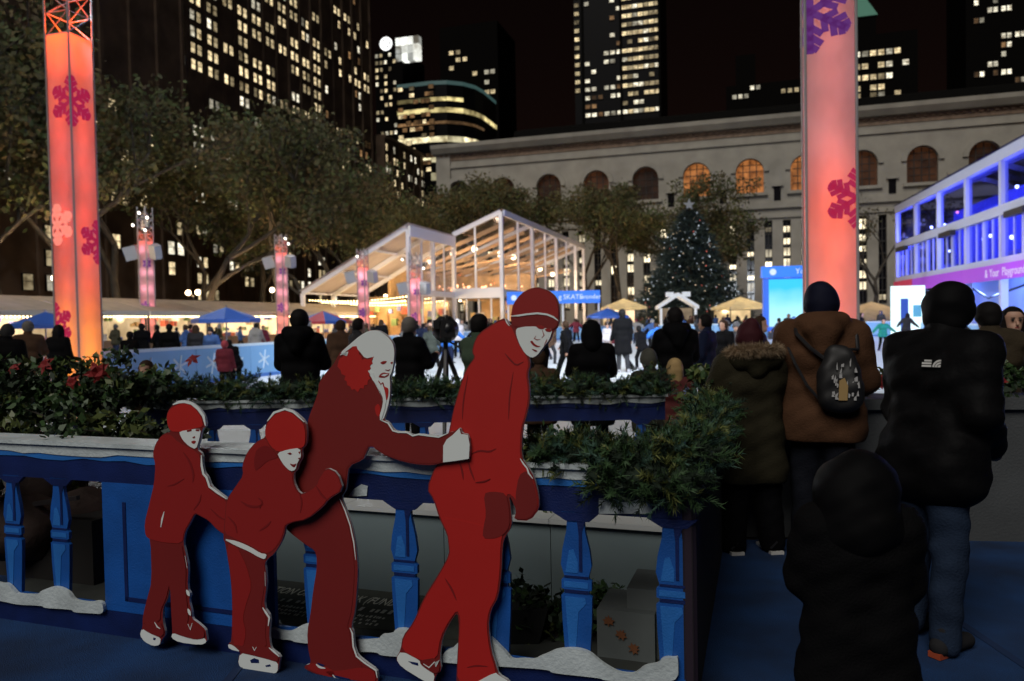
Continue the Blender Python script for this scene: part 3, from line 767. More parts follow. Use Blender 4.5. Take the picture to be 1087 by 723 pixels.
def far_column(px, d, ytop_sleeve, ytop, label, spk, lens_n):
    q = P(px, 330, d); Hs = P(px, ytop_sleeve, d).z; Ht = P(px, ytop, d).z
    fl = [(rnd.uniform(-1.0, 1.0), rnd.uniform(-.5, .1), Hs + 0.5 + (Ht - Hs - 0.6) * (i + 0.5) / lens_n, 0) for i in range(lens_n)]
    light_column((q.x, q.y, 0), label, 0.58, Hs, Ht, False, [(0.4, Hs * .42, 0.36, M_flake2), (0.6, Hs * .80, 0.34, M_flake2)],
                 [(1.0, 10, (1.0, .16, .15)), (2.0, 8.5, PK), (3.0, 7.5, (1.0, .26, .32)), (4.0, 7, (1.0, .32, .42)), (5.0, 6.5, (1.0, .36, .48)), (Hs - 0.5, 6.5, (1.0, .4, .55)), (Hs + 0.2, 30, OR)], fl, spk)
    return Vector((q.x, q.y, Ht - 0.4))
heads = [far_column(157, 47, 256, 220, 'pink lit column with two loudspeakers before the left market stalls', True, 4),
         far_column(300, 56, 268, 249, 'slim pink column with loudspeakers left of the sloping tent', True, 2),
         far_column(386, 57, 284, 264, 'slim pink column before the sloping lit tent', True, 1),
         far_column(441, 57, 296, 268, 'shorter pale column with black stage lamps before the tent corner', True, 2)]
q = P(606, 330, 60); heads.append(Vector((q.x, q.y, 8)))
for i, hd in enumerate(heads[:4]):           # floodlights on the columns, aimed at the ice
    lamp('flood_and_fill_light', 'SPOT', hd, 16000, (0.86, 0.93, 1.0), None, 0.3, 75, UV(24 + 8 * i, -4), 0.6)
for hd, tg, en in ((Vector((pL.x, pL.y, HL + 2.2)), UV(26, -6), 7000), (Vector((pR.x, pR.y, HR + 1.7)), UV(30, 0), 7000), (Vector((pR.x, pR.y, HR + 1.8)), UV(58, -22, 4), 26000)):  # near column tops; the strongest spot is added to brighten the tent
    lamp('flood_and_fill_light', 'SPOT', hd, en, (0.86, 0.93, 1.0), None, 0.3, 95, tg, 0.6)

# ------------------------------------------------------------------ two step glass tent (frames, panes, roof)
G_CLEAR = glass_mat('clear_pane', (0.97, 0.97, 0.98), 0.02)
M_frame = mat('tent_frame_white', (0.80, 0.82, 0.88), 0.5)
C_ROOF = cloth_mat('tent_roof_fabric', (0.62, 0.56, 0.55), 0.45, 0.05)
M_floorw = mat('tent_deck', (0.25, 0.17, 0.10), 0.7, var=0.2, vs=2)
M_back = mat('tent_back_wall', (0.55, 0.38, 0.20), 0.8, var=0.35, vs=0.8)
M_tim = mat('tent_timber', (.50, .33, .18), .7)
BULB = light_mat('festoon_bulb', (1.0, 0.72, 0.34), 14)
def pane(t, pts, m=None, name='pane'):
    a, b_, c = Vector(pts[0]), Vector(pts[1]), Vector(pts[2]); n = (b_ - a).cross(c - a).normalized() * 0.015; k = len(pts)
    vs = [Vector(p) - n for p in pts] + [Vector(p) + n for p in pts]
    return MB().add(vs, [tuple(range(k - 1, -1, -1)), tuple(range(k, 2 * k))] + [(i, (i + 1) % k, k + (i + 1) % k, k + i) for i in range(k)]).build(name, m or G_CLEAR, t)
def tent():
    cL = UV(*toUV(Vector((-8.2, 62, 0)))); uL, vL = toUV(cL)
    t = thing('glass_tent', 'white framed tent with sloping fabric roof and warm lights inside', 'tent', cL, -AX)
    W, hi, lo, D = 9.8, 9.3, 4.25, 10.0
    # sloping part: local x from -W (eave) to 0 (high side), y 0..D
    for i in range(3):
        y = i * D / 2 - (0.1 if i == 2 else 0)
        MB().bar((-W, y, lo), (0, y, hi), 0.3, 0.36).build('rafter', M_frame, t)
        MB().bar((-W, y, 0), (-W, y, lo), 0.3).build('post', M_frame, t); MB().bar((0, y, 0), (0, y, hi), 0.3).build('post', M_frame, t)
    for f in (0, 0.33, 0.66, 1): MB().bar((-W + W * f, 0.2, lo + (hi - lo) * f + 0.05), (-W + W * f, D - 0.3, lo + (hi - lo) * f + 0.05), 0.16).build('purlin', M_frame, t)
    pane(t, [(-W - 0.2, -0.3, lo + 0.22), (0.2, -0.3, hi + 0.32), (0.2, D, hi + 0.32), (-W - 0.2, D, lo + 0.22)], C_ROOF, 'roof')
    MB().box(0.16, 0.3, -0.2, D - 0.2, hi - 0.75, hi + 0.15).build('fascia', M_frame, t)
    MB().bar((0, 0.2, 4.1), (0, D - 0.3, 4.1), 0.3, 0.5).build('beam', M_frame, t)
    for i in range(2):
        for j in range(2):
            y0 = i * D / 2 + j * 2.4 + 0.2; pane(t, [(0.02, y0, 4.4), (0.02, y0 + 2.25, 4.4), (0.02, y0 + 2.25, hi - 0.8), (0.02, y0, hi - 0.8)])
            pane(t, [(0.02, y0, 0.1), (0.02, y0 + 2.25, 0.1), (0.02, y0 + 2.25, 3.8), (0.02, y0, 3.8)]); MB().bar((0.02, y0 + 2.33, 0), (0.02, y0 + 2.33, hi - .8), 0.12).build('mullion', M_frame, t)
    # higher part behind: x from -0.2 to 4.7, y from D on
    W2, h2a, h2b, D2 = 4.68, 9.7, 11.55, 37.0
    nb = 4; bd = D2 / 3.5
    for i in range(nb + 1):
        y = D + i * bd if i < nb else D + D2
        MB().bar((W2, y, 0), (W2, y, h2b), 0.34).build('post', M_frame, t)
        MB().bar((0.0, y, h2a), (W2, y, h2b), 0.3, 0.4).build('rafter', M_frame, t)
        if i: MB().bar((-8, y, h2a - 3.2), (0.0, y, h2a), 0.3, 0.4).build('rafter', M_frame, t)
    MB().bar((0.0, D + .01, 0), (0.0, D + .01, h2a), 0.34).build('post', M_frame, t)
    MB().bar((W2 * .46, D, 4.6), (W2 * .46, D, h2a + .8), 0.16).build('mullion', M_frame, t)
    MB().box(0, W2, D - 0.22, D + 0.05, 3.75, 4.7).build('beam', M_frame, t)
    for x in (1.2, 2.4, 3.6): MB().bar((x, D, 0), (x, D, 3.7), 0.12).build('mullion', M_frame, t)
    MB().box(W2 + 0.1, W2 + 0.3, D + 0.2, D + D2, h2b - 0.35, h2b + 0.2).build('fascia', M_frame, t)
    MB().box(W2 + 0.02, W2 + 0.2, D + 0.2, D + D2, 3.9, 4.5).build('beam', M_frame, t)
    pane(t, [(0.2, D - .02, 4.75), (W2 * .44, D - .02, 4.75), (W2 * .44, D - .02, h2a + .65), (0.2, D - .02, h2a + .02)]); pane(t, [(W2 * .48, D - .02, 4.75), (W2 - .2, D - .02, 4.75), (W2 - .2, D - .02, h2b - .3), (W2 * .48, D - .02, h2a + .7)])
    for i in range(7):
        y0 = D + 0.2 + i * bd / 2; y1 = y0 + bd / 2 - 0.3
        pane(t, [(W2 + .02, y0, 4.55), (W2 + .02, y1, 4.55), (W2 + .02, y1, h2b - .4), (W2 + .02, y0, h2b - .4)])
        if i % 2 == 0: MB().bar((W2, y1 + .15, 4.5), (W2, y1 + .15, h2b - .3), 0.18).build('mullion', M_frame, t)
    pane(t, [(0, D - .3, h2a + .25), (W2 + .2, D - .3, h2b + .28), (W2 + .2, D + D2, h2b + .28), (0, D + D2, h2a + .25)], glass_mat('clear_roof', (.9, .88, .92), .05), 'roof')
    # inside: deck, rear wall, upper floor, hanging lamps
    MB().box(-W, 4.5, 0.1, D + D2 - .5, -0.01, 0.06).build('deck', M_floorw, t)
    MB().box(-W + .2, -0.3, D - 0.8, D - 0.6, 0.06, 3.6).build('rear_wall', M_back, t)
    MB().box(0.2, W2 - .2, D + 7, D + 7.2, 0.06, 3.6).build('rear_wall', M_back, t)
    for i in range(6):
        x = -8.8 + i * 1.5; MB().box(x, x + 1.0, D - 1.3, D - 0.9, 0.06, 2.2 + 0.5 * (i % 2)).build('shelf', mat('shelf_wood', (0.32, 0.2, 0.1), .7), t)
    rr = random.Random(6); gd = [mat('goods_%d' % i, c, .6) for i, c in enumerate(((.5, .1, .06), (.6, .45, .2), (.15, .25, .1), (.55, .5, .45), (.1, .12, .3)))]
    for i in range(46):
        x = rr.uniform(-9, 3.8); y = (D - 1.8) if x < -0.4 else D + rr.uniform(2, 6); s = rr.uniform(.2, .5); z = rr.uniform(.3, 2.8)
        MB().box(x, x + s, y - s, y, z, z + s * 1.3).build('goods', rr.choice(gd), t)
    for i in range(9):
        y = D + 1.5 + i * 3.6; MB().bar((-6.5, y, 6.6), (W2 - .3, y, 10.6), .2, .34).build('timber', M_tim, t); MB().bar((-6.5, y, 6.4), (W2 - .3, y, 7.9), .12, .2).build('timber', M_tim, t)
    MB().box(-7.0, -6.8, D + .5, D + D2, 4.2, 7.2).build('warm_catch_wall', M_back, t)  # wall added to catch the warm lamplight behind the glass
    MB().box(-6.8, W2 - .3, D + 13, D + 13.2, 4.2, 6.6).build('screen_wall', M_back, t)
    MB().box(-W + .3, W2 - .3, D + .6, D + 12, 4.0, 4.2).build('upper_floor', M_floorw, t)
    # festoon strings
    for (y, z0) in ((0.4, 3.75), (2.5, 3.6), (5.0, 3.7), (7.5, 3.5)):
        b = MB(); n = 34
        for i in range(n):
            f = i / (n - 1); x = -W + 0.4 + (W - 0.6) * f; z = z0 + 0.9 * (f - .45) ** 2 - 0.25
            b.blob((x, y, z), 0.055, 0, 0, 0, 3)
        tag(b.build('festoon_lights', BULB, t), kind='stuff')
    b = MB()
    for i in range(40): b.blob((rr.uniform(-3, 4.3), D + rr.uniform(1, 20), 5.0 + rr.uniform(-.15, .25)), rr.uniform(.06, .12), 0, 0, 0, 3)
    tag(b.build('table_lights', light_mat('table_light', (1.0, .42, .2), 6), t), kind='stuff')
    for i, (x, y, z) in enumerate(((1.0, D + 3, 8.6), (3.5, D + 3.2, 8.0), (2.2, D + 12, 8.4), (3.0, D + 20, 7.6), (2.5, D + 28, 7.4))):
        MB().blob((x, y, z), 0.28, 0, 0, 0, 5).build('pendant_lamp', light_mat('pendant_light', (1.0, .78, .5), 6), t); MB().tube([(x, y, z + .2), (x, y, z + 1.6)], .02, 4).build('pendant_cord', M_black, t)
        lamp('pendant_glow', 'POINT', (x, y - .5, z - .4), 850, (1.0, .66, .40), t, .3)
    for (x, y, z, e) in ((-6.5, 3, 3.1, 1300), (-2.5, 4, 3.3, 1300), (-6.0, 7.5, 3.0, 1100), (-2, 8, 3.0, 1100), (2.3, D + 3, 3.3, 1500), (-4, 4.5, 5.2, 500)):
        lamp('tent_light', 'POINT', (x, y, z), e, (1.0, .66, .32), t, .25)
tent()
# round wreath faces on a lit poster inside the glass front
# blue banner
def banner():
    d = 59.0; a = P(538, 322, d); b = P(637, 320, d); z1 = P(637, 308, d).z; L = (b - a).length
    t = thing('sign_banner', 'bright blue banner with white lettering SKATE wonder on posts', 'sign', (a.x, a.y, 0), 0)
    z0 = a.z - .1
    MB().box(0, L, -0.06, 0.06, z0, z1).build('board', mat('banner_blue', (0.02, 0.16, 0.72), .5, emit=0.55, ec=(0.01, .13, .62)), t)
    ml = light_mat('banner_letters', (.75, .9, 1), .9)
    text_mesh('g', 0.55, ml, 'lettering', t, (L * .555, -0.07, z0 + .33)); text_mesh('SKATE', 0.52, ml, 'lettering', t, (L * .605, -0.07, z0 + .33)); text_mesh('wonder', 0.5, ml, 'lettering', t, (L * .79, -0.07, z0 + .33))
    b_ = MB(); b_.lathe([(.22, -.01), (.22, .01)], 14); b_.v = [(x, z - .07, y) for x, y, z in b_.v]
    b_.build('emblem', ml, t, (.55, 0, z0 + .5))
    for x in (.1, L * .6, L - .1): MB().bar((x, 0.1, 0), (x, 0.1, z0 + .3), .12).build('post', M_frame, t)
banner()

# ------------------------------------------------------------------ blue lit pavilion at right
def pavilion():
    t = thing('glass_pavilion', 'two storey glass pavilion glowing blue and violet at right', 'pavilion', UV(63.6, 10.9), -R(13.2))
    Lb, nb, W = 5.0, 9, 11.0
    MP = mat('pavilion_frame', (0.5, 0.53, 0.66), .5)
    MBn = mat('violet_banner', (0.30, 0.05, 0.42), .5, emit=.55, ec=(0.20, 0.02, 0.42)); MBr = mat('crimson_banner', (0.5, 0.02, 0.08), .5, emit=.3, ec=(.42, .01, .06))
    GB = glass_mat('blue_pane', (0.62, 0.66, 1.0), .03)
    zf, z2, ztop = 3.95, 6.6, 9.2
    for i in range(nb + 1):
        y = -i * Lb
        MB().bar((0, y, 0), (0, y, ztop), .32).build('post', MP, t)
        MB().bar((0, y, ztop), (W / 2, y, ztop + 2.2), .25, .3).build('rafter', MP, t); MB().bar((W / 2, y, ztop + 2.2), (W, y, ztop), .25, .3).build('rafter', MP, t)
        MB().bar((W, y, 0), (W, y, ztop), .3).build('post', MP, t)
        MB().bar((0.1, y, z2 + .2), (W / 2, y, ztop - .2), .12).build('brace', MP, t)
    for i in range(nb):
        y1, y0 = -i * Lb - .2, -(i + 1) * Lb + .2
        MB().box(-.22, .1, y0 - .2, y1 + .2, ztop - .15, ztop + .4).build('fascia', MP, t)
        MB().box(-.2, .12, y0 - .2, y1 + .2, z2 - .22, z2 + .28).build('beam', MP, t)
        MB().box(-.2, .12, y0 - .2, y1 + .2, zf, zf + .35).build('beam', MP, t)
        bn = MB().box(-.32, -.21, y0 - .19, y1 + .19, zf - .75, zf + .02).build('banner', MBr if i in (0, 5, 7) else MBn, t)
        for k in range(4):
            ya = y0 + (y1 - y0) * k / 4; yb = y0 + (y1 - y0) * (k + 1) / 4 - .08
            pane(t, [(0, ya, zf + .4), (0, yb, zf + .4), (0, yb, z2 - .25), (0, ya, z2 - .25)], GB)
            if k: MB().bar((0, ya - .04, zf + .3), (0, ya - .04, z2 - .2), .10 if k != 2 else .2).build('mullion', MP, t)
        for k in range(2):
            ya = y0 + (y1 - y0) * k / 2; yb = y0 + (y1 - y0) * (k + 1) / 2 - .08
            pane(t, [(0, ya, z2 + .3), (0, yb, z2 + .3), (0, yb, ztop - .2), (0, ya, ztop - .2)], GB)
        if i % 2 == 0:
            MB().box(-.5, -.2, y0 + 1.2, y0 + 3.4, z2 - .5, z2 - .2).build('stage_light_bar', M_can, t)
    pane(t, [(-.3, .3, ztop + .45), (W / 2, .3, ztop + 2.5), (W / 2, -nb * Lb, ztop + 2.5), (-.3, -nb * Lb, ztop + .45)], glass_mat('pavilion_roof', (.5, .52, .75), .06), 'roof')
    pane(t, [(W / 2, .3, ztop + 2.5), (W + .3, .3, ztop + .45), (W + .3, -nb * Lb, ztop + .45), (W / 2, -nb * Lb, ztop + 2.5)], MATS['pavilion_roof'], 'roof')
    pane(t, [(.15, .2, ztop + .12), (W / 2, .2, ztop + 2.1), (W / 2, -nb * Lb, ztop + 2.1), (.15, -nb * Lb, ztop + .12)], cloth_mat('glow_catch_liner', (.2, .2, .5), .3), 'glow_catch_liner')  # liner added under the roof to catch blue light, glow tinted in
    MB().box(0.2, W, -nb * Lb, 0, zf - .25, zf - .02).build('upper_floor', mat('pavilion_floor', (.3, .3, .36), .7), t)
    MB().box(W - .3, W - .1, -nb * Lb, 0, 0, ztop).build('rear_wall', mat('pavilion_rear', (.42, .42, .6), .8), t)
    MB().box(3.6, 3.8, -nb * Lb, -.6, zf + .02, ztop - .3).build('glow_catch_wall', mat('pavilion_blue_glow_upper', (.14, .14, .42), .8), t)  # added to catch the blue lamps; blue light put into its colour
    MB().box(3.0, 3.2, -nb * Lb, -5, 0.0, zf - .4).build('glow_catch_wall', mat('pavilion_blue_glow', (.26, .34, .6), .8), t)  # same for the ground floor, blue glow in the colour
    MB().box(0.3, W - .4, -.3, -.15, 0, ztop).build('end_wall', MATS['blue_pane'], t)
    rr = random.Random(5); wl = light_mat('pavilion_lamp', (.75, .82, 1.0), 9); pl = light_mat('pavilion_pink_lamp', (1, .25, .45), 5)
    for i in range(22):
        MB().blob((rr.uniform(1.0, 3.2), -rr.uniform(1, 40), rr.choice([5.4, 5.8, 7.4, 8.3]) + rr.uniform(-.3, .3)), rr.uniform(.06, .13), 0, 0, 0, 4).build('bulb', wl if rr.random() < .85 else pl, t)
    for i in range(10):
        y = -3 - i * 4; MB().box(2 + rr.uniform(0, 2), 3.2 + rr.uniform(0, 2), y, y + 1.2, zf, zf + 1.1).build('table', mat('pavilion_table', (.3, .3, .4), .6), t)
    for y in (-3, -11, -19, -27, -36):
        lamp('blue_light', 'POINT', (1.4, y, 6.9), 1500, (.16, .19, 1.0), t, .3); lamp('blue_light', 'POINT', (1.6, y - 3, 2.9), 560, (.25, .38, 1.0), t, .3)
    lamp('violet_light', 'POINT', (-1.6, -22, 3.6), 60, (.5, .12, 1.0), t, .3); lamp('violet_light', 'POINT', (-1.6, -36, 6.6), 120, (.45, .35, 1.0), t, .3)
    for y in (-7, -15, -23, -31):
        MB().tube([(-.1, y, 3.2), (1.4, y + 1.2, 2.4), (2.9, y, 3.1)], .07, 6).build('air_duct', M_can, t)
    for wd_, y_ in (('&', -18.5), ('Your', -19.15), ('Playground', -20.75)): text_mesh(wd_, .6, light_mat('banner_text_pale', (.8, .7, 1), .8), 'lettering', t, (-.335, y_, zf - .58), (R(90), 0, R(-90)))
    tp = UV(50.5, 9.2)
    s = thing('light_panel', 'bright white backlit panel with a dark blue bar before the pavilion', 'light panel', tp, -AX)
    MB().box(-.9, .9, 0, .35, .05, 3.25).build('panel', light_mat('panel_white_light', (.72, .95, 1.0), 1.5), s)
    MB().box(-.42, .0, -.03, -.005, .35, 2.5).build('print', mat('panel_print', (.01, .07, .3), .6), s)
    MB().box(.25, .7, -.03, -.005, 1.4, 2.1).build('print', mat('panel_print_teal', (.1, .4, .45), .6), s)
pavilion()

# ------------------------------------------------------------------ big screen with header
def screen():
    d = 52.0; a = P(811, 345, d); rz = -AX * .5
    W = 4.4; z0 = P(812, 347, d).z; z1 = P(812, 297, d).z; zt = P(812, 283, d).z
    t = thing('led_screen', 'large cyan screen under a blue header sign left of the pink column', 'screen', (a.x, a.y, 0), rz)
    m = bpy.data.materials.new('screen_picture'); m.use_nodes = True; n = m.node_tree.nodes; L = m.node_tree.links; p = n['Principled BSDF']
    p.inputs['Base Color'].default_value = (.02, .02, .02, 1)
    tc = n.new('ShaderNodeTexCoord'); sp = n.new('ShaderNodeSeparateXYZ'); L.new(tc.outputs['Generated'], sp.inputs[0])
    nz = n.new('ShaderNodeTexNoise'); nz.inputs['Scale'].default_value = 2.2; L.new(tc.outputs['Generated'], nz.inputs['Vector'])
    ad = n.new('ShaderNodeMath'); ad.operation = 'MULTIPLY_ADD'; ad.inputs[1].default_value = .35; L.new(nz.outputs[0], ad.inputs[0]); L.new(sp.outputs[2], ad.inputs[2])
    cr = n.new('ShaderNodeValToRGB'); e = cr.color_ramp.elements; e[0].position = .15; e[0].color = (.45, .85, 1, 1); e[1].position = 1.1; e[1].color = (0, .55, .95, 1)
    x = e.new(.55); x.color = (.35, .85, .95, 1); L.new(ad.outputs[0], cr.inputs[0]); L.new(cr.outputs[0], p.inputs['Emission Color']); p.inputs['Emission Strength'].default_value = 1.15
    MATS['screen_picture'] = m
    MB().box(.35, W - .1, -.04, .05, z0, z1).build('display', m, t)
    MB().box(0, W + .2, .06, .5, z0 - .3, z1 + .1).build('housing', mat('screen_blue', (.02, .12, .6), .5, emit=.18, ec=(.01, .1, .6)), t)
    MB().box(-.1, W + .3, -.1, .5, z1 + .13, zt).build('header', MATS['banner_blue'], t)
    MB().box(.3, W, .1, .45, 0, z0 - .3).build('plinth', M_can, t)
    b_ = MB(); b_.lathe([(.22, -.01), (.22, .01)], 14); b_.v = [(q, z - .11, y) for q, y, z in b_.v]; b_.build('emblem', MATS['banner_letters'], t, (.6, 0, z1 + .5))
    text_mesh('Your', .5, MATS['banner_letters'], 'lettering', t, (2.05, -.12, z1 + .35)); text_mesh('City', .5, MATS['banner_letters'], 'lettering', t, (3.3, -.12, z1 + .35))
screen()

# ------------------------------------------------------------------ market stalls along the left
C_AWN = cloth_mat('awning_white', (.52, .47, .40), .4, .08)
def stall(u, L, label, seed):
    rr = random.Random(seed)
    t = thing('market_stall', label, 'market stall', UV(u, -34.6), -AX, 'market stalls along the left')
    pane(t, [(.9, 0.02, 2.62), (.9, L - .02, 2.62), (-2.2, L - .02, 3.45), (-2.2, 0.02, 3.45)], C_AWN, 'roof')
    MB().box(.85, .93, 0, L, 2.34, 2.60).build('valance', mat('valance_pale', (.55, .52, .46), .7), t)
    for y in (.06, L - .06): MB().bar((.7, y, 0), (.7, y, 2.6), .09).build('post', M_iron, t)
    MB().box(-2.4, -2.2, 0, L, 0, 3.4).build('rear_wall', lit_room('stall_back_glow', (1.0, .72, .38), 1.5, .55, .3), t)  # wall emits by itself, standing in for the lit stall interior
    MB().box(.1, .6, .1, L - .1, 0, .95).build('counter', mat('counter_wood', (.2, .12, .07), .7), t)
    for i in range(14):
        y = rr.uniform(.3, L - .6); z = rr.choice([.95, 1.3, 1.7, 2.05]); s = rr.uniform(.15, .4); x = .15 if z < 1 else -1.6
        MB().box(x, x + s, y, y + s, z, z + s).build('goods', MATS['goods_%d' % rr.randrange(5)], t)
    b = MB()
    for i in range(int(L / .22)): b.blob((.82, .1 + i * .22, 2.28), .045, 0, 0, 0, 3)
    tag(b.build('string_lights', BULB, t), kind='stuff')
    c = (1.0, .68, .36) if rr.random() < .75 else (.55, .5, 1.0)
    lamp('stall_light', 'POINT', (-.6, L / 2, 2.3), 260, c, t, .2)
LS = 'white roofed market stall glowing inside in the row at left'
for i in range(9): stall(21 + i * 5.4, 5.3, ORD[i] + ' white roofed market stall from the left in the lit row', 50 + i)

# ------------------------------------------------------------------ huts and small canopies at the far end
def hut(px, d, wd, label, pal):
    q = P(px, 330, d); t = thing('market_hut', label, 'hut', (q.x, q.y, 0), R(-5))
    h = 2.5; hw = wd / 2
    for sx in (-1, 1): MB().box(sx * hw - .1, sx * hw + .1, -.1, .1, 0, h).build('post', pal, t)
    MB().prism([(-hw - .3, h - .1), (0, h + 1.05), (hw + .3, h - .1), (hw + .3, h + .18), (0, h + 1.4), (-hw - .3, h + .18)], -.2, 2.4).build('roof', pal, t)
    for sx in (-1, 1): MB().box(sx * hw * .48 - .35, sx * hw * .48 + .35, -.15, .4, h + 1.02, h + 1.45).build('roof_block', pal, t)
    MB().box(-hw, hw, 2.0, 2.2, 0, h).build('rear_wall', lit_room('hut_glow', (1.0, .72, .42), .8, .7, .3), t)
    MB().box(-hw + .1, hw - .1, .2, .6, 0, 1.0).build('counter', MATS['counter_wood'], t)
    lamp('hut_light', 'POINT', (0, .8, 2.3), 60, (1, .75, .5), t, .15)
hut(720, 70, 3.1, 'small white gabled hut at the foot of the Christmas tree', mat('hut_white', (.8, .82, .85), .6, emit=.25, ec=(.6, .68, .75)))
def canopy(px, d, wd, ytop, label, c, em, group=None):
    q = P(px, 330, d); t = thing('canopy', label, 'canopy', (q.x, q.y, 0), R(10)); H = P(px, ytop, d).z; h = wd / 2; e = H - wd * .24
    m = cloth_mat('canopy_' + str(px), c, .5)
    b = MB().add([(-h, -h, e), (h, -h, e), (h, h, e), (-h, h, e), (0, 0, H), (-h, -h, e - .25), (h, -h, e - .25), (h, h, e - .25), (-h, h, e - .25)],
                 [(0, 1, 4), (1, 2, 4), (2, 3, 4), (3, 0, 4), (0, 5, 6, 1), (1, 6, 7, 2), (2, 7, 8, 3), (3, 8, 5, 0)]); b.build('roof', m, t)
    for x in (-h, h):
        for y in (-h, h): MB().bar((x * .97, y * .97, 0), (x * .97, y * .97, e), .08).build('post', M_iron, t)
    MB().box(-h * .9, h * .9, h * .8, h * .85, 0, e - .3).build('rear_wall', MATS['stall_back_glow'], t)  # self-glowing wall in place of a lit interior
    MB().box(-h * .8, h * .8, -h * .5, -h * .3, 0, 1).build('counter', MATS['counter_wood'], t)
    lamp('canopy_light', 'POINT', (0, 0, e - .3), em, (1, .72, .36), t, .2)
canopy(662, 80, 3.8, 317, 'cream lit canopy between the banner and the Christmas tree', (.8, .72, .5), 700)
canopy(786, 78, 4.4, 315, 'cream lit canopy right of the Christmas tree', (.8, .72, .5), 700)
canopy(925, 75, 6.5, 320, 'low lit canopy beyond the ice right of the pink column', (.6, .5, .35), 240)

# ------------------------------------------------------------------ parasols
M_par = mat('parasol_blue', (.03, .10, .42), .6); M_par_r = mat('parasol_red', (.4, .03, .05), .6)
def parasol(px, d, rad, ytop, label, red=False):
    q = P(px, 335, d); H = P(px, ytop, d).z; t = thing('parasol', label, 'parasol', (q.x, q.y, 0), .3, 'blue parasols by the rink'); n = 8
    for i in range(n):
        a0, a1 = 2 * math.pi * i / n, 2 * math.pi * (i + 1) / n; e = H - rad * .36
        p0, p1 = (rad * math.cos(a0), rad * math.sin(a0)), (rad * math.cos(a1), rad * math.sin(a1))
        MB().add([(0, 0, H), (*p0, e), (*p1, e), (p0[0] * .99, p0[1] * .99, e - .18), (p1[0] * .99, p1[1] * .99, e - .18), (0, 0, H - .03), (p0[0] * .98, p0[1] * .98, e - .03), (p1[0] * .98, p1[1] * .98, e - .03)],
                 [(0, 1, 2), (1, 3, 4, 2), (5, 7, 6)]).build('canopy_panel', M_par_r if red and i % 2 else M_par, t)
    MB().tube([(0, 0, 0), (0, 0, H + .1)], .035, 6).build('pole', M_steel, t); MB().lathe([(.3, 0), (.3, .08), (.05, .14)], 10).build('base', M_iron, t)
parasol(240, 36, 1.55, 326, 'blue parasol right of the second column from the left')
parasol(48, 33, 1.5, 331, 'blue parasol left of the big orange column')
parasol(343, 50, 1.9, 330, 'blue and red parasol under the sloping tent edge', True)
parasol(645, 58, 1.7, 327, 'dark blue parasol right of the blue banner')

# ------------------------------------------------------------------ foreground: printed balustrade panel and cut-out skaters
PA = Vector((-2.93, 4.40, 0)) * .975; PB = Vector((0.69, 3.15, 0)) * .975; PE = (PB - PA).normalized(); PRZ = math.atan2(PE.y, PE.x)
PN = Vector((PE.y, -PE.x, 0))                # towards the camera
def Q(px, py, off=0.0):                      # pixel -> (along, height) on the panel plane moved off metres towards the camera
    r = ray(px, py); o = PA + PN * off
    k = (o - Vector((0, 0, CAM_H))).dot(PN) / r.dot(PN)
    h = Vector((0, 0, CAM_H)) + r * k
    return ((h - PA).dot(PE), h.z)
def local(x, y, z=0.0): return PA + PE * x - PN * y + Vector((0, 0, z))   # panel axes: x along, y away from camera
K_BLUE = mat('print_blue', (0.008, 0.085, 0.36), .45, var=.16, vs=5, bump=.2, bs=120); K_LIGHT = mat('print_light_blue', (0.02, 0.15, 0.50), .45, var=.14, vs=5, bump=.2, bs=120)
K_NAVY = mat('print_navy', (0.004, 0.014, 0.09), .45, var=.25, vs=6, bump=.2, bs=120); K_SNOW = mat('print_snow', (0.50, 0.57, 0.59), .6, var=.14, vs=7, bump=.3, bs=60)
def chaikin(poly, it=1):
    for _ in range(it):
        out = []
        for i in range(len(poly)):
            a, b = poly[i], poly[(i + 1) % len(poly)]
            out += [(a[0] * .78 + b[0] * .22, a[1] * .78 + b[1] * .22), (a[0] * .22 + b[0] * .78, a[1] * .22 + b[1] * .78)]
        poly = out
    return poly
def wavy(x0, x1, z0, z1, amp, seed, n=14, bottom=True):
    rr = random.Random(seed); xs = [x0 + (x1 - x0) * i / n for i in range(n + 1)]
    lo = [(x, z0 + (rr.uniform(-amp, amp) if bottom else 0)) for x in xs]; hi = [(x, z1 + (0 if bottom else rr.uniform(-amp, amp))) for x in xs]
    return lo + hi[::-1]
def snow_mound(x0, x1, z0, z1, seed):
    rr = random.Random(seed); out = [(x0, z0), (x1, z0)]; x = x1; pts = []
    n = max(3, int((x1 - x0) / .09)); z = z1
    for i in range(n * 4 + 1):
        f = i / (n * 4); xx = x1 + (x0 - x1) * f
        zz = z0 + (z1 - z0) * (.30 + .42 * abs(math.sin(f * n * .42 + seed)) ** .5 + .42 * abs(math.sin(f * n * .95 + seed * 1.9)) ** .45 * (.5 + .5 * math.sin(f * 4 + seed * 2)))
        pts.append((xx, zz))
    return out + pts
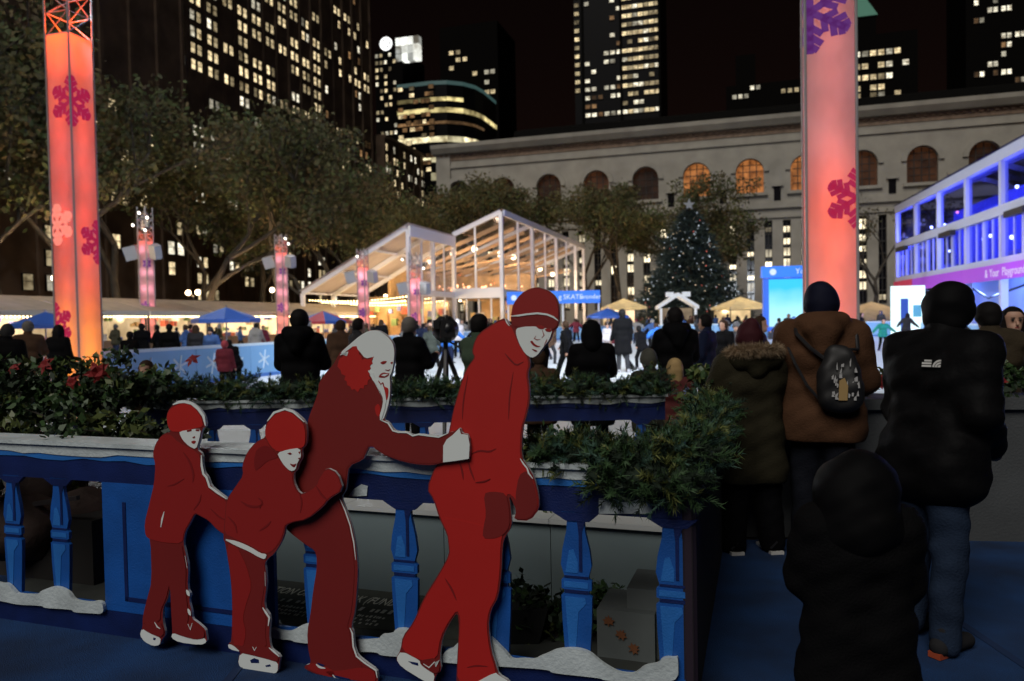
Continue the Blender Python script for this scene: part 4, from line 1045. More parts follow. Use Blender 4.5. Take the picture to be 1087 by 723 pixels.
def baluster_parts(t, x, z0, z1, w_, y):
    """flat cut baluster with printed light and shade"""
    H = z1 - z0; h = w_ / 2
    prof = [(.0, .72), (.04, .78), (.30, .95), (.46, 1.0), (.475, .80), (.50, .80), (.505, .98), (.56, .98), (.575, .80), (.59, .80), (.66, 1.0), (.76, .88), (.88, .60), (.95, .56), (.965, .85), (1.0, .9)]
    poly = [(x + p * h, z0 + H * f) for f, p in prof] + [(x - p * h, z0 + H * f) for f, p in prof[::-1]]
    b = MB().prism(poly, y, y + .02).build('baluster', K_BLUE, t)
    s = MB(); e = .0025
    s.prism([(x - .50 * h, z0 + H * .05), (x - .15 * h, z0 + H * .05), (x + .1 * h, z0 + H * .36), (x + .62 * h, z0 + H * .42), (x + .55 * h, z0 + H * .455), (x - .75 * h, z0 + H * .455)], y - e, y - .0005)
    s.prism([(x - .8 * h, z0 + H * .515), (x + .75 * h, z0 + H * .515), (x + .75 * h, z0 + H * .553), (x - .8 * h, z0 + H * .553)], y - e, y - .0005)
    s.prism([(x - .70 * h, z0 + H * .61), (x + .1 * h, z0 + H * .61), (x + .12 * h, z0 + H * .68), (x - .15 * h, z0 + H * .76), (x - .45 * h, z0 + H * .75)], y - e, y - .0005)
    s.build('highlight_print', K_LIGHT, b)
    s = MB(); s.prism([(x + .05 * h, z0 + H * .99), (x + .85 * h, z0 + H * .99), (x + .42 * h, z0 + H * .88), (x + .4 * h, z0 + H * .62), (x + .2 * h, z0 + H * .62), (x + .2 * h, z0 + H * .86)], y - e * 1.4, y - .0006)
    s.prism([(x - .78 * h, z0 + H * .478), (x + .78 * h, z0 + H * .478), (x + .78 * h, z0 + H * .50), (x - .78 * h, z0 + H * .50)], y - e, y - .0005)
    s.prism([(x - .78 * h, z0 + H * .575), (x + .78 * h, z0 + H * .575), (x + .78 * h, z0 + H * .59), (x - .78 * h, z0 + H * .59)], y - e, y - .0005)
    s.build('shade_print', K_NAVY, b)
def balustrade(name, label, loc, rz, L, solids, bals, top=1.0, bw=.135, seed=1, group=None, plain=False):
    t = thing(name, label, 'balustrade', loc, rz, group)
    y = 0.0; zo, zr = .168, top - .19            # opening from zo to zr
    MB().box(0, L, y, y + .02, 0.0, .135).build('bottom_rail', K_NAVY, t)
    MB().box(0, L, y - .003, y + .02, .1352, zo).build('bottom_moulding', K_BLUE, t)
    MB().box(0, L, y, y + .02, zr, top - .065).build('top_rail', K_NAVY, t)
    MB().prism(wavy(0, L, top - .075, top - .02, .010, seed, int(L * 7)), y - .006, y + .02).build('top_moulding', K_NAVY if plain else K_LIGHT, t)
    MB().prism(wavy(0, L, top - .048, top, .011, seed + 3, int(L * 9)), y - .012, y + .02).build('snow_trim', K_SNOW, t)
    MB().box(-.02, L + .02, y - .03, y + .17, top + .001, top + .022).build('ledge', K_SNOW, t)
    for (x0, x1) in solids:
        p = MB().box(x0, x1, y - .004, y + .02, zo, zr).build('pier_panel', K_BLUE, t)
        gr = MB(); a, b2, c, d = x0 + .14, x1 - .10, zo + .03, zr - .10
        for (q0, q1, r0, r1) in ((a, a + .022, c, d), (a, b2, c, c + .022)): gr.box(q0, q1, y - .008, y - .0045, r0, r1)
        gr.build('groove_print', K_NAVY, p)
    for x in bals:
        baluster_parts(t, x, zo - .01, zr + .005, bw, y)
        MB().prism([(x - bw * .75, zr + .0), (x + bw * .75, zr + .0), (x + bw * .45, zr - .035), (x - bw * .3, zr - .035)], y - .005, y + .018).build('capital', K_NAVY, t)
    return t
def sx(px): return Q(px, 560)[0]
LA = (PB - PA).length
xa = [sx(8), sx(58), sx(330), sx(425), sx(523), sx(609), sx(712)]
panelA = balustrade('printed_balustrade', 'blue printed balustrade panel with snow trim behind the red cut-outs', local(-.9, 0.03), PRZ, LA + .9, [(sx(105) + .9, sx(286) + .9)], [x + .9 for x in xa] + [.25, .58], 1.016)
for poly in ([(-60, 613), (-40, 618), (-20, 612), (0, 620), (7, 619), (14.5, 627), (18, 631), (40, 631.7), (43.7, 627), (54.6, 623), (63.7, 623.7), (72.8, 629), (78, 637.5), (94.6, 640), (103, 638), (109, 640), (110, 652), (95, 651), (78, 650), (76.4, 647), (47, 645.5), (45, 643), (18, 642), (0, 637.5), (-60, 632)],
             [(287, 666), (292, 668), (296, 670), (307, 671), (313, 668), (320, 664), (334, 661), (334, 684), (312, 681.5), (310, 679.5), (287, 678)],
             [(368, 681), (376, 680), (390, 680), (402, 679), (404, 675), (406, 674), (411, 674), (417, 672.5), (419, 669), (421.5, 668), (430, 667.5), (440, 672), (452, 672), (456, 682), (462, 690), (469, 698), (472, 692), (475.6, 690), (480, 689), (484, 684), (490, 682), (500, 684), (510, 680), (517, 676), (521, 677), (532, 688), (538, 694), (543, 701), (555, 700), (567, 701), (572, 698), (582, 694), (590, 690), (606, 688.5), (618, 690), (627, 694), (634, 700), (640, 705), (655, 714), (668, 716), (675, 715), (684, 707), (699, 705), (702, 700), (708, 698), (716, 699), (720, 697.6), (720, 726), (660, 724), (640, 722), (638, 720), (600, 716), (585, 714), (583, 711), (540, 708), (500, 706), (469, 703), (440, 700), (437, 698), (404, 696), (400, 692), (368, 692)]):
    MB().prism([(x + .9, z) for x, z in (Q(a, b_, -.005) for a, b_ in chaikin(poly, 2))], -.026, -.004).build('snow_heap', K_SNOW, panelA)
for poly in ([(636, 529), (652, 529), (660, 533), (672, 532), (680, 529), (692, 528), (692, 545), (636, 545)], [(376, 519), (384, 514), (391, 516), (390, 526), (370, 527)], [(541, 529), (548, 534), (556, 536), (555, 546), (541, 546)]):
    MB().prism([(x + .9, z) for x, z in (Q(a, b_, -.03) for a, b_ in poly)], -.007, -.001).build('snow_patch', K_SNOW, panelA)
# the stretch to the left, out past the frame, and the dark return at the right end
M_dark = mat('dark_felt', (0.010, 0.007, 0.011), .9)
e0 = local(LA + .015, 0.03); e1 = Vector((1.46, 5.45, 0)); dv = e1 - e0
rt = thing('return_panel', 'dark side panel at the right end of the blue balustrade', 'panel', e0, math.atan2(dv.y, dv.x))
MB().box(0, dv.length, -.02, .02, 0, .96).build('sheet', M_dark, rt)
MB().tube([(0.03, 0, 0), (0.03, 0, 1.02)], .035, 8).build('end_post', mat('dark_post', (.03, .02, .03), .4), rt)

# --- cut-out figures: flat boards with printed layers
F_RED = mat('print_red', (0.45, 0.015, 0.011), .5, var=.05, vs=2); F_DK = mat('print_dark_red', (0.19, 0.013, 0.011), .5, var=.05, vs=2)
F_MID = mat('print_mid_red', (0.29, 0.013, 0.011), .5); F_WH = mat('print_white', (0.76, 0.82, 0.81), .5); F_LINE = mat('print_fold_red', (0.20, 0.008, 0.008), .5)
F_EDGE = mat('board_edge', (0.5, 0.52, 0.54), .7)
def cutout(label, off, board, layers, board_mat=None):
    t = thing('skater_cutout', label, 'cut-out figure', local(0, 0), PRZ)
    qb = [Q(x, y, off) for x, y in chaikin(board)]
    MB().prism(qb, -off, -off + .014, 0, 1).build('board', [board_mat or F_DK, F_EDGE], t)
    zmin = min(z for x, z in qb)
    lev = {}
    for i, (name, m, poly, lv, sm) in enumerate(layers):
        y1 = -off - .0008 - lv * .0016
        pp = chaikin(poly) if sm else poly
        MB().prism([Q(x, y, off) for x, y in pp], y1 - .0014, y1).build(name, m, t)
    return t
def stroke(pts, wd):                          # thin polygon along a polyline, in pixels
    l, r = [], []
    for i, p in enumerate(pts):
        a = pts[max(i - 1, 0)]; b = pts[min(i + 1, len(pts) - 1)]; dx, dy = b[0] - a[0], b[1] - a[1]; L = math.hypot(dx, dy) or 1
        k = wd / 2 * (1 if 0 < i < len(pts) - 1 else .35); l.append((p[0] - dy / L * k, p[1] + dx / L * k)); r.append((p[0] + dy / L * k, p[1] - dx / L * k))
    return l + r[::-1]
# first child
kid1_sil = [(181.6,458.7),(177.7,452),(176.6,441),(179.7,433.5),(186.5,428),(195,425.6),(204,427.5),(211.6,433.5),(217,441),(219.5,452),(214.5,455),(212.5,466.5),(209,477),(215,482),(215.2,493.5),(217,502),(220.5,506),(224,516),(232,522.5),(241.5,529.5),(249,545),(246,562),(240,568.5),(231,563),(222,553),(213,548),(207,545),(202,555),(196.5,564.5),(194.5,577),(197,587),(200,602),(199,625),(202.5,631),(200.5,637),(203.5,649),(204,657),(210,661),(218,668),(219,674),(220,681.6),(213.5,684.8),(190.5,682),(182,677.5),(183,671),(181.6,647),(180.6,622),(177.7,636),(173,645),(172.5,659),(176,673),(171.5,679),(170,684.8),(163,686),(153.5,681),(148.5,674),(151.4,666),(151.4,654.5),(156.3,635),(161,617.7),(160,573),(154.3,569),(153.3,555.5),(158.2,536),(163.8,513),(165,493.5),(162,482),(165,471),(171,462.6),(176,459.5)]
cutout('first red child cut-out from the left, round helmet and puffy jacket', .075, kid1_sil, [
    ('helmet_rim', F_WH, stroke([(184,429.5),(190,426.8),(196,426.2),(204,428.2),(211,434),(216.5,441.5),(218.6,452)], 3.0), 1, False), ('sleeve_edge', F_WH, stroke([(214.2,483),(214.6,494),(216.4,503),(219.8,507),(223,516.6),(231.5,523),(241,529.6)], 2.2), 1, False), ('trouser_edge', F_WH, stroke([(197,590),(199.2,603)], 1.0), 1, False), ('trouser_edge', F_WH, [(198,625),(202,628),(202.4,633),(199,631)], 2, True), ('trouser_edge', F_WH, [(199.5,645),(203,648),(203.6,654),(200.4,651)], 2, True), ('skate_blade', F_WH, [(148.7,674),(151,667),(160,672),(171,677),(170,684.5),(163,685.8),(153.5,681)], 0, True), ('skate_blade', F_WH, [(182,677),(183.5,671.5),(196,675.5),(208,678.5),(217.4,677),(219.8,681.6),(213.5,684.6),(190.5,681.8)], 0, True),
    ('jacket', F_MID, [(176,461),(171,464),(165.6,471.5),(162.6,482),(165.4,494),(164,513),(158.6,536),(153.7,555.5),(154.6,568.5),(160,572.5),(175,576),(193.8,577),(195.6,564),(202,553),(207,544),(213,547),(222,552),(231,562),(240,567),(245,561),(247.5,545),(240,532),(230,526),(221.5,518.5),(218,507),(213.5,502),(213,484),(206,478),(190,470),(182,462)], 0, True),
    ('trousers', F_DK, [(160.5,573),(175,576.5),(193.5,577.5),(195,588),(198,602),(197.4,626),(199,640),(200.5,655),(199,663),(184,669),(182.4,647),(180.8,618),(176.5,636),(171,647),(170.5,660),(152.2,663),(152,654.5),(157,635),(161.6,617)], 1, True),
    ('helmet', F_RED, [(181.6,458),(178.2,451),(177.4,441),(181,434.5),(188,429.5),(195,428),(203,430),(209.5,436),(214.5,444),(216,453),(206,455),(192,458.5)], 0, True),
    ('face', F_WH, [(191,458),(206,455.2),(214,455.5),(212,466.5),(208.6,477),(201,473.5),(194.5,467),(191.5,461)], 1, True),
    ('eye_print', F_LINE, [(199,456.6),(204,455.6),(204,457.4),(199.5,458.4)], 2, False), ('eye_print', F_LINE, [(208.5,455.6),(212.5,455.6),(212,457.6),(208.6,457.4)], 2, False),
    ('nose_print', F_LINE, [(205,464),(207.5,462.8),(207.8,464.6),(205.6,465.2)], 2, False), ('mouth_print', F_MID, [(203.6,468.6),(206.5,467.4),(209,468.4),(207,471.2),(204.6,470.6)], 2, True),
    ('pocket_print', F_WH, stroke([(174.8,543),(172.6,551),(171.2,559.5)], 1.8), 1, False), ('fold_print', F_LINE, stroke([(195,480),(202,490),(206,503),(205,512)], 2.2), 1, True), ('fold_print', F_LINE, stroke([(178,516),(186,514),(196,508)], 1.8), 1, True), ('fold_print', F_LINE, stroke([(224,540),(232,548),(240,552)], 1.8), 1, True), ('fold_print', F_LINE, stroke([(206,541),(212,533),(214,525)], 2), 1, True),
    ('skate_boot', F_DK, [(152.4,662),(170.5,659),(175.5,671),(171,676.5),(160,672),(152,667)], 2, True), ('skate_boot', F_DK, [(184,668),(199,661),(204,660),(212,665.5),(217.8,670),(217.4,677),(208,678.5),(196,675.5),(185,671.5)], 2, True), ('lace_print', F_WH, stroke([(165,660),(168,665),(171,667)], 1.3), 3, False), ('lace_print', F_WH, stroke([(200.5,662),(203,668),(205,661)], 1.3), 3, False), ('blade_gap', K_NAVY, [(163.5,676.6),(166,677.2),(165,679.4),(163,678.8)], 1, False)])
# second child
kid2_sil = [(282,464),(281.2,456),(284,446),(291.3,437.2),(303,433.2),(312,436.2),(324.5,447.5),(326,460),(325,472),(320,477),(321,486),(317,492),(315,499.5),(311.6,502),(312,512),(316,521),(321,525),(336,515),(338.4,507),(346.5,496),(358.5,502),(364.6,520),(348,530.5),(343,538),(326,551.6),(310,554.5),(303,558),(302,566),(298.8,575),(291,588),(283.5,593.5),(281,598),(282.5,607),(283,622),(280,644),(287.4,655),(285.5,673),(287,686),(289,690),(298,696.3),(296.4,703),(295.2,713.5),(288.4,715.6),(259.4,711.6),(252.8,705),(253.6,696.5),(255.8,692.5),(243.6,688.5),(242.4,683),(246,681),(246.6,638),(244.6,611),(239.2,577),(236.8,571),(238.5,552),(240,531),(251.6,514),(258,505),(257,493.4),(262.2,480),(271.8,469)]
cutout('second red child cut-out bending forward, knit cap and pale jacket hem', .098, kid2_sil, [
    ('cap_rim', F_WH, stroke([(284.3,447),(291.5,438),(303,434),(312,437),(323.8,447.8)], 2.4), 2, False), ('jacket_hem', F_WH, [(237.2,571.5),(252,574),(266,580),(277,587),(284,588),(282,593.5),(276,591.5),(265,585),(251,579)], 2, True), ('skate_blade', F_WH, [(255,693),(268,695.5),(284,699.5),(295.5,703),(295,713.4),(288.4,715.4),(259.4,711.4),(253,705)], 0, True), ('skate_blade', F_WH, [(242.6,683.5),(247,684),(257,692),(243.8,688.4)], 2, True), ('trouser_edge', F_WH, stroke([(281.8,607),(282.2,622)], 1.0), 1, False), ('trouser_edge', F_WH, stroke([(279.4,644.6),(283,650),(286.6,655.5),(285.4,664)], 2.0), 2, False), ('boot_edge', F_WH, stroke([(286.4,687),(292,691.5),(297.4,696.5)], 2.0), 3, False),
    ('jacket', F_MID, [(282,465),(272,470),(262.8,480.5),(257.8,493.4),(258.8,505),(252.4,514.4),(241,531),(239.6,552),(238.5,566),(252,573),(266,579),(277,585.5),(284,587.5),(290.5,584),(298,573.5),(301,565),(302.4,557),(310,553.6),(326,550.8),(342.4,537),(347.6,529.4),(363.6,519.6),(357.8,503),(346.6,497.4),(339,508.6),(336.6,516),(321,526.4),(314.5,522),(310.8,512),(310.5,502),(303,496),(297,488),(290,480)], 0, True),
    ('trousers', F_DK, [(240,577),(252,579),(266,585.5),(276,592),(281,598),(281.4,608),(281,622),(277,645),(283,655),(281.5,673),(284,687),(266,690),(246.6,684),(247,638),(245.2,611)], 0, True), ('trouser_front', F_MID, [(240.5,577.5),(252,580),(262,600),(268,622),(262,640),(258,656),(262,672),(258,688),(247,684),(247.6,638),(246,611)], 1, True),
    ('cap', F_RED, [(282,463),(282,456),(285.5,447.5),(292.3,439.5),(303,435.8),(311,438.8),(322.5,449.5),(324.8,460),(324,473),(319,475.8),(306,477),(296,480),(288,474)], 1, True),
    ('face', F_WH, [(295,480.6),(306,477),(319,475.2),(320.4,485),(316.4,490.6),(314.3,498.8),(309,500),(303,494.8),(297.8,487)], 2, True),
    ('eye_print', F_LINE, [(305.8,481.2),(308.6,480),(311,481.6),(308.4,482.6)], 3, False), ('nose_print', F_LINE, [(317,486),(319.4,485.6),(318.6,488)], 3, False), ('mouth_print', F_LINE, [(308,491.6),(312.5,493),(316,491.4),(313.5,496),(311,495)], 3, True), ('brow_print', F_MID, [(317.4,479.5),(319.6,479),(319,482)], 3, False),
    ('hood_shade', F_LINE, [(273,476),(284,472),(292,480),(296,486),(284,489),(277,496),(271,500),(270,488)], 1, True), ('fold_print', F_LINE, stroke([(256,532),(264,537),(273,538),(280,535)], 2.6), 1, True), ('fold_print', F_LINE, stroke([(276,563),(284,558),(288,553)], 2.6), 1, True), ('fold_print', F_LINE, stroke([(318,522),(321,533),(319,544)], 2), 1, True), ('fold_print', F_LINE, stroke([(336,516),(342,526),(349,531)], 2.4), 1, True), ('fold_print', F_LINE, stroke([(242,548),(250,556),(252,566)], 2.2), 1, True), ('fold_print', F_LINE, stroke([(274,528),(279,532),(276,540)], 2.2), 1, True),
    ('skate_boot', F_DK, [(247,683.5),(262,686),(284,686),(290,691),(296.6,696.5),(295,702.5),(284,699),(268,695),(257,692.4)], 2, True), ('lace_print', F_WH, stroke([(269,686),(271,690),(273,686.5)], 1.3), 3, False), ('blade_gap', K_NAVY, [(266,700.5),(270,698.4),(275,700),(275.5,703.5),(267,703.4)], 1, False), ('blade_gap', K_NAVY, [(282,706.2),(287,705),(288,707),(283,707.6)], 1, False)])
# the woman
mom_sil = [(361.3,373.4),(371,365.7),(382,356.2),(391.5,350.8),(401,350.2),(410.3,355.4),(417.2,363.2),(419.2,373),(418.2,386),(416.2,395.6),(413.8,399.5),(414.8,408.5),(413.8,425),(410.6,437),(407.2,445.4),(412.6,448),(418,456.2),(423,458),(432,458),(438.5,461.8),(444.7,460.2),(466,463.2),(473.5,461),(477,459),(482,458),(488.6,453.6),(490.3,460),(497.6,461),(499.3,478.6),(498.2,487.2),(470.6,491),(459,494),(439.4,492.8),(421.4,488.2),(407,482.4),(392.6,472.2),(387.6,482.6),(385.6,488),(370.4,494.6),(368.4,508.4),(367.4,520),(362,528),(367.4,541.4),(373.3,557),(377.2,576.3),(379,593),(380,608),(377,649),(372.5,665),(375.2,671),(376,685.6),(379.6,696),(388.8,703.4),(399.9,711),(401.4,718.7),(400.5,728),(386,731),(350,724),(342.5,721.8),(341,716.6),(335,715.4),(323.4,710),(323.4,706.4),(330.6,704.6),(327,689),(326,671),(329.7,650.7),(332.4,626.8),(336.2,604.7),(336.2,592),(334.3,584.4),(325,578.6),(309.7,567),(303.4,561),(303,540),(306,515),(312,490),(320,470),(325.4,457),(327.4,444),(334,427),(337.8,416),(338.5,406.3),(346.2,395),(353.5,387.6),(357.6,380)]
cutout('red cut-out woman leaning forward in pale knit hat, arm stretched out', .052, mom_sil, [
    ('gripping_hand', F_WH, [(471.0,473),(474.6,466.4),(481,461.6),(488.2,454.4),(489.8,460.6),(497.2,461.4),(499,472),(498.2,486.8),(484,489),(470.8,490.6)], 2, False),
    ('hat_and_face', F_WH, [(361.5,374.5),(371,366),(382,356.6),(391.5,351),(401,350.4),(410.2,355.8),(417,363.5),(419,373),(418,386),(416,395.6),(413.6,399.5),(414.5,408.5),(413.5,425),(410.3,437),(407,445.6),(403,446),(406,430),(404,418),(396,403),(390,394),(394,388),(397,378.6),(388,380.8),(382,373),(375,367.5),(369,372),(365,375)], 0, True), ('sleeve_edge', F_WH, stroke([(404,445.6),(412.4,449),(417.4,457),(423,458.6),(432,458.8),(438.5,462.4),(444.7,461),(466,463.8),(476,459.8)], 1.7), 1, False), ('boot_edge', F_WH, stroke([(372,666),(374.6,672),(375.6,686),(379.2,696.4),(388.4,703.8),(399.6,711.2),(401,719)], 1.6), 2, False),
    ('coat', F_DK, [(358.5,381),(354.6,388.6),(347,396),(339.2,407),(338.6,416.4),(334.8,427.4),(328.2,444.4),(326,457.4),(320.6,470.4),(312.6,490.4),(306.8,515),(304,540),(304.4,560.4),(310,566),(325.4,577.6),(335,583.6),(337,592),(337,604.7),(333.2,626.8),(330.5,650.7),(326.8,671),(327.8,689),(331.4,704),(345,710),(360,714),(378,712),(386,708),(376,698),(372.5,686),(371.5,672),(368.5,665),(373.5,649),(376.6,608),(375.6,593),(374,576.3),(369.6,557),(363.6,541.4),(359,529),(360.6,526.6),(366,519.4),(367,508),(369,493.6),(384.6,486.8),(386.4,482),(392.4,470.6),(407.4,481.2),(421.8,487),(439.4,491.2),(459,492.4),(470.4,490),(471,470),(466,466),(444.7,463.4),(438.5,465),(431,461.4),(423,461.4),(416,459.6),(410.6,451.4),(403,447.5),(405,437),(407.5,424),(402,412),(394,401),(380,395)], 0, True),
    ('hair', F_RED, [(358.6,389),(360,383),(361.4,380.4),(364,379),(365,375.5),(369,374.5),(370,371.6),(373,371),(374.6,367.8),(378.8,367.4),(380,371),(382,373),(381.4,376),(383.6,378),(385,382),(387.8,380.8),(392,381.5),(397.2,378.4),(395,382.5),(396,386),(393,388),(394,391),(391.2,394.6),(393,397),(392,399.5),(394,401.5),(391,404),(390.4,408.5),(387,409),(386.6,412.5),(383,412),(380.3,416.4),(377,413),(374,414),(372,410),(369,409),(368.6,405),(366,403),(367.2,399),(363,397),(362,393)], 1, False),
    ('hat_edge', F_WH, stroke([(361.5,377),(366,374),(368,375.5),(369.5,373),(368.5,378)], 2.4), 2, True),
    ('scarf', F_WH, stroke([(391.6,393.4),(395.4,397),(397.4,402.5),(402.6,408.4),(407.4,416.5),(409,425),(407.6,433),(405.2,441),(404.6,446)], 3.2), 2, False),
    ('neck_shade', F_RED, [(406.5,408),(409.5,411),(412.8,412),(412.6,420),(410.6,426),(409.8,418),(408,412.5)], 1, True), ('coat_front', F_RED, [(398,432),(402,428),(404.5,434),(403,443),(399.6,440)], 1, True),
    ('eye_print', F_MID, [(403.6,385.2),(406.8,383.2),(411.2,383.2),(409.6,385.6),(406.4,386.8)], 1, True), ('eye_print', F_MID, [(414.4,384.8),(417.6,383.8),(416.6,387)], 1, True), ('mouth_print', F_MID, [(402,400.4),(404.2,396.8),(408,395.2),(411,396.2),(413.8,396.2),(412.6,399),(408.6,401),(404.6,400.8)], 1, True), ('teeth_print', F_WH, [(404.8,398.6),(408,397),(412.6,397.2),(409,399.4)], 2, False), ('chin_print', F_MID, stroke([(402,404),(404.4,408.5),(406.6,406),(408.2,410)], 1.8), 1, True), ('nose_print', F_LINE, stroke([(409,392.4),(412.6,393.4),(414.6,392)], 1.2), 1, False),
    ('skate_boot', F_MID, [(330,703),(345,707),(356,713),(354,719),(341,716),(335,713.4),(326,708.6)], 1, True), ('skate_boot', F_MID, [(345,712),(362,712),(384,708),(397,711.5),(399.4,718.5),(398.6,724),(378,722),(352,718)], 1, True), ('blade_print', F_WH, stroke([(336,704.6),(340,708),(346,709)], 2.4), 2, True), ('blade_print', F_WH, stroke([(353.6,716),(358,720.5),(378,723.4)], 2.4), 2, True), ('blade_gap', K_NAVY, [(337,702.8),(345,705.6),(344,707.4),(339,705.6)], 2, False), ('blade_gap', K_NAVY, [(355,716),(372,720),(370,721.4),(357,718.6)], 3, False), ('leg_edge', F_WH, stroke([(361,529),(366.4,541),(372,557),(376,576),(378,594)], 1.2), 1, False)])
# the man
dad_sil = [(543.3,345.5),(542.2,334.9),(544.6,322.8),(552.6,312),(562.4,306),(571.3,304.7),(582.3,308),(590.2,315),(593.9,325.2),(593.9,338.7),(592.2,347),(587.4,352),(584.4,360.5),(576.7,370.2),(571,378),(564.6,380.6),(561.6,378.4),(563.3,387),(560.4,396.8),(562.4,412.3),(562.4,426),(559.4,440),(554.6,455),(553.6,485.6),(560.8,496),(567.1,506.4),(572.3,527.5),(572.3,540.2),(562.6,553),(545.4,552),(548.2,542),(543,530),(540.4,526),(542.3,542),(543.3,558.8),(536,569.6),(533.2,580),(532.2,608),(529,633.8),(520.6,648.4),(518.4,665),(521.6,690.5),(527,707.5),(529.4,716.5),(541,723),(543,732),(484.6,736),(484.4,723),(485.4,697),(487.4,665),(485.6,649.5),(478.2,659.4),(469.6,676),(466.6,697),(468.8,711.7),(462.4,716.6),(460.4,727),(450,723),(425.5,708),(420,699),(425.2,690),(427.4,675.4),(439,660.6),(449.4,635.2),(465.4,609.6),(477,588.8),(475.9,576),(474.6,567.4),(466.4,550.4),(460,530),(452.8,519),(462.2,494),(470.4,488.6),(471.2,473),(475.8,463),(476.7,457),(481,436),(485.4,420),(492.4,396.6),(498,387),(503.8,379.4),(501,373.6),(503,364),(508,353.8),(525.4,342),(536.4,337),(540.6,343.6)]
cutout('tall red cut-out man in a striped knit cap leading the skaters', .030, dad_sil, [
    ('skate_blade', F_WH, [(420.6,699),(426,690.8),(446,701),(455,711),(461.8,716),(459.7,726.6),(450,722.6),(426,707.8)], 0, True), ('skate_blade', F_WH, [(526,713),(530,716.5),(541,723),(542.4,731),(520,733),(500,731),(500,727)], 2, True),
    ('jacket', F_RED, [(543,347),(539.4,346),(535.6,339.4),(526,343.4),(509,354.8),(504.2,364.2),(502.2,373.6),(505.2,379.4),(499.2,387.4),(493.6,397),(486.6,420.2),(482,436.2),(478,457),(477,463),(472.2,473),(471.8,489),(463.4,495),(454.2,519),(461.4,529.4),(468,550),(476,567),(500,574),(520,566),(536,530),(540,523),(548,530),(551,541),(548,551),(562,551.4),(570.8,539.6),(570.8,527.6),(565.6,507.6),(559,497.6),(551.8,486.6),(552.8,455),(557.6,440),(560.6,426),(560.6,412.3),(558.6,396.8),(561.4,387.4),(559,377.6),(551,366),(546.5,355)], 0, True),
    ('trousers', F_RED, [(467.5,549),(475.8,566),(477,576),(478.2,589),(466.8,610.4),(450.8,636),(440.4,661.4),(428.8,676),(426.8,689.5),(446,701),(464,700),(467.8,676),(476.6,659),(485.6,647),(489,655),(488.6,665),(486.6,697),(485.6,723),(500,726),(527,717),(525.4,708),(520,690.5),(516.8,665),(519,648),(527.4,633.4),(530.6,608),(531.6,578),(534,566),(520,560),(490,552)], 1, True),
    ('mitten', F_DK, [(513.7,523.6),(523,521.4),(537.8,523.4),(541.2,542),(541.4,558.6),(534.4,568),(524,571.6),(512.6,571),(513.8,558),(516.6,546)], 2, True), ('rear_mitten', F_DK, [(551,504),(560,499),(566,510),(570.4,527.6),(570.4,539.4),(562,551),(546,550.6),(549.6,541.6),(547,528)], 1, True), ('cuff_edge', F_WH, stroke([(552.5,486.6),(556,492),(560,497),(561.5,502),(566,508)], 1.6), 2, False),
    ('cap', F_DK, [(543.6,346),(542.9,334.9),(545.2,323.2),(553,312.6),(562.6,306.8),(571.3,305.4),(582,308.7),(589.7,315.5),(593.2,325.2),(593.2,338.7),(591.4,346.8),(586,350),(571,347),(556,347.6)], 1, True), ('cap_top', F_MID, [(543.5,335),(545.6,323.8),(553.4,313.2),(562.8,307.6),(571.3,306.2),(581.6,309.4),(589.2,316),(592.6,325.4),(592.6,338),(584,334.4),(572,332.8),(558,333.6)], 2, True), ('cap_stripe', F_WH, stroke([(542.8,335.6),(551,335),(560,333.6),(571,332.6),(581,333.8),(588,336.6),(593,340.6)], 2.0), 3, False),
    ('face', F_WH, [(548,348.8),(556,346.8),(569,346.4),(580,348.6),(587,349.6),(583.9,360),(576.2,369.7),(570.4,377.5),(564.6,380),(557.8,375.5),(552,365.8),(548.4,356)], 2, True), ('eye_print', F_MID, [(569,346.4),(573,344.6),(579,347.4),(577.5,349.4),(573,349.2)], 3, True), ('eye_print', F_MID, [(578.5,349.6),(582,348.4),(586.5,350),(585,352.4),(580.5,352)], 3, True), ('nose_print', F_MID, stroke([(576,350),(578,356),(575.5,358.5)], 1.0), 3, False), ('smile_print', F_MID, [(563,362.5),(566,366.5),(570.5,368.8),(575,367.4),(571,367),(567.5,364.6),(565.4,361.4)], 3, True), ('chin_print', F_DK, [(564,370),(568.5,373.4),(571.4,373),(568.8,371.2)], 3, True), ('cheek_print', F_MID, stroke([(569.5,356.4),(567.6,359.2),(570.4,360.8),(574,360.2)], .9), 3, False), ('cheek_print', F_MID, stroke([(578,367),(580.4,362),(581,360)], 1.0), 3, False),
    ('hood_edge', F_WH, stroke([(536.4,338),(538.4,342.5),(541,346)], 1.6), 1, False), ('fold_print', F_LINE, stroke([(536,375),(541,381),(548,388),(556,384)], 1.8), 1, True), ('fold_print', F_LINE, stroke([(500,482),(509,478),(520,479.5),(527,476)], 2.0), 1, True), ('fold_print', F_LINE, stroke([(488,490),(491,500),(492,509)], 2.2), 1, True), ('fold_print', F_LINE, stroke([(497,489),(500,500),(504,510)], 2.2), 1, True), ('fold_print', F_LINE, stroke([(505,512),(514,511),(521,508)], 1.8), 2, True), ('fold_print', F_LINE, stroke([(473,614),(480,625),(485,637)], 2.2), 2, True), ('fold_print', F_LINE, stroke([(496,708),(506,706),(518,707)], 2), 2, True), ('fold_print', F_LINE, stroke([(545,395),(541,420),(540,445)], 1.6), 1, True), ('fold_print', F_LINE, stroke([(497,398),(492,425),(491,445)], 1.6), 1, True),
    ('skate_boot', F_DK, [(446,700.5),(464,697.5),(467.8,711),(462,715),(455,711),(447,705)], 2, True), ('blade_gap', K_NAVY, [(433.5,701.6),(444,703.4),(444.4,706.4),(438,704.6)], 1, False), ('lace_print', F_WH, stroke([(450,704),(456,708),(462,702),(463,707),(467,700)], 1.2), 3, False)])

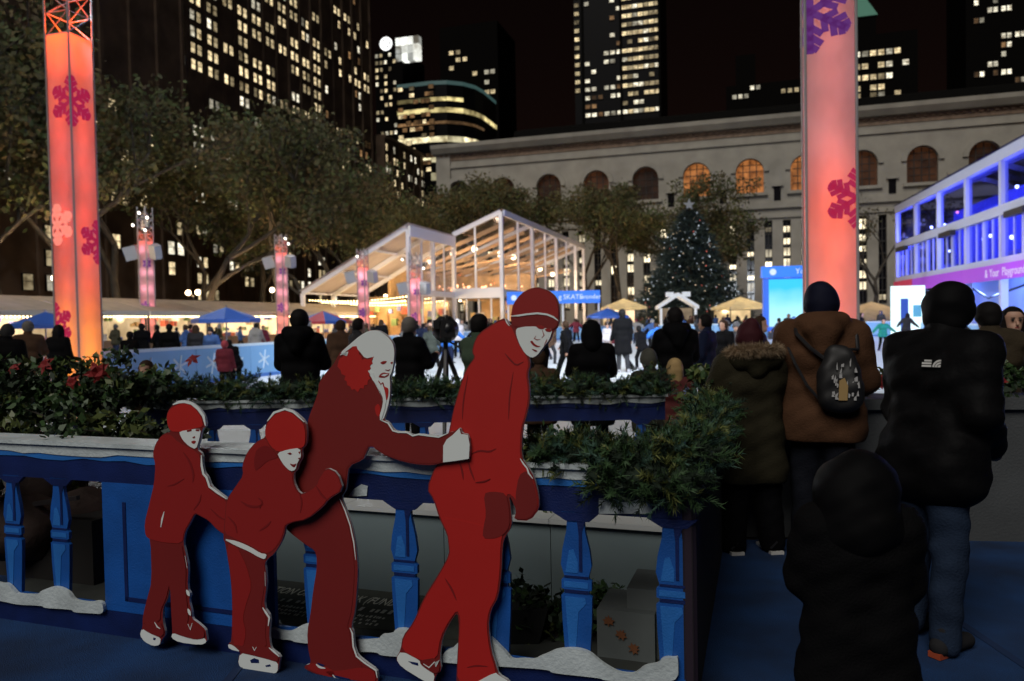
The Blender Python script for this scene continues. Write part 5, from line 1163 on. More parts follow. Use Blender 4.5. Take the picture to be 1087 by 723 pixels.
# ------------------------------------------------------------------ behind the panel: fountain court
M_court = mat('court_paving', (0.045, 0.05, 0.046), .8, var=.15, vs=2)
M_court_wall = mat('court_wall', (0.19, 0.25, 0.265), .75, var=.08, vs=1.2); M_cope = mat('coping_pale', (0.55, 0.58, 0.58), .45)
fl = MB().box(-.6, LA - .1, .25, 2.4, -.0, .006); struct('court_floor', fl, M_court, local(0, 0), PRZ)
cw = thing('basin_wall', 'low grey stone basin wall with pale coping behind the balusters', 'wall', local(.9, 1.02), PRZ)
for i in range(4): MB().box(i * .66, i * .66 + .656, 0, .22, 0, .50).build('wall_block', M_court_wall, cw); MB().box(i * .66, i * .66 + .657, -.03, .26, .502, .53).build('coping', M_cope, cw)
M_insc = mat('inscription_pale', (0.6, 0.61, 0.54), .7)
insc = thing('inscribed_slab', 'dark paving strip with carved lettering at the foot of the wall', 'inscription', local(0, 0), PRZ)
y_in = .50
MB().box(sx(285) - .1, sx(440) + .25, y_in - .02, 1.0, .0065, .011).build('slab', mat('slab_dark', (.05, .055, .045), .8, var=.2, vs=8), insc)
def along_at(px, y):                          # along-coordinate seen at pixel px on a line y behind the panel
    r = ray(px, 645); o = PA - PN * y; k = (o - Vector((0, 0, CAM_H))).dot(PN) / r.dot(PN); return ((Vector((0, 0, CAM_H)) + r * k) - PA).dot(PE)
a0 = along_at(290, .78)
tx = text_mesh('TION OF NEW YORK (FUND', .066, M_insc, 'lettering', insc, (a0 - .04, .80, .012), (0, 0, 0), .001); tx.scale = (1, 2.1, 1)
rr_ = random.Random(3)
for k, (yy, hh) in enumerate(((.685, .055), (.61, .03), (.56, .03), (.515, .03))):
    x = a0 - .02; sb = MB()
    while x < a0 + .85:
        w_ = rr_.uniform(.012, .035) * (1.4 if k == 0 else .8); sb.box(x, x + w_ * .5, yy, yy + hh * rr_.uniform(.6, 1), .012, .0135); x += w_ * rr_.choice([1, 1, 1, 1.8])
    tag(sb.build('worn_lettering', M_insc, insc), kind='stuff')
# planter, shrubs and block at right
M_pot = mat('planter_black', (.015, .016, .016), .6)
pp = local(along_at(546, .55), .62)
pt = thing('planter', 'black square planter behind the snow at the man cut-out feet', 'planter', pp, PRZ + .3)
b = MB(); b.add([(-.10, -.10, 0), (.10, -.10, 0), (.10, .10, 0), (-.10, .10, 0), (-.15, -.15, .20), (.15, -.15, .20), (.15, .15, .20), (-.15, .15, .20)], [(0, 3, 2, 1), (0, 1, 5, 4), (1, 2, 6, 5), (2, 3, 7, 6), (3, 0, 4, 7), (4, 5, 6, 7)]); b.build('pot', M_pot, pt)
bp = local(along_at(668, .5), .5)
bk = thing('stone_block', 'grey stone block with fallen orange leaves near the end post', 'stone block', bp, PRZ)
MB().box(-.16, .12, 0, .3, 0, .24).build('block', mat('block_stone', (.13, .15, .15), .8, var=.1, vs=4), bk)
MB().box(-.02, .2, .05, .35, .0, .34).build('block', MATS['block_stone'], bk)
maple = [(0, -.5), (.08, -.2), (.4, -.3), (.32, -.1), (.5, .1), (.25, .12), (.28, .35), (.1, .25), (0, .5), (-.1, .25), (-.28, .35), (-.25, .12), (-.5, .1), (-.32, -.1), (-.4, -.3), (-.08, -.2)]
M_mleaf = mat('fallen_leaf', (.20, .075, .03), .7)
for i, (px, py) in enumerate(((668, 686), (664, 704), (676, 692))):
    lf = MB(); s = .06; lf.prism([(x * s, z * s) for x, z in maple], 0, .003)
    o = lf.build('fallen_leaf', M_mleaf, None, local(along_at(px, .34), .34, 0.0) + Vector((0, 0, .17 - i * .05)), PRZ + .2 * i)
    o.parent = bk; o.matrix_parent_inverse.identity(); o.location = ((-.1 + .06 * i), -.012, .19 - .06 * i); o.rotation_euler = (0, .5 * i, 0)

# ------------------------------------------------------------------ leaves, sprigs, flowers
SPR = [mat('fir_green', (.034, .080, .026), .7), mat('fir_blue', (.036, .088, .062), .7), mat('fir_yellow', (.11, .13, .03), .7), mat('fir_dark', (.010, .024, .011), .8)]
def sprig_mesh(name, pts, dirs, L, seed, needles=38, nl=.036, wd=.0034):
    """fir sprigs: a bent stem each with two rows and a fan of flat needles"""
    rs = np.random.RandomState(seed); V = []; F = []; mi = []; n = 0
    for p, d in zip(pts, dirs):
        d = np.array(d, float); d /= np.linalg.norm(d); s = np.cross(d, rs.normal(size=3)); s /= np.linalg.norm(s); u = np.cross(s, d)
        k = rs.choice(4, p=[.42, .22, .16, .20]); ln = L * rs.uniform(.6, 1.3)
        f = rs.uniform(0.05, 1.0, needles); c = np.array(p) + d * (f * ln)[:, None] + np.array([0, 0, -1]) * ((f * ln) ** 2 * .9)[:, None]
        a = rs.uniform(0, 6.283, needles); o = s * np.cos(a)[:, None] + u * np.sin(a)[:, None] * .8
        nd = o * .85 + d * .65; nd /= np.linalg.norm(nd, axis=1)[:, None]; l_ = nl * rs.uniform(.7, 1.25, needles)[:, None]
        w_ = np.cross(nd, d); w_ /= (np.linalg.norm(w_, axis=1)[:, None] + 1e-9)
        V.append(np.stack([c - w_ * wd, c + w_ * wd, c + nd * l_], axis=1).reshape(-1, 3)); F.append(np.arange(n, n + 3 * needles).reshape(-1, 3)); n += 3 * needles; mi += [k] * needles
    return np_mesh(name, np.concatenate(V), np.concatenate(F), SPR, mi)
def garland(label, a, b, z, hgt, dep, count, seed, name='fir_garland', rise=None, L=.15):
    rs = np.random.RandomState(seed); a = np.array(a); b = np.array(b); d = b - a; ln = np.linalg.norm(d[:2]); pn = np.array([-d[1], d[0], 0]) / ln
    f = rs.uniform(0, 1, count); pts = a + d * f[:, None] + pn * rs.uniform(-dep * .5, dep * .5, count)[:, None]
    lump = 1 + .25 * np.sin(f * ln * 5.1 + seed) + .18 * np.sin(f * ln * 11.3)
    pts[:, 2] = z + rs.uniform(-.05, 1, count) ** 1 * hgt * .62 * lump
    dirs = rs.normal(size=(count, 3)) * np.array([1, 1, .7]) + np.array([0, 0, .45])
    t = thing(name, label, 'garland', (0, 0, 0))
    tag(place('fir_sprigs', sprig_mesh('fir_sprigs', pts, dirs, L, seed), t), kind='stuff')
    core = MB(); k = 26
    core.tube([tuple(a + d * i / k + np.array([0, 0, z + hgt * .26 + .02 * math.sin(i * 1.7)])) for i in range(k + 1)], [hgt * .24 * (1 + .2 * math.sin(i * 2.3)) for i in range(k + 1)], 8)
    core.build('stem_core', SPR[3], t)
    return t
LEAFG = [mat('shrub_green', (.035, .075, .022), .5), mat('shrub_dark', (.014, .030, .012), .6), mat('shrub_lime', (.085, .11, .03), .5)]
def leafy(label, boxes, seed, size=.035, name='shrub', cat='shrub'):
    """broadleaf planting: boxes (centre, radii, leaves)"""
    t = thing(name, label, cat, (boxes[0][0][0], boxes[0][0][1], 0)); o = np.array([boxes[0][0][0], boxes[0][0][1], 0]); rs = np.random.RandomState(seed); V = []; F = []; mi = []; n = 0; st = MB()
    for (c, r, k) in boxes:
        c = np.array(c) - o; cl = max(4, k // 40)
        cc = c + rs.normal(size=(cl, 3)) * np.array(r) * .55
        cc[:, 2] = np.maximum(cc[:, 2], .05)
        v, f = leaf_cards(cc, .11, max(8, k // cl), size, rs, .8); V.append(v); F.append(f + n); n += len(v)
        mi.append(np.repeat(rs.choice(3, cl, p=[.5, .3, .2]), max(8, k // cl)))
        for q in cc[::2]: st.tube([(c[0], c[1], max(.0, c[2] - r[2] * 1.2)), tuple((c + q) / 2), tuple(q)], [.008, .006, .003], 4)
    place('leaves', np_mesh('leaves', np.concatenate(V), np.concatenate(F), LEAFG, np.concatenate(mi)), t); st.build('stems', M_bark, t)
    return t
M_pet = mat('poinsettia_red', (.22, .010, .012), .7)
def flower_mesh():
    b = MB()
    for k in range(10):
        a = 2 * math.pi * k / 10 + (.3 if k % 2 else 0); l = .085 if k % 2 else .06; z = .02 if k % 2 else .035; c, s = math.cos(a), math.sin(a)
        b.add([(0, 0, .01), (c * l * .5 - s * .02, s * l * .5 + c * .02, z), (c * l, s * l, z * .4), (c * l * .5 + s * .02, s * l * .5 - c * .02, z)], [(0, 1, 2, 3)])
    return b.mesh('poinsettia', M_pet)
FLW = flower_mesh()
def flower(px, py, d, label, s=1.0):
    q = P(px, py, d); o = place('poinsettia', FLW, None, q); o.scale = (s, s, s); o.rotation_euler = (R(60) + rnd.uniform(-.3, .3), rnd.uniform(-.3, .3), rnd.uniform(-.4, .4))
    return tag(o, label, 'flower', 'red flowers in the greenery')

# far balustrade with its garland
pB0 = P(150, 430, 6.5); pB1 = P(706, 430, 6.3)
vB = Vector((pB1.x - pB0.x, pB1.y - pB0.y, 0)); LB_ = vB.length
bals = [.25 + .36 * i for i in range(int(LB_ / .36)) if i not in (4, 9, 10)]
balustrade('printed_balustrade', 'farther blue balustrade under the fir garland before the rink', (pB0.x, pB0.y, 0), math.atan2(vB.y, vB.x), LB_, [(1.75, 2.25)], bals, 1.0, .12, 5, None, True)

def flat(v): return (v[0], v[1], 0.0)
garland('long fir garland on the farther balustrade before the ice', flat(P(-20, 425, 6.6)), flat(P(712, 425, 6.3)), 1.02, .22, .26, 2300, 3, L=.12)
ga = local(sx(560), .10); gb = local(LA - .02, .10)
garland('short fir garland on the near balustrade right of the man cut-out', flat(ga), flat(gb), 1.02, .14, .16, 520, 5, L=.10)
garland('bushy fir garland over the dark side panel by the olive parka', flat(e0), flat(e1), .98, .22, .18, 900, 8, L=.12)
gx = local(LA - .12, .02)
garland('hanging fir bunch on the right corner of the near balustrade', flat(local(LA - .35, 0.0)), flat(local(LA + .05, 0.0)), .93, .22, .14, 260, 15, L=.11)

# stone wall at right with planting
w0 = Vector((1.42, 5.74, 0)); w1 = Vector((7.0, 4.98, 0)); wv = w1 - w0; wrz = math.atan2(wv.y, wv.x)
sw = thing('stone_wall', 'grey stone wall behind the standing spectators at right', 'wall', w0, wrz)
M_wall = mat('wall_granite', (.062, .068, .072), .8, var=.12, vs=3, bump=.25, bs=60)
for i in range(4): MB().box(i * 1.41, i * 1.41 + 1.405, 0, .35, 0, .95).build('wall_block', M_wall, sw); MB().box(i * 1.41, i * 1.41 + 1.407, -.04, .4, .952, 1.03).build('coping', M_wall, sw)
def along_wall(f, y=.18): return w0 + wv.normalized() * (f * wv.length) + Vector((-wv.y, wv.x, 0)).normalized() * y
bx = []
for i in range(24):
    p = along_wall(i / 23.0); bx.append(((p.x, p.y, 1.14), (.14, .12, .10), 190))
leafy('leafy hedge planting along the top of the grey wall at right', bx, 21, .035, 'hedge', 'hedge')
for (px, py, d, k) in ((918, 393, 5.5, 1.0), (935, 405, 5.5, .8), (1057, 404, 5.35, 1.0), (1050, 410, 5.3, .8)): flower(px, py, d, {918: 'red flower by the brown jacket sleeve on the wall hedge', 935: 'small red flower left of the black jacket on the hedge', 1057: 'red flower right of the black jacket on the hedge', 1050: 'small red flower touching the black jacket sleeve'}[px], k)
# planting at left between the two balustrades
bx = []
for (px, py, d, r, n) in ((10, 455, 5.0, (.25, .2, .12), 500), (70, 450, 5.1, (.25, .2, .14), 560), (130, 458, 5.0, (.2, .2, .08), 420), (175, 462, 4.8, (.16, .15, .05), 320), (30, 425, 5.6, (.3, .25, .16), 700), (95, 420, 5.8, (.3, .25, .15), 700), (150, 412, 6.2, (.3, .2, .12), 600), (20, 400, 6.3, (.35, .2, .14), 700), (90, 400, 6.3, (.35, .2, .12), 700), (-30, 440, 5.2, (.25, .25, .2), 500)):
    q = P(px, py, d); bx.append(((q.x, q.y, q.z), r, n))
leafy('dense leafy planting spilling over the near ledge at far left', bx, 33, .034, 'shrub', 'shrub')
lower = [((P(x, 470, d).x, d, z), (.3, .2, .2), 420) for x, d, z in ((20, 5.4, .55), (90, 5.5, .5), (150, 5.6, .5), (60, 5.9, .75), (140, 6.0, .75))]
leafy('dark leafy shrub growing under the ledge at far left', lower, 36, .04)
for (px, py, d, k) in ((50, 388, 6.1, 1.0), (104, 396, 6.0, 1.25), (78, 407, 5.8, .9), (205, 383, 6.4, .9), (16, 392, 6.2, .8)): flower(px, py, d, {50: 'red flower just left of the orange column foot', 104: 'largest red flower, right under the orange column', 78: 'lowest red flower deep in the far left leaves', 205: 'lone red flower in the garland before the left rink board', 16: 'red flower nearest the left edge of the picture'}[px], k)
for (px, py, d, k) in ((58, 470, 4.30, .35), (70, 472, 4.28, .35)): flower(px, py, d, ('left' if px < 60 else 'right') + ' small red blossom of the sprig on the white ledge', k)
q = P(64, 470, 4.32); leafy('thin trailing sprig hanging over the white ledge at left', [((q.x, q.y, q.z), (.03, .02, .06), 60)], 39, .02, 'trailing_sprig', 'plant')
# shrubs in the court
for (px, py, d, r, n, lb) in ((592, 665, 3.95, (.20, .12, .12), 900, 'green shrub behind the third baluster from the right'), (550, 645, 4.0, (.1, .1, .10), 360, 'small shrub rising from the black planter'), (645, 655, 4.15, (.12, .1, .06), 200, 'low leafy plant before the grey block')):
    q = P(px, py, d); leafy(lb, [((q.x, q.y, max(.12, q.z)), r, n)], int(px), .028)
q = P(575, 440, 4.6); leafy('dark conifer shrub standing between the two balustrades', [((q.x, q.y, .75), (.12, .12, .22), 700), ((q.x, q.y, .4), (.2, .2, .2), 500)], 47, .03)
# brown fountain stones at far left
M_rock = mat('brown_stone', (.075, .048, .040), .8, var=.3, vs=4, bump=.4, bs=20)
for i, (px, py, d, s, sq) in enumerate(((40, 525, 5.2, .20, (1, .8, 1.4)), (22, 560, 5.0, .22, (1.3, .8, 1.0)), (88, 545, 5.2, .18, (1.1, .8, 1.0)), (75, 520, 5.5, .13, (.9, .8, 1.6)))):
    q = P(px, py, d); r = MB().blob((0, 0, 0), s, 0, 60 + i, .13, 7, sq); o = r.build('boulder', M_rock, None, (q.x, q.y, q.z), .4 * i, True)
    tag(o, ['upright brown boulder at the left edge behind the balusters', 'broad low brown boulder at the left edge', 'rounded brown boulder right of the left baluster', 'slim brown stone standing behind the boulders'][i], 'boulder')
pd = thing('stone_ledge', 'dark stone footing carrying the brown boulders at left', 'ledge', flat(P(60, 560, 5.3)), PRZ)
MB().box(-.9, .6, -.25, .35, 0, .42).build('footing', mat('footing_dark', (.018, .016, .015), .9), pd)
MB().bar((-.55, -.30, .40), (.55, -.30, .58), .028).build('rail', mat('footing_rail', (.10, .085, .08), .6), pd)
# cafe table behind the right balustrade gap
tq = P(612, 455, 7.4); tb = thing('cafe_table', 'small round cafe table beyond the farther balustrade', 'table', (tq.x, tq.y, 0))
MB().lathe([(.36, .71), (.37, .72), (.37, .735), (.36, .745)], 20).build('top', mat('table_grey', (.2, .22, .24), .4), tb); MB().tube([(0, 0, .02), (0, 0, .71)], .03, 8).build('leg', M_iron, tb); MB().lathe([(.24, 0), (.23, .02), (.04, .05)], 14).build('base', M_iron, tb)
struct('rink_apron', MB().box(-14.5, 10, 8.3, 10.15, -.012, .02), mat('apron_white', (.45, .5, .52), .7), (0, 0, 0), -AX)

# ------------------------------------------------------------------ people: one continuous body each, clothes as parts
def seg_d(Pt, a, b, ra, rb):
    a = np.array(a, np.float32); b = np.array(b, np.float32); ab = b - a; L2 = float(ab @ ab) + 1e-9
    t = np.clip(((Pt - a) @ ab) / L2, 0, 1); d = np.linalg.norm(Pt - (a + t[:, None] * ab), axis=1)
    return d - (ra + (rb - ra) * t)
def surface(prims, vox, k=0.03, cuts=(), wr=0.0, seed=0, pad=.03):
    """skin a set of tapered limbs into one closed mesh (surface nets)"""
    lo = np.min([np.minimum(np.array(p[0]) - p[2], np.array(p[1]) - p[3]) for p in prims], axis=0) - pad - vox
    hi = np.max([np.maximum(np.array(p[0]) + p[2], np.array(p[1]) + p[3]) for p in prims], axis=0) + pad + vox
    n = np.ceil((hi - lo) / vox).astype(int) + 1
    g = np.stack(np.meshgrid(*[lo[i] + vox * np.arange(n[i]) for i in range(3)], indexing='ij'), -1).reshape(-1, 3).astype(np.float32)
    D = None
    for p in prims:
        d = seg_d(g, *p[:4])
        if D is None: D = d
        else:
            kk = p[4] if len(p) > 4 else k; h = np.clip(.5 + .5 * (D - d) / kk, 0, 1); D = D + (d - D) * h - kk * h * (1 - h)
    if wr:
        x, y, z = g[:, 0], g[:, 1], g[:, 2]
        D = D + wr * (np.sin(z * 31 + x * 17 + 2.1 * np.sin(y * 13 + seed)) * .6 + np.sin(z * 57 - x * 29 + y * 23 + seed * 1.7) * .4 + .8 * np.sin(z * 13 + 3 * np.sin(x * 9 + seed)))
    for c in cuts: D = np.maximum(D, c(g))
    f = D.reshape(n); s = f < 0
    cs = sum(s[i:n[0] - 1 + i, j:n[1] - 1 + j, l:n[2] - 1 + l].astype(np.int8) for i in (0, 1) for j in (0, 1) for l in (0, 1))
    act = (cs > 0) & (cs < 8); idx = -np.ones(act.shape, np.int64); ii = np.argwhere(act); idx[act] = np.arange(len(ii))
    acc = np.zeros((len(ii), 3)); cnt = np.zeros(len(ii)); off = [(i, j, l) for i in (0, 1) for j in (0, 1) for l in (0, 1)]
    for o in off:
        for ax in range(3):
            if o[ax]: continue
            o2 = list(o); o2[ax] = 1
            fa = f[tuple((ii + o).T)]; fb = f[tuple((ii + o2).T)]; m = (fa < 0) != (fb < 0)
            t = np.where(m, fa / np.where(fa == fb, 1, fa - fb), 0)
            pt = np.tile(np.array(o, float), (len(ii), 1)); pt[:, ax] += t; acc[m] += pt[m]; cnt[m] += 1
    V = lo + vox * (ii + acc / cnt[:, None]); F = []
    for ax in range(3):
        a1, a2 = (ax + 1) % 3, (ax + 2) % 3; sl = [slice(None)] * 3; sl[ax] = slice(0, -1); sl2 = [slice(None)] * 3; sl2[ax] = slice(1, None)
        A, B = s[tuple(sl)], s[tuple(sl2)]; e = np.argwhere(A != B); e = e[(e[:, a1] > 0) & (e[:, a2] > 0)]
        ins = A[tuple(e.T)]; q = []
        for (d1, d2) in ((1, 1), (0, 1), (0, 0), (1, 0)):
            c = e.copy(); c[:, a1] -= d1; c[:, a2] -= d2; q.append(idx[tuple(c.T)])
        q = np.stack(q, 1); q = np.where(ins[:, None], q, q[:, ::-1]); F.append(q)
    return V, np.concatenate(F)
def rot_x(p, c, a):                           # lean forward (towards +y) round a point
    y, z = p[1] - c[1], p[2] - c[2]; return (p[0], c[1] + y * math.cos(a) + z * math.sin(a), c[2] - y * math.sin(a) + z * math.cos(a))
def skeleton(pose):
    """joints of a 1.75 m figure facing +y; pose values in degrees"""
    g = lambda k, d=0: pose.get(k, d)
    J = {}; hipz = .92
    for s_, sd in (('L', -1), ('R', 1)):
        th, kn, ab = R(g('th' + s_)), R(g('kn' + s_)), R(g('ab' + s_, 2))
        h = Vector((sd * .09, 0, hipz)); k = h + Vector((sd * math.sin(ab) * .43, math.sin(th) * .43, -math.cos(th) * math.cos(ab) * .43))
        a = k + Vector((sd * math.sin(ab) * .42, math.sin(th - kn) * .42, -math.cos(th - kn) * math.cos(ab) * .42)); J['hip' + s_], J['kn' + s_], J['an' + s_] = h, k, a
    dz = min(J['anL'].z, J['anR'].z) - .075
    for k in J: J[k] = J[k] - Vector((0, 0, dz))
    hipz -= dz; J['pel'] = Vector((0, 0, hipz))
    for k, p in (('waist', (0, .005, .17)), ('chest', (0, .0, .37)), ('shm', (0, -.015, .505)), ('neck', (0, -.005, .575)), ('head', (0, .025, .70))): J[k] = Vector(p) + Vector((0, 0, hipz))
    for s_, sd in (('L', -1), ('R', 1)):
        sh = Vector((sd * .185, -.015, hipz + .50)); fw, ou, el, ei = R(g('fw' + s_, 5)), R(g('ou' + s_, 10)), R(g('el' + s_, 20)), R(g('ei' + s_, 0))
        e = sh + Vector((sd * math.sin(ou), math.sin(fw) * math.cos(ou), -math.cos(fw) * math.cos(ou))) * .29
        f2 = fw + el; o2 = ou - ei; w_ = e + Vector((sd * math.sin(o2), math.sin(f2) * math.cos(o2), -math.cos(f2) * math.cos(o2))) * .25
        h = w_ + (w_ - e).normalized() * .09; J['sh' + s_], J['el' + s_], J['wr' + s_], J['ha' + s_] = sh, e, w_, h
    J['head'].x += g('hx'); J['neck'].x += g('hx') * .5
    ln = R(g('lean', 0))
    if ln:
        for k in ('waist', 'chest', 'shm', 'neck', 'head', 'shL', 'elL', 'wrL', 'haL', 'shR', 'elR', 'wrR', 'haR'): J[k] = Vector(rot_x(J[k], J['pel'], ln))
    return J
def T(v): return (v.x, v.y, v.z)
def body_prims(J, fingers=False):
    H = J['head']; V = Vector; up = (J['head'] - J['neck']).normalized(); p = []
    for z, w_, r in (('pel', .085, .105), ('waist', .07, .095), ('chest', .095, .105), ('shm', .12, .07)):
        c = J[z]; p.append((T(c - V((w_, 0, 0))), T(c + V((w_, 0, 0))), r, r, .07))
    p.append((T(J['shm']), T(J['neck'] + up * .03), .06, .052))
    p += [(T(H - up * .035 + V((0, .012, 0))), T(H + up * .045 - V((0, .012, 0))), .074, .090, .03), (T(H + V((0, .05, -.075))), T(H + V((0, .055, -.07))), .042, .042, .03), (T(H + V((0, .095, .0))), T(H + V((0, .108, -.028))), .010, .016, .012)]
    for sd in (-1, 1): p.append((T(H + V((sd * .083, -.005, .01))), T(H + V((sd * .080, -.005, -.03))), .016, .012, .01))
    for s_ in 'LR':
        p += [(T(J['sh' + s_]), T(J['el' + s_]), .052, .042), (T(J['el' + s_]), T(J['wr' + s_]), .041, .028), (T(J['wr' + s_]), T(J['ha' + s_]), .030, .036, .02)]
        d = (J['ha' + s_] - J['wr' + s_]).normalized(); sd = -1 if s_ == 'L' else 1; fwd = V((0, 1, 0)) - d * d.y; fwd = fwd.normalized() if fwd.length > .1 else V((1, 0, 0)); inn = d.cross(fwd)
        if fingers:
            for i, (o, l) in enumerate(((-.027, .055), (-.009, .07), (.009, .075), (.027, .065))):
                a = J['ha' + s_] + fwd * o + d * .015; m = a + d * l * .55; e = m + (d * .75 - inn * .5 * sd).normalized() * l * .5; p += [(T(a), T(m), .0095, .009, .006), (T(m), T(e), .009, .0075, .006)]
            a = J['wr' + s_] + d * .03 + fwd * .02; m = a + (d * .6 + fwd * .8).normalized() * .04; p += [(T(a), T(m), .013, .011, .01), (T(m), T(m + d * .03), .011, .009, .006)]
        p += [(T(J['hip' + s_]), T(J['kn' + s_]), .085, .056, .05), (T(J['kn' + s_]), T(J['an' + s_]), .055, .036), (T(J['an' + s_] + V((0, -.03, -.03))), T(J['an' + s_] + V((0, .15, -.045))), .034, .028)]
    return p
def jacket_prims(J, hem=.0, puff=.0, collar=True, hood=False, skirt=0.0):
    V = Vector; p = []; i = .028 + puff
    for z, w_, r in (('pel', .09, .105), ('waist', .085, .10), ('chest', .100, .108), ('shm', .105, .060)):
        c = J[z]; p.append((T(c - V((w_, 0, 0))), T(c + V((w_, 0, 0))), r + i, r + i, .06))
    if hem:
        c = J['pel'] - V((0, 0, hem)); p.append((T(c - V((.10, 0, 0))), T(c + V((.10, 0, 0))), .105 + i + skirt, .105 + i + skirt, .05)); p.append((T(J['pel'] - V((.09, 0, 0))), T(c - V((.10, 0, 0))), .105 + i, .105 + i + skirt, .05)); p.append((T(J['pel'] + V((.09, 0, 0))), T(c + V((.10, 0, 0))), .105 + i, .105 + i + skirt, .05))
    for s_ in 'LR': p += [(T(J['sh' + s_]), T(J['el' + s_]), .058 + i, .050 + i), (T(J['el' + s_]), T(J['wr' + s_]), .048 + i, .036 + i * .7, .02)]
    if collar: p.append((T(J['neck'] - V((0, 0, .03))), T(J['neck'] + V((0, -.005, .035))), .078, .072, .02))
    if hood: p += [(T(J['neck'] + V((-.10, -.07, .01))), T(J['neck'] + V((.10, -.07, .01))), .075, .075, .02), (T(J['neck'] + V((-.03, -.125, -.03))), T(J['neck'] + V((0, -.15, -.15))), .095, .06, .025), (T(J['neck'] + V((.03, -.125, -.03))), T(J['neck'] + V((0, -.15, -.15))), .095, .06, .025)]
    return p
def trouser_prims(J, wide=.0):
    V = Vector; c = J['pel']; p = [(T(c - V((.085, 0, 0))), T(c + V((.085, 0, 0))), .118, .118)]
    for s_ in 'LR': p += [(T(J['hip' + s_]), T(J['kn' + s_]), .100 + wide * .5, .072 + wide, .03), (T(J['kn' + s_]), T(J['an' + s_] + V((0, 0, -.01))), .071 + wide, .060 + wide, .02)]
    return p
def shoe_prims(J, s_, big=1.0):
    a = J['an' + s_]; V = Vector; return [(T(a + V((0, -.045, -.028))), T(a + V((0, .16, -.038))), .046 * big, .038 * big), (T(a), T(a + V((0, -.01, .04))), .05 * big, .05 * big, .02)]
def hair_prims(J, kind):
    H = J['head']; V = Vector
    if kind == 'beanie': return [(T(H + V((0, -.005, .03))), T(H + V((0, -.012, .075))), .104, .088), (T(H + V((0, -.005, -.01))), T(H + V((0, -.005, .03))), .107, .107), (T(H + V((0, -.03, -.05))), T(H + V((0, -.02, .0))), .085, .1)]
    if kind == 'cap': return [(T(H + V((0, -.005, .03))), T(H + V((0, -.01, .055))), .102, .095), (T(H + V((0, .08, .03))), T(H + V((0, .14, .02))), .04, .03)]
    p = [(T(H + V((0, -.008, .02))), T(H + V((0, -.012, .048))), .104, .098), (T(H + V((0, -.045, -.02))), T(H + V((0, -.03, .02))), .070, .09)]
    if kind == 'thick': p = [(a_, b_, r_ + .012, q_ + .014) for a_, b_, r_, q_ in p] + [(T(H + V((-.035, -.045, -.045))), T(H + V((.035, -.045, -.045))), .058, .058)]
    if kind == 'long': p += [(T(H + V((-.035, -.055, -.03))), T(H + V((-.05, -.075, -.24))), .075, .045), (T(H + V((.035, -.055, -.03))), T(H + V((.05, -.075, -.24))), .075, .045)]
    if kind == 'long': p += [(T(H + V((sd * .078, .012, .02))), T(H + V((sd * .085, .0, -.22))), .034, .035) for sd in (-1, 1)]
    if kind == 'bun': p += [(T(H + V((0, -.05, .11))), T(H + V((0, -.055, .12))), .055, .05)]
    if kind == 'bighood': return [(T(H + V((-.03, -.03, -.03))), T(H + V((.03, -.03, .02))), .165, .150), (T(H + V((0, -.06, -.16))), T(H + V((0, -.03, -.03))), .19, .165), (T(H + V((-.13, -.03, -.24))), T(H + V((.13, -.03, -.24))), .12, .12)]
    if kind == 'hood': return [(T(H + V((0, -.02, -.02))), T(H + V((0, -.025, .05))), .125, .112), (T(H + V((0, -.05, -.13))), T(H + V((0, -.03, -.03))), .12, .125)]
    return p
def hair_cuts(J, kind):
    H = J['head']
    if kind == 'beanie': return [lambda g: H.z - .035 - g[:, 2] + (g[:, 1] - H.y) * .45]
    if kind == 'cap': return [lambda g: H.z + .005 - g[:, 2]]
    if kind == 'bighood': return [lambda g: np.minimum(g[:, 1] - (H.y + .06), .11 - np.abs(g[:, 2] - H.z + .01))]
    if kind == 'hood': return [lambda g: np.minimum(g[:, 1] - (H.y + .055), .11 - np.abs(g[:, 2] - H.z + .01))]
    return [lambda g: np.minimum(g[:, 1] - (H.y + .035), H.z + .055 - g[:, 2] - 0 * g[:, 1])]
PMESH = {}
def person_meshes(key, pose, vox, hair, jk, tw, wr=0.0, fingers=False, seed=0):
    if key in PMESH: return PMESH[key]
    J = skeleton(pose); M0 = None; out = {}
    def mk(nm, prims, k=.03, cuts=(), w_=0.0, v=vox):
        V_, F_ = surface(prims, v, k, cuts, w_, seed); out[nm] = np_mesh(nm, V_, F_, bpy.data.materials.get('white_paint'), smooth=True)
    mk('body', body_prims(J, fingers), .03)
    hem = jk.get('hem', 0.06); zc = J['pel'].z - hem - .02
    mk('jacket', jacket_prims(J, hem, jk.get('puff', 0), True, jk.get('hood', False), jk.get('skirt', 0)), .03, [lambda g: np.where(np.abs(g[:, 0]) < .34, zc - .06 - g[:, 2], -1.0) if not pose.get('lean') else -1.0 + 0 * g[:, 0]], wr)
    mk('trousers', trouser_prims(J, tw), .03, [], wr)
    for s_ in 'LR': mk('shoe' + s_, shoe_prims(J, s_))
    mk('hair', hair_prims(J, hair), .025 if hair != 'bighood' else .08, hair_cuts(J, hair), wr * .7)
    out['J'] = J; PMESH[key] = out; return out
CM = {}
def cloth(c, rough=.85, fine=False):
    k = ('cloth', tuple(round(x, 3) for x in c), fine)
    if k not in CM: CM[k] = mat('cloth_%d' % len(CM), c, rough, var=.18, vs=7, bump=.35 if fine else .0, bs=90 if fine else 40, spec=.08)
    return CM[k]
SKIN = [mat('skin_light', (.48, .28, .20), .6), mat('skin_tan', (.33, .18, .115), .6), mat('skin_dark', (.14, .075, .045), .6)]
HAIRC = {'black': (.008, .007, .007), 'brown': (.035, .02, .012), 'grey': (.12, .11, .10), 'blond': (.32, .22, .10), 'red': (.10, .015, .02)}
def set_mat(o, m): o.material_slots[0].link = 'OBJECT'; o.material_slots[0].material = m
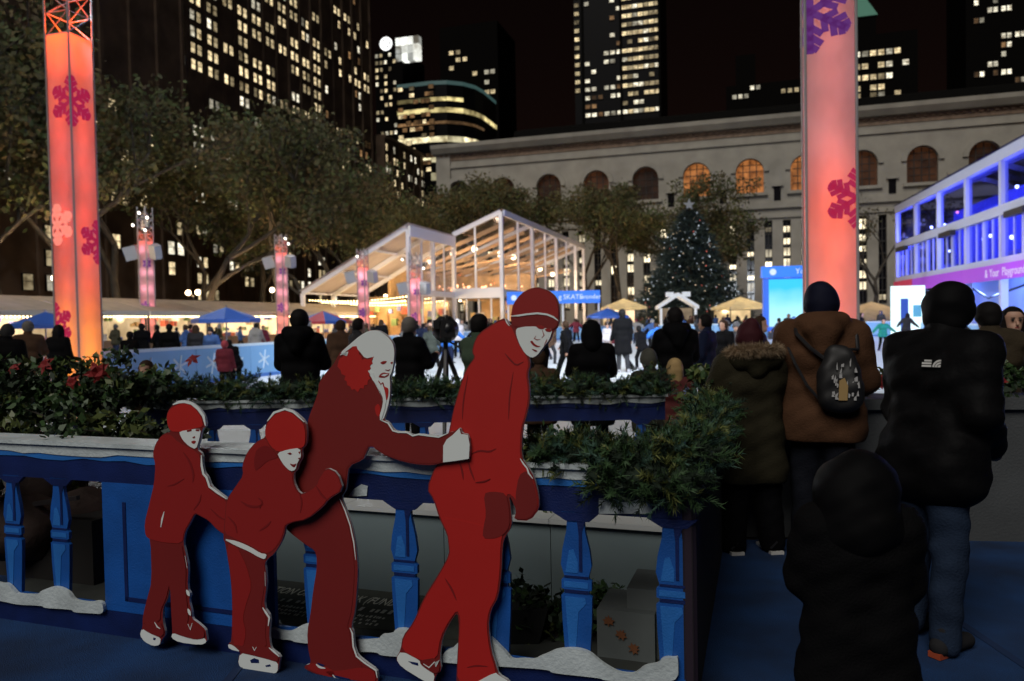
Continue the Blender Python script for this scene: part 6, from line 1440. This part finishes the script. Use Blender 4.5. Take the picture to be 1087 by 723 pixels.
def person(label, loc, rz, ms, H, skin, jc, tc_, hc, shc=(.02, .02, .02), group=None, hair_name='hair', fine=False, skate=False):
    t = thing('person', label, 'person', loc, rz, group); s = H / 1.755; t.scale = (s, s, s)
    for nm, name, m in (('body', 'body', SKIN[skin]), ('jacket', 'jacket', cloth(jc, fine=fine)), ('trousers', 'trousers', cloth(tc_, fine=fine)), ('shoeL', 'skate' if skate else 'shoe', cloth(shc)), ('shoeR', 'skate' if skate else 'shoe', cloth(shc)), ('hair', hair_name, cloth(hc, .7))):
        set_mat(place(name, ms[nm], t), m)
    return t
POSES = {
 'stand': dict(thL=3, thR=-3, knL=4, knR=2, fwL=8, fwR=4, elL=25, elR=20, ouL=9, ouR=9),
 'pockets': dict(thL=2, thR=-2, knL=3, knR=2, fwL=-12, fwR=-12, elL=55, elR=55, ouL=16, ouR=16, eiL=22, eiR=22),
 'front': dict(thL=2, thR=-2, knL=3, knR=2, fwL=25, fwR=25, elL=85, elR=85, ouL=10, ouR=10, eiL=30, eiR=30),
 'walk': dict(thL=22, thR=-16, knL=8, knR=14, fwL=-22, fwR=24, elL=20, elR=30, ouL=8, ouR=8),
 'skate': dict(thL=32, thR=-22, knL=38, knR=12, abR=8, fwL=-30, fwR=38, elL=30, elR=35, ouL=22, ouR=22, lean=16),
 'glide': dict(thL=14, thR=8, knL=26, knR=22, abL=7, abR=7, fwL=5, fwR=10, elL=25, elR=25, ouL=48, ouR=44, lean=9),
 'lean': dict(thL=5, thR=0, knL=6, knR=3, fwL=55, fwR=55, elL=40, elR=40, ouL=12, ouR=12, lean=26),
}
def ms_far(pose, hair, hem=.06, vox=.034, hood=False, tw=.0, puff=.0):
    return person_meshes((pose, hair, hem, vox, hood, tw, puff), POSES[pose], vox, hair, dict(hem=hem, hood=hood, puff=puff, skirt=.02 if hem > .2 else 0), tw)
def at_px(px, d, y=360): q = P(px, y, d); return (q.x, q.y, 0)
BK, NV, GR, BR, OL, BL, RDc, WH, DG, TEAL = (.0028, .0028, .0034), (.008, .012, .032), (.06, .06, .065), (.06, .033, .02), (.035, .035, .022), (.03, .12, .42), (.25, .02, .025), (.55, .52, .55), (.022, .022, .025), (.02, .20, .16)
MID = [  # px, head top y, depth, facing, pose, hair, jacket, trousers, hem, skin, hair colour, label
 (318, 329, 8.6, 0, 'front', 'short', BK, BK, .18, 1, 'black', 'broad man in a black coat seen from behind at left of the white knit hat', {}),
 (380, 338, 12.5, -60, 'stand', 'short', DG, BK, .06, 1, 'black', 'dark haired person in a grey jacket behind the woman cut-out hat'),
 (362, 340, 14.5, 20, 'stand', 'short', BR, BK, .06, 1, 'brown', 'person in a dark brown jacket among spectators left of the white hat'),
 (434, 337, 9.6, -35, 'front', 'short', BK, BK, .18, 1, 'grey', 'grey haired man in a black coat right of the woman cut-out face'),
 (508, 334, 8.2, -50, 'front', 'short', (.05, .075, .05), BK, .05, 1, 'black', 'dark haired man in a grey green top behind the man cut-out shoulder'),
 (556, 318, 9.5, 20, 'stand', 'short', BK, BK, .1, 1, 'black', 'tall dark figure half hidden behind the man cut-out cap'),
 (572, 372, 8.0, 0, 'front', 'short', BR, BK, .1, 1, 'brown', 'person in a brown jacket half hidden under the cut-out cap'),
 (601, 339, 20, 60, 'walk', 'short', BK, BK, .03, 1, 'brown', 'woman in a black short sleeved top walking on the ice'),
 (628, 342, 8.3, 0, 'front', 'hood', BK, BK, .3, 1, 'black', 'person in a black hooded coat with the hood up near the garland'),
 (661, 328, 23, 10, 'stand', 'short', BK, DG, .32, 1, 'black', 'man in a long black overcoat standing on the ice'),
 (689, 372, 7.3, 20, 'front', 'beanie', (.03, .03, .022), BK, .1, 1, 'brown', 'short person in an olive knit cap behind the garland'),
 (716, 381, 7.3, -10, 'front', 'long', (.08, .02, .02), BK, .1, 0, 'blond', 'blond child with long hair beside the olive knit cap'),
 (717, 327, 9.2, 0, 'front', 'short', BK, BK, .1, 1, 'black', 'man in a black jacket with red lined hood before the Christmas tree'),
 (750, 334, 11.5, 60, 'stand', 'short', NV, BK, .14, 1, 'black', 'man in a navy jacket turned sideways before the Christmas tree'),
 (769, 340, 16, 120, 'stand', 'short', BK, BK, .1, 0, 'brown', 'man in a dark suit with pale collar facing left near the tree'),
 (782, 342, 18, 150, 'stand', 'beanie', GR, BK, .06, 0, 'grey', 'person in a pale grey cap beside the dark suited man'),
 (806, 336, 11.0, -120, 'stand', 'long', NV, BK, .1, 0, 'brown', 'long haired woman in profile left of the cyan screen'),
 (738, 352, 14, 0, 'stand', 'short', (.02, .03, .12), BK, .06, 1, 'black', 'person in a dark blue jacket between the two men by the tree'),
 (829, 337, 36, 30, 'glide', 'short', (.03, .03, .05), WH, .03, 1, 'black', 'skater in a dark top and white trousers before the screen'),
 (917, 341, 30, 160, 'stand', 'long', RDc, BK, .1, 1, 'black', 'person in a red coat on the ice right of the pink column'),
 (937, 338, 33, 175, 'glide', 'short', TEAL, BK, .03, 0, 'black', 'skater in a teal green jacket with arms held out'),
 (446, 341, 34, -40, 'skate', 'short', NV, (.02, .04, .12), .03, 1, 'black', 'skater in blue jeans bending forward on the ice near the camera tripod'),
 (458, 343, 25, 20, 'skate', 'short', (.03, .035, .03), BK, .03, 1, 'brown', 'skater in dark green jacket mid stride left of the tripod'),
 (486, 339, 34, 30, 'stand', 'beanie', WH, BK, .03, 0, 'grey', 'child in a white jacket and cap skating behind the tripod'),
 (474, 336, 27, -20, 'glide', 'short', BL, NV, .03, 1, 'brown', 'skater in a bright blue jacket behind the video camera'),
 (682, 343, 24, 30, 'skate', 'short', BK, BK, .03, 1, 'black', 'skater in black gliding left of the blue vest'),
 (698, 342, 26, 15, 'glide', 'short', BL, GR, .03, 1, 'brown', 'skater in a blue vest near the Christmas tree hut'),
 (645, 344, 34, 170, 'stand', 'short', WH, (.3, .25, .25), .03, 0, 'brown', 'skater in pale clothes left of the long overcoat'),
 (250, 358, 19, 60, 'lean', 'short', BK, BK, .06, 1, 'black', 'person in black leaning over the left rink board'),
 (238, 362, 18, 0, 'stand', 'beanie', (.12, .02, .03), BK, .06, 0, 'red', 'child in a dark red jacket by the left rink board'),
 (180, 344, 24, 10, 'stand', 'short', BK, BK, .1, 1, 'black', 'person in a black jacket right of the pink column at left'),
 (208, 345, 25, 10, 'stand', 'long', DG, BK, .2, 1, 'brown', 'long haired person in a dark coat before the blue parasol'),
 (138, 352, 20, 0, 'stand', 'short', BK, BK, .1, 1, 'black', 'stocky person in a black coat right of the orange column'),
 (155, 383, 8.2, 170, 'front', 'long', BR, BK, .1, 0, 'brown', 'brown haired girl whose face shows over the garland at left'),
 (30, 341, 15, 20, 'front', 'short', BR, BK, .1, 0, 'grey', 'person in brown with grey hair left of the orange column'),
 (62, 345, 16, -10, 'stand', 'long', BK, BK, .1, 1, 'black', 'dark haired woman in black just left of the orange column'),
 (8, 345, 13, 20, 'stand', 'beanie', BK, BK, .1, 1, 'black', 'person in a black cap at the left edge of the picture'),
]
def mid_people():
    for i, row in enumerate(MID):
        px, yt, d, fc, pose, hair, jc, tc_, hem, sk, hc, lb = row[:12]
        H = CAM_H + (HOR(px) - yt) * d / FPX; vox = .018 if d < 13 else .026
        ms = ms_far(pose, hair, hem, vox, hood=(i in (0, 12)))
        person(lb, at_px(px, d), R(fc), ms, max(.95, min(1.92, H)), sk, jc, tc_, HAIRC[hc] if hair in ('short', 'long', 'bun') else (jc if hair == 'hood' else tuple(x * 1.3 + .02 for x in (jc if hc != 'red' else (.2, .02, .03)))), (.02, .02, .022) if d < 18 else (.25, .25, .27), None, 'hat' if hair in ('beanie', 'cap') else ('hood' if hair == 'hood' else 'hair'), False, d > 18)
mid_people()
def far_crowd():
    rr = random.Random(77); cols = [BK, BK, NV, DG, GR, BR, OL, (.12, .02, .03), (.04, .08, .2), (.2, .19, .18)]
    variants = [('stand', 'short'), ('stand', 'long'), ('pockets', 'beanie'), ('walk', 'short'), ('front', 'short'), ('pockets', 'hood')]
    n = 0
    cn = {id(c): n_ for c, n_ in zip(cols, ('black', 'black', 'navy', 'charcoal', 'grey', 'brown', 'olive', 'dark red', 'blue', 'pale grey'))}
    def put(p, lb, gp, ice):
        pz, hr = rr.choice(variants if not ice else [('skate', 'short'), ('glide', 'beanie'), ('glide', 'long'), ('skate', 'beanie')])
        ms = ms_far(pz, hr, .06, .036); jc = rr.choice(cols)
        lb = lb.replace('dark winter clothes', cn[id(jc)] + ' jacket and ' + {'short': 'short hair', 'long': 'long hair', 'beanie': 'knit cap', 'hood': 'raised hood'}[hr]).replace('dark clothes', cn[id(jc)] + ' jacket and ' + {'short': 'short hair', 'long': 'long hair', 'beanie': 'knit cap', 'hood': 'raised hood'}[hr])
        person(lb, p, rr.uniform(0, 6.28), ms, rr.uniform(1.55, 1.85), rr.choice([0, 1, 1, 2]), jc, rr.choice([BK, NV, DG, (.02, .03, .07)]), rr.choice([HAIRC['black'], HAIRC['brown'], HAIRC['black']]) if hr in ('short', 'long') else rr.choice(cols), (.05, .05, .05), gp, 'hat' if hr == 'beanie' else ('hood' if hr == 'hood' else 'hair'), False, ice)
    for i in range(30): put(UV(17 + i * 1.45 + rr.uniform(-.5, .5), -15.6 - rr.choice([0, .7, 2.0, 4, 7]) - rr.uniform(0, .5)), 'spectator in dark winter clothes behind the left rink board', 'crowd behind the left board', False)
    for i in range(26): put(UV(61 + rr.choice([0.2, .8, 2, 4]) + rr.uniform(0, .5), -14 + i * .95 + rr.uniform(-.3, .3)), 'spectator in dark winter clothes behind the far rink board', 'crowd behind the far board', False)
    for i in range(16): put(UV(30 + i * 2 + rr.uniform(-.6, .6), -31 + rr.uniform(-1, 3)), 'shopper in dark clothes strolling before the market stalls', 'shoppers at the stalls', False)
    for i in range(11): put(UV(rr.uniform(42, 58), rr.uniform(-13, 8)), 'small distant skater in dark clothes near the far board', 'distant skaters', True)
    for i in range(22): put(UV(rr.uniform(18, 42), rr.uniform(-13, 8.5)), 'skater in dark clothes out on the middle of the ice', 'skaters on the ice', True)
    for i in range(20): put(UV(rr.uniform(61, 66), rr.uniform(-22, 9)), 'spectator in dark winter clothes behind the far rink board', 'crowd behind the far board', False)
    for i in range(14): put(UV(rr.uniform(40, 58), -15.7 - rr.uniform(0, 8)), 'spectator in dark winter clothes behind the left rink board', 'crowd behind the left board', False)
    for i in range(5): put(UV(60.5 + rr.uniform(0, 1), 2 + i * 1.2), 'spectator in dark winter clothes behind the far rink board', 'crowd behind the far board', False)
far_crowd()

# ------------------------------------------------------------------ video camera on tripod
tq = at_px(473, 9.0)
tp = thing('tripod', 'black tripod standing at the edge of the ice', 'tripod', tq, .2)
for a in (.3, 2.4, 4.5):
    leg = MB(); leg.tube([(0, 0, 1.32), (math.cos(a) * .26, math.sin(a) * .26, .66), (math.cos(a) * .5, math.sin(a) * .5, 0.0)], [.030, .026, .016], 6); leg.build('leg', M_black, tp)
MB().tube([(0, 0, .95), (0, 0, 1.42)], .03, 8).build('centre_column', M_black, tp); MB().lathe([(.07, 1.40), (.075, 1.44), (.05, 1.47)], 12).build('head', M_black, tp); MB().tube([(0, 0, 1.44), (.18, -.32, 1.32)], .012, 6).build('pan_handle', M_black, tp)
vc = thing('video_camera', 'black video camera under a rain cover on the tripod', 'video camera', (tq[0], tq[1], 1.47), .2)
b = MB(); b.box(-.09, .09, -.22, .2, 0, .2); b.v = [(x * (1 - .2 * (z > .1)), y, z) for x, y, z in b.v]; b.build('camera_body', M_black, vc)
MB().tube([(0, .2, .1), (0, .34, .1)], [.05, .06], 10).build('lens', M_black, vc); MB().box(-.02, .02, -.15, .12, .2, .26).build('handle', M_black, vc); MB().box(-.16, -.09, -.2, -.05, .1, .2).build('viewfinder', M_black, vc)
cv = MB().blob((0, 0, .09), .18, 0, 5, .10, 8, (.85, 1.35, .85)); cv.build('rain_cover', mat('cover_black', (.012, .013, .016), .35), vc, smooth=True)

# ------------------------------------------------------------------ the near spectators
def near_person(label, px, d, fc, H, pose, hair, jk, tw, skin, jc, tc_, hc, shc, seed, hair_name='hair', wr=.004, vox=.013):
    ms = person_meshes(('near', seed), pose, vox, hair, jk, tw, wr, False, seed)
    return person(label, at_px(px, d), R(fc), ms, H, skin, jc, tc_, hc, shc, None, hair_name, True), ms
# woman in olive parka
jk = dict(hem=.30, puff=.028, skirt=.01)
t, ms = near_person('woman in a long olive parka with fur hood seen from behind', 796, 5.35, 5, 1.60, dict(thL=1, thR=-1, knL=2, knR=1, abL=4, abR=4, fwL=18, fwR=18, elL=80, elR=80, ouL=14, ouR=14, eiL=40, eiR=40), 'bun', jk, .035, 0, (.024, .021, .012), (.004, .004, .005), (.045, .012, .016), (.45, .45, .45), 201)
J = ms['J']; nk = J['neck']
hd = surface([((-.12, -.10, nk.z - .02), (.12, -.10, nk.z - .02), .085, .085), ((0, -.10, nk.z - .02), (0, -.11, nk.z - .09), .10, .085), ((-.12, -.08, nk.z), (-.10, .03, nk.z + .02), .07, .06), ((.12, -.08, nk.z), (.10, .03, nk.z + .02), .07, .06)], .014, .05, (), .003, 3)
o = place('hood', np_mesh('hood', hd[0], hd[1], cloth((.020, .018, .010), fine=True), smooth=True), t)
def fur(t, path, n, L, mats, seed, wd=.0035):
    rs = np.random.RandomState(seed); path = np.array(path, float); k = len(path) - 1; f = rs.uniform(0, k, n); i = np.minimum(f.astype(int), k - 1); p = path[i] + (path[i + 1] - path[i]) * (f - i)[:, None]
    d = rs.normal(size=(n, 3)); d /= np.linalg.norm(d, axis=1)[:, None]; p = p + d * .028; d = d + rs.normal(size=(n, 3)) * .35 + np.array([0, -.25, -.3]); d /= np.linalg.norm(d, axis=1)[:, None]
    w_ = np.cross(d, rs.normal(size=(n, 3))); w_ /= np.linalg.norm(w_, axis=1)[:, None]; l_ = L * rs.uniform(.5, 1.2, n)[:, None]
    V_ = np.stack([p - w_ * wd, p + w_ * wd, p + d * l_], 1).reshape(-1, 3); o = place('fur_trim', np_mesh('fur_trim', V_, np.arange(3 * n).reshape(-1, 3), mats, rs.randint(0, len(mats), n)), t); return tag(o, kind='stuff')
furm = [mat('fur_tan', (.30, .21, .12), .9), mat('fur_brown', (.14, .085, .045), .9), mat('fur_pale', (.42, .33, .22), .9)]
pth = [(.15, .05, nk.z + .0), (.185, -.04, nk.z + .02), (.165, -.13, nk.z + .045), (.09, -.18, nk.z + .055), (0, -.195, nk.z + .06), (-.09, -.18, nk.z + .055), (-.165, -.13, nk.z + .045), (-.185, -.04, nk.z + .02), (-.15, .05, nk.z)]
fur(t, pth, 11000, .05, furm, 5, .002)
fc_ = MB(); fc_.tube(pth, .036, 8); fc_.build('fur_roll', furm[1], t, smooth=True)
sm = MB(); zz = J['waist'].z + .05; 
for sdx in (-1, 1):
    a = J['an' + ('L' if sdx < 0 else 'R')]; b = MB(); b.box(a.x - .05, a.x + .05, a.y - .10, a.y + .19, -.004 + max(0, a.z - .082), .022 + max(0, a.z - .082)); b.build('sole', mat('sole_white', (.62, .62, .6), .6), t)
    b = MB()
    for k in range(3): b.bar((a.x - .047, a.y - .08 + k * .05, .045), (a.x + .0, a.y - .095 + k * .03, .10), .014)
    b.build('shoe_stripe', M_black, t)
# man in brown hoodie
jk = dict(hem=.10, puff=.03, hood=True)
t, ms = near_person('man in a brown hooded jacket and navy beanie wearing a small backpack', 872, 5.30, -18, 1.85, dict(thL=4, thR=-3, knL=6, knR=2, fwL=30, fwR=8, elL=95, elR=60, ouL=10, ouR=12, eiL=20, eiR=25), 'beanie', jk, .02, 1, (.075, .036, .019), (.007, .008, .012), (.007, .008, .02), (.05, .04, .03), 202, 'beanie')
J = ms['J']; cz = J['chest'].z
bag = thing('backpack', 'black drawstring backpack with pale print on the brown jacket', 'backpack', t.location, t.rotation_euler.z); bag.scale = t.scale
V_, F_ = surface([((.03, -.215, cz - .28), (.15, -.215, cz - .28), .06, .06), ((.025, -.22, cz - .20), (.155, -.22, cz - .20), .066, .066), ((.03, -.215, cz - .12), (.15, -.215, cz - .12), .062, .062), ((.04, -.21, cz - .04), (.14, -.21, cz - .04), .052, .052), ((.06, -.2, cz + .03), (.12, -.2, cz + .03), .045, .045)], .012, .07, (), .006, 9)
place('sack', np_mesh('sack', V_, F_, mat('sack_black', (.008, .008, .009), .6), smooth=True), bag)
b = MB(); b.tube([(-.17, -.06, cz + .215), (-.16, -.17, cz + .15), (-.08, -.205, cz + .06), (.03, -.215, cz - .03)], .013, 6); b.tube([(.0, -.20, cz - .30), (-.10, -.195, cz - .18), (-.17, -.17, cz - .04), (-.215, -.10, cz + .08)], .010, 6); b.tube([(.2, -.10, cz + .17), (.2, -.16, cz + .05), (.12, -.22, cz + .05)], .012, 6); b.build('straps', M_black, bag)
pr = MB(); rr = random.Random(4)
for i in range(26): x = .03 + rr.uniform(0, .15); z = cz - .28 + rr.uniform(0, .24); pr.prism([(x, z), (x + rr.uniform(.006, .02), z), (x + rr.uniform(.004, .02), z + rr.uniform(.01, .05)), (x, z + rr.uniform(.01, .03))], -.292, -.276)
pr.build('print', mat('sack_print_silver', (.42, .42, .42), .4), bag)
MB().prism([(.075, cz - .26), (.125, cz - .26), (.13, cz - .17), (.11, cz - .12), (.08, cz - .14)], -.295, -.278).build('emblem', mat('sack_print_gold', (.36, .24, .10), .4), bag)
b = MB(); b.tube([(-.03, -.185, cz + .10), (.0, -.19, cz + .02)], .004, 4); b.build('drawcord', M_white, bag)
# man in black jacket
jk = dict(hem=.09, puff=.02)
t, ms = near_person('man in a puffy black jacket and blue jeans at right seen from behind', 988, 3.8, -62, 1.80, dict(thL=4, thR=-4, knL=8, knR=3, fwL=14, fwR=-2, elL=85, elR=62, ouL=6, ouR=6, eiL=34, eiR=18, lean=11), 'thick', jk, .008, 1, (.0045, .0045, .005), (.016, .027, .052), (.0035, .0035, .004), (.02, .02, .022), 203, 'hair', .006, .012)
J = ms['J']; cz = J['chest'].z
lg = MB()                                    # small white quarter dome mark on the shoulder blade
def dome(r0, r1, cx, cz_): return [(cx - r1 * math.cos(a), cz_ + r1 * math.sin(a)) for a in [i * math.pi / 2 / 8 for i in range(9)]] + [(cx - r0 * math.cos(a), cz_ + r0 * math.sin(a)) for a in [i * math.pi / 2 / 8 for i in range(8, -1, -1)]]
for r0, r1 in ((.002, .012), (.016, .024), (.028, .036)): lg.prism(dome(r0, r1, .0, 0), -.003, .003)
lg.box(-.085, -.042, -.003, .003, .0, .009); lg.box(-.085, -.042, -.003, .003, .013, .022); lg.box(-.075, -.042, -.003, .003, .026, .034)
jv = np.array([v.co[:] for v in ms['jacket'].vertices]); lx, lz = .10, J['shm'].z - .07
near_ = jv[(np.abs(jv[:, 0] - lx + .03) < .06) & (np.abs(jv[:, 2] - lz - .015) < .035) & (jv[:, 1] < J['shm'].y)]
o = lg.build('jacket_logo', mat('logo_white', (.6, .6, .58), .6), t, (lx, near_[:, 1].min() - .004, lz)); o.rotation_euler = (R(-11), 0, R(8))
b = MB()
for s_ in 'LR': a = J['an' + s_]; b2 = MB(); b2.box(a.x - .03, a.x + .03, a.y - .088, a.y - .02, .004, .03); b2.build('heel', mat('sole_orange', (.4, .07, .025), .6), t)
nyl = mat('nylon_black', (.0045, .0045, .005), .6, var=.2, vs=8, bump=.25, bs=22, spec=.05)
for ch in t.children:
    if ch.name.startswith('jacket') and 'logo' not in ch.name: set_mat(ch, nyl)
# child in black hooded coat, close to the camera
t, ms = near_person('child in a black hooded coat close by, seen from behind', 908, 2.5, -8, 1.175, dict(thL=2, thR=-2, knL=3, knR=2, fwL=14, fwR=14, elL=60, elR=60, ouL=8, ouR=8, eiL=25, eiR=25), 'bighood', dict(hem=.28, puff=.035, skirt=.02), .02, 1, (.003, .003, .0035), (.003, .003, .0035), (.003, .003, .0035), (.02, .02, .02), 204, 'hood', .006, .013)
# right edge
t, ms = near_person('person in an olive brown jacket with a black shoulder strap at the right edge', 1050, 6.3, -10, 1.72, POSES['front'], 'short', dict(hem=.1, puff=.02), .01, 1, (.042, .032, .02), BK, (.008, .007, .007), (.02, .02, .02), 205)
J = ms['J']; cz = J['chest'].z
st = MB(); st.tube([(-.17, -.06, cz + .19), (-.12, -.165, cz + .1), (.0, -.18, cz - .05), (.12, -.17, cz - .22)], .026, 6); st.build('shoulder_strap', M_black, t)
t, ms = near_person('long haired woman facing the camera at the right edge', 1074, 7.0, 168, 1.68, POSES['pockets'], 'long', dict(hem=.1, puff=.02), .01, 0, BK, BK, (.008, .006, .006), (.02, .02, .02), 206, vox=.011)
J = ms['J']; H = J['head']
for sdx in (-1, 1): MB().blob((H.x + sdx * .032, H.y + .083, H.z + .012), .011, 0, 0, 0, 5).build('eye', M_black, t); MB().box(H.x + sdx * .034 - .018, H.x + sdx * .034 + .018, H.y + .085, H.y + .094, H.z + .03, H.z + .036).build('eyebrow', M_black, t)
MB().blob((H.x, H.y + .096, H.z - .058), .02, 0, 0, 0, 5, (1, .35, .35)).build('mouth', mat('lips', (.3, .06, .06), .5), t)
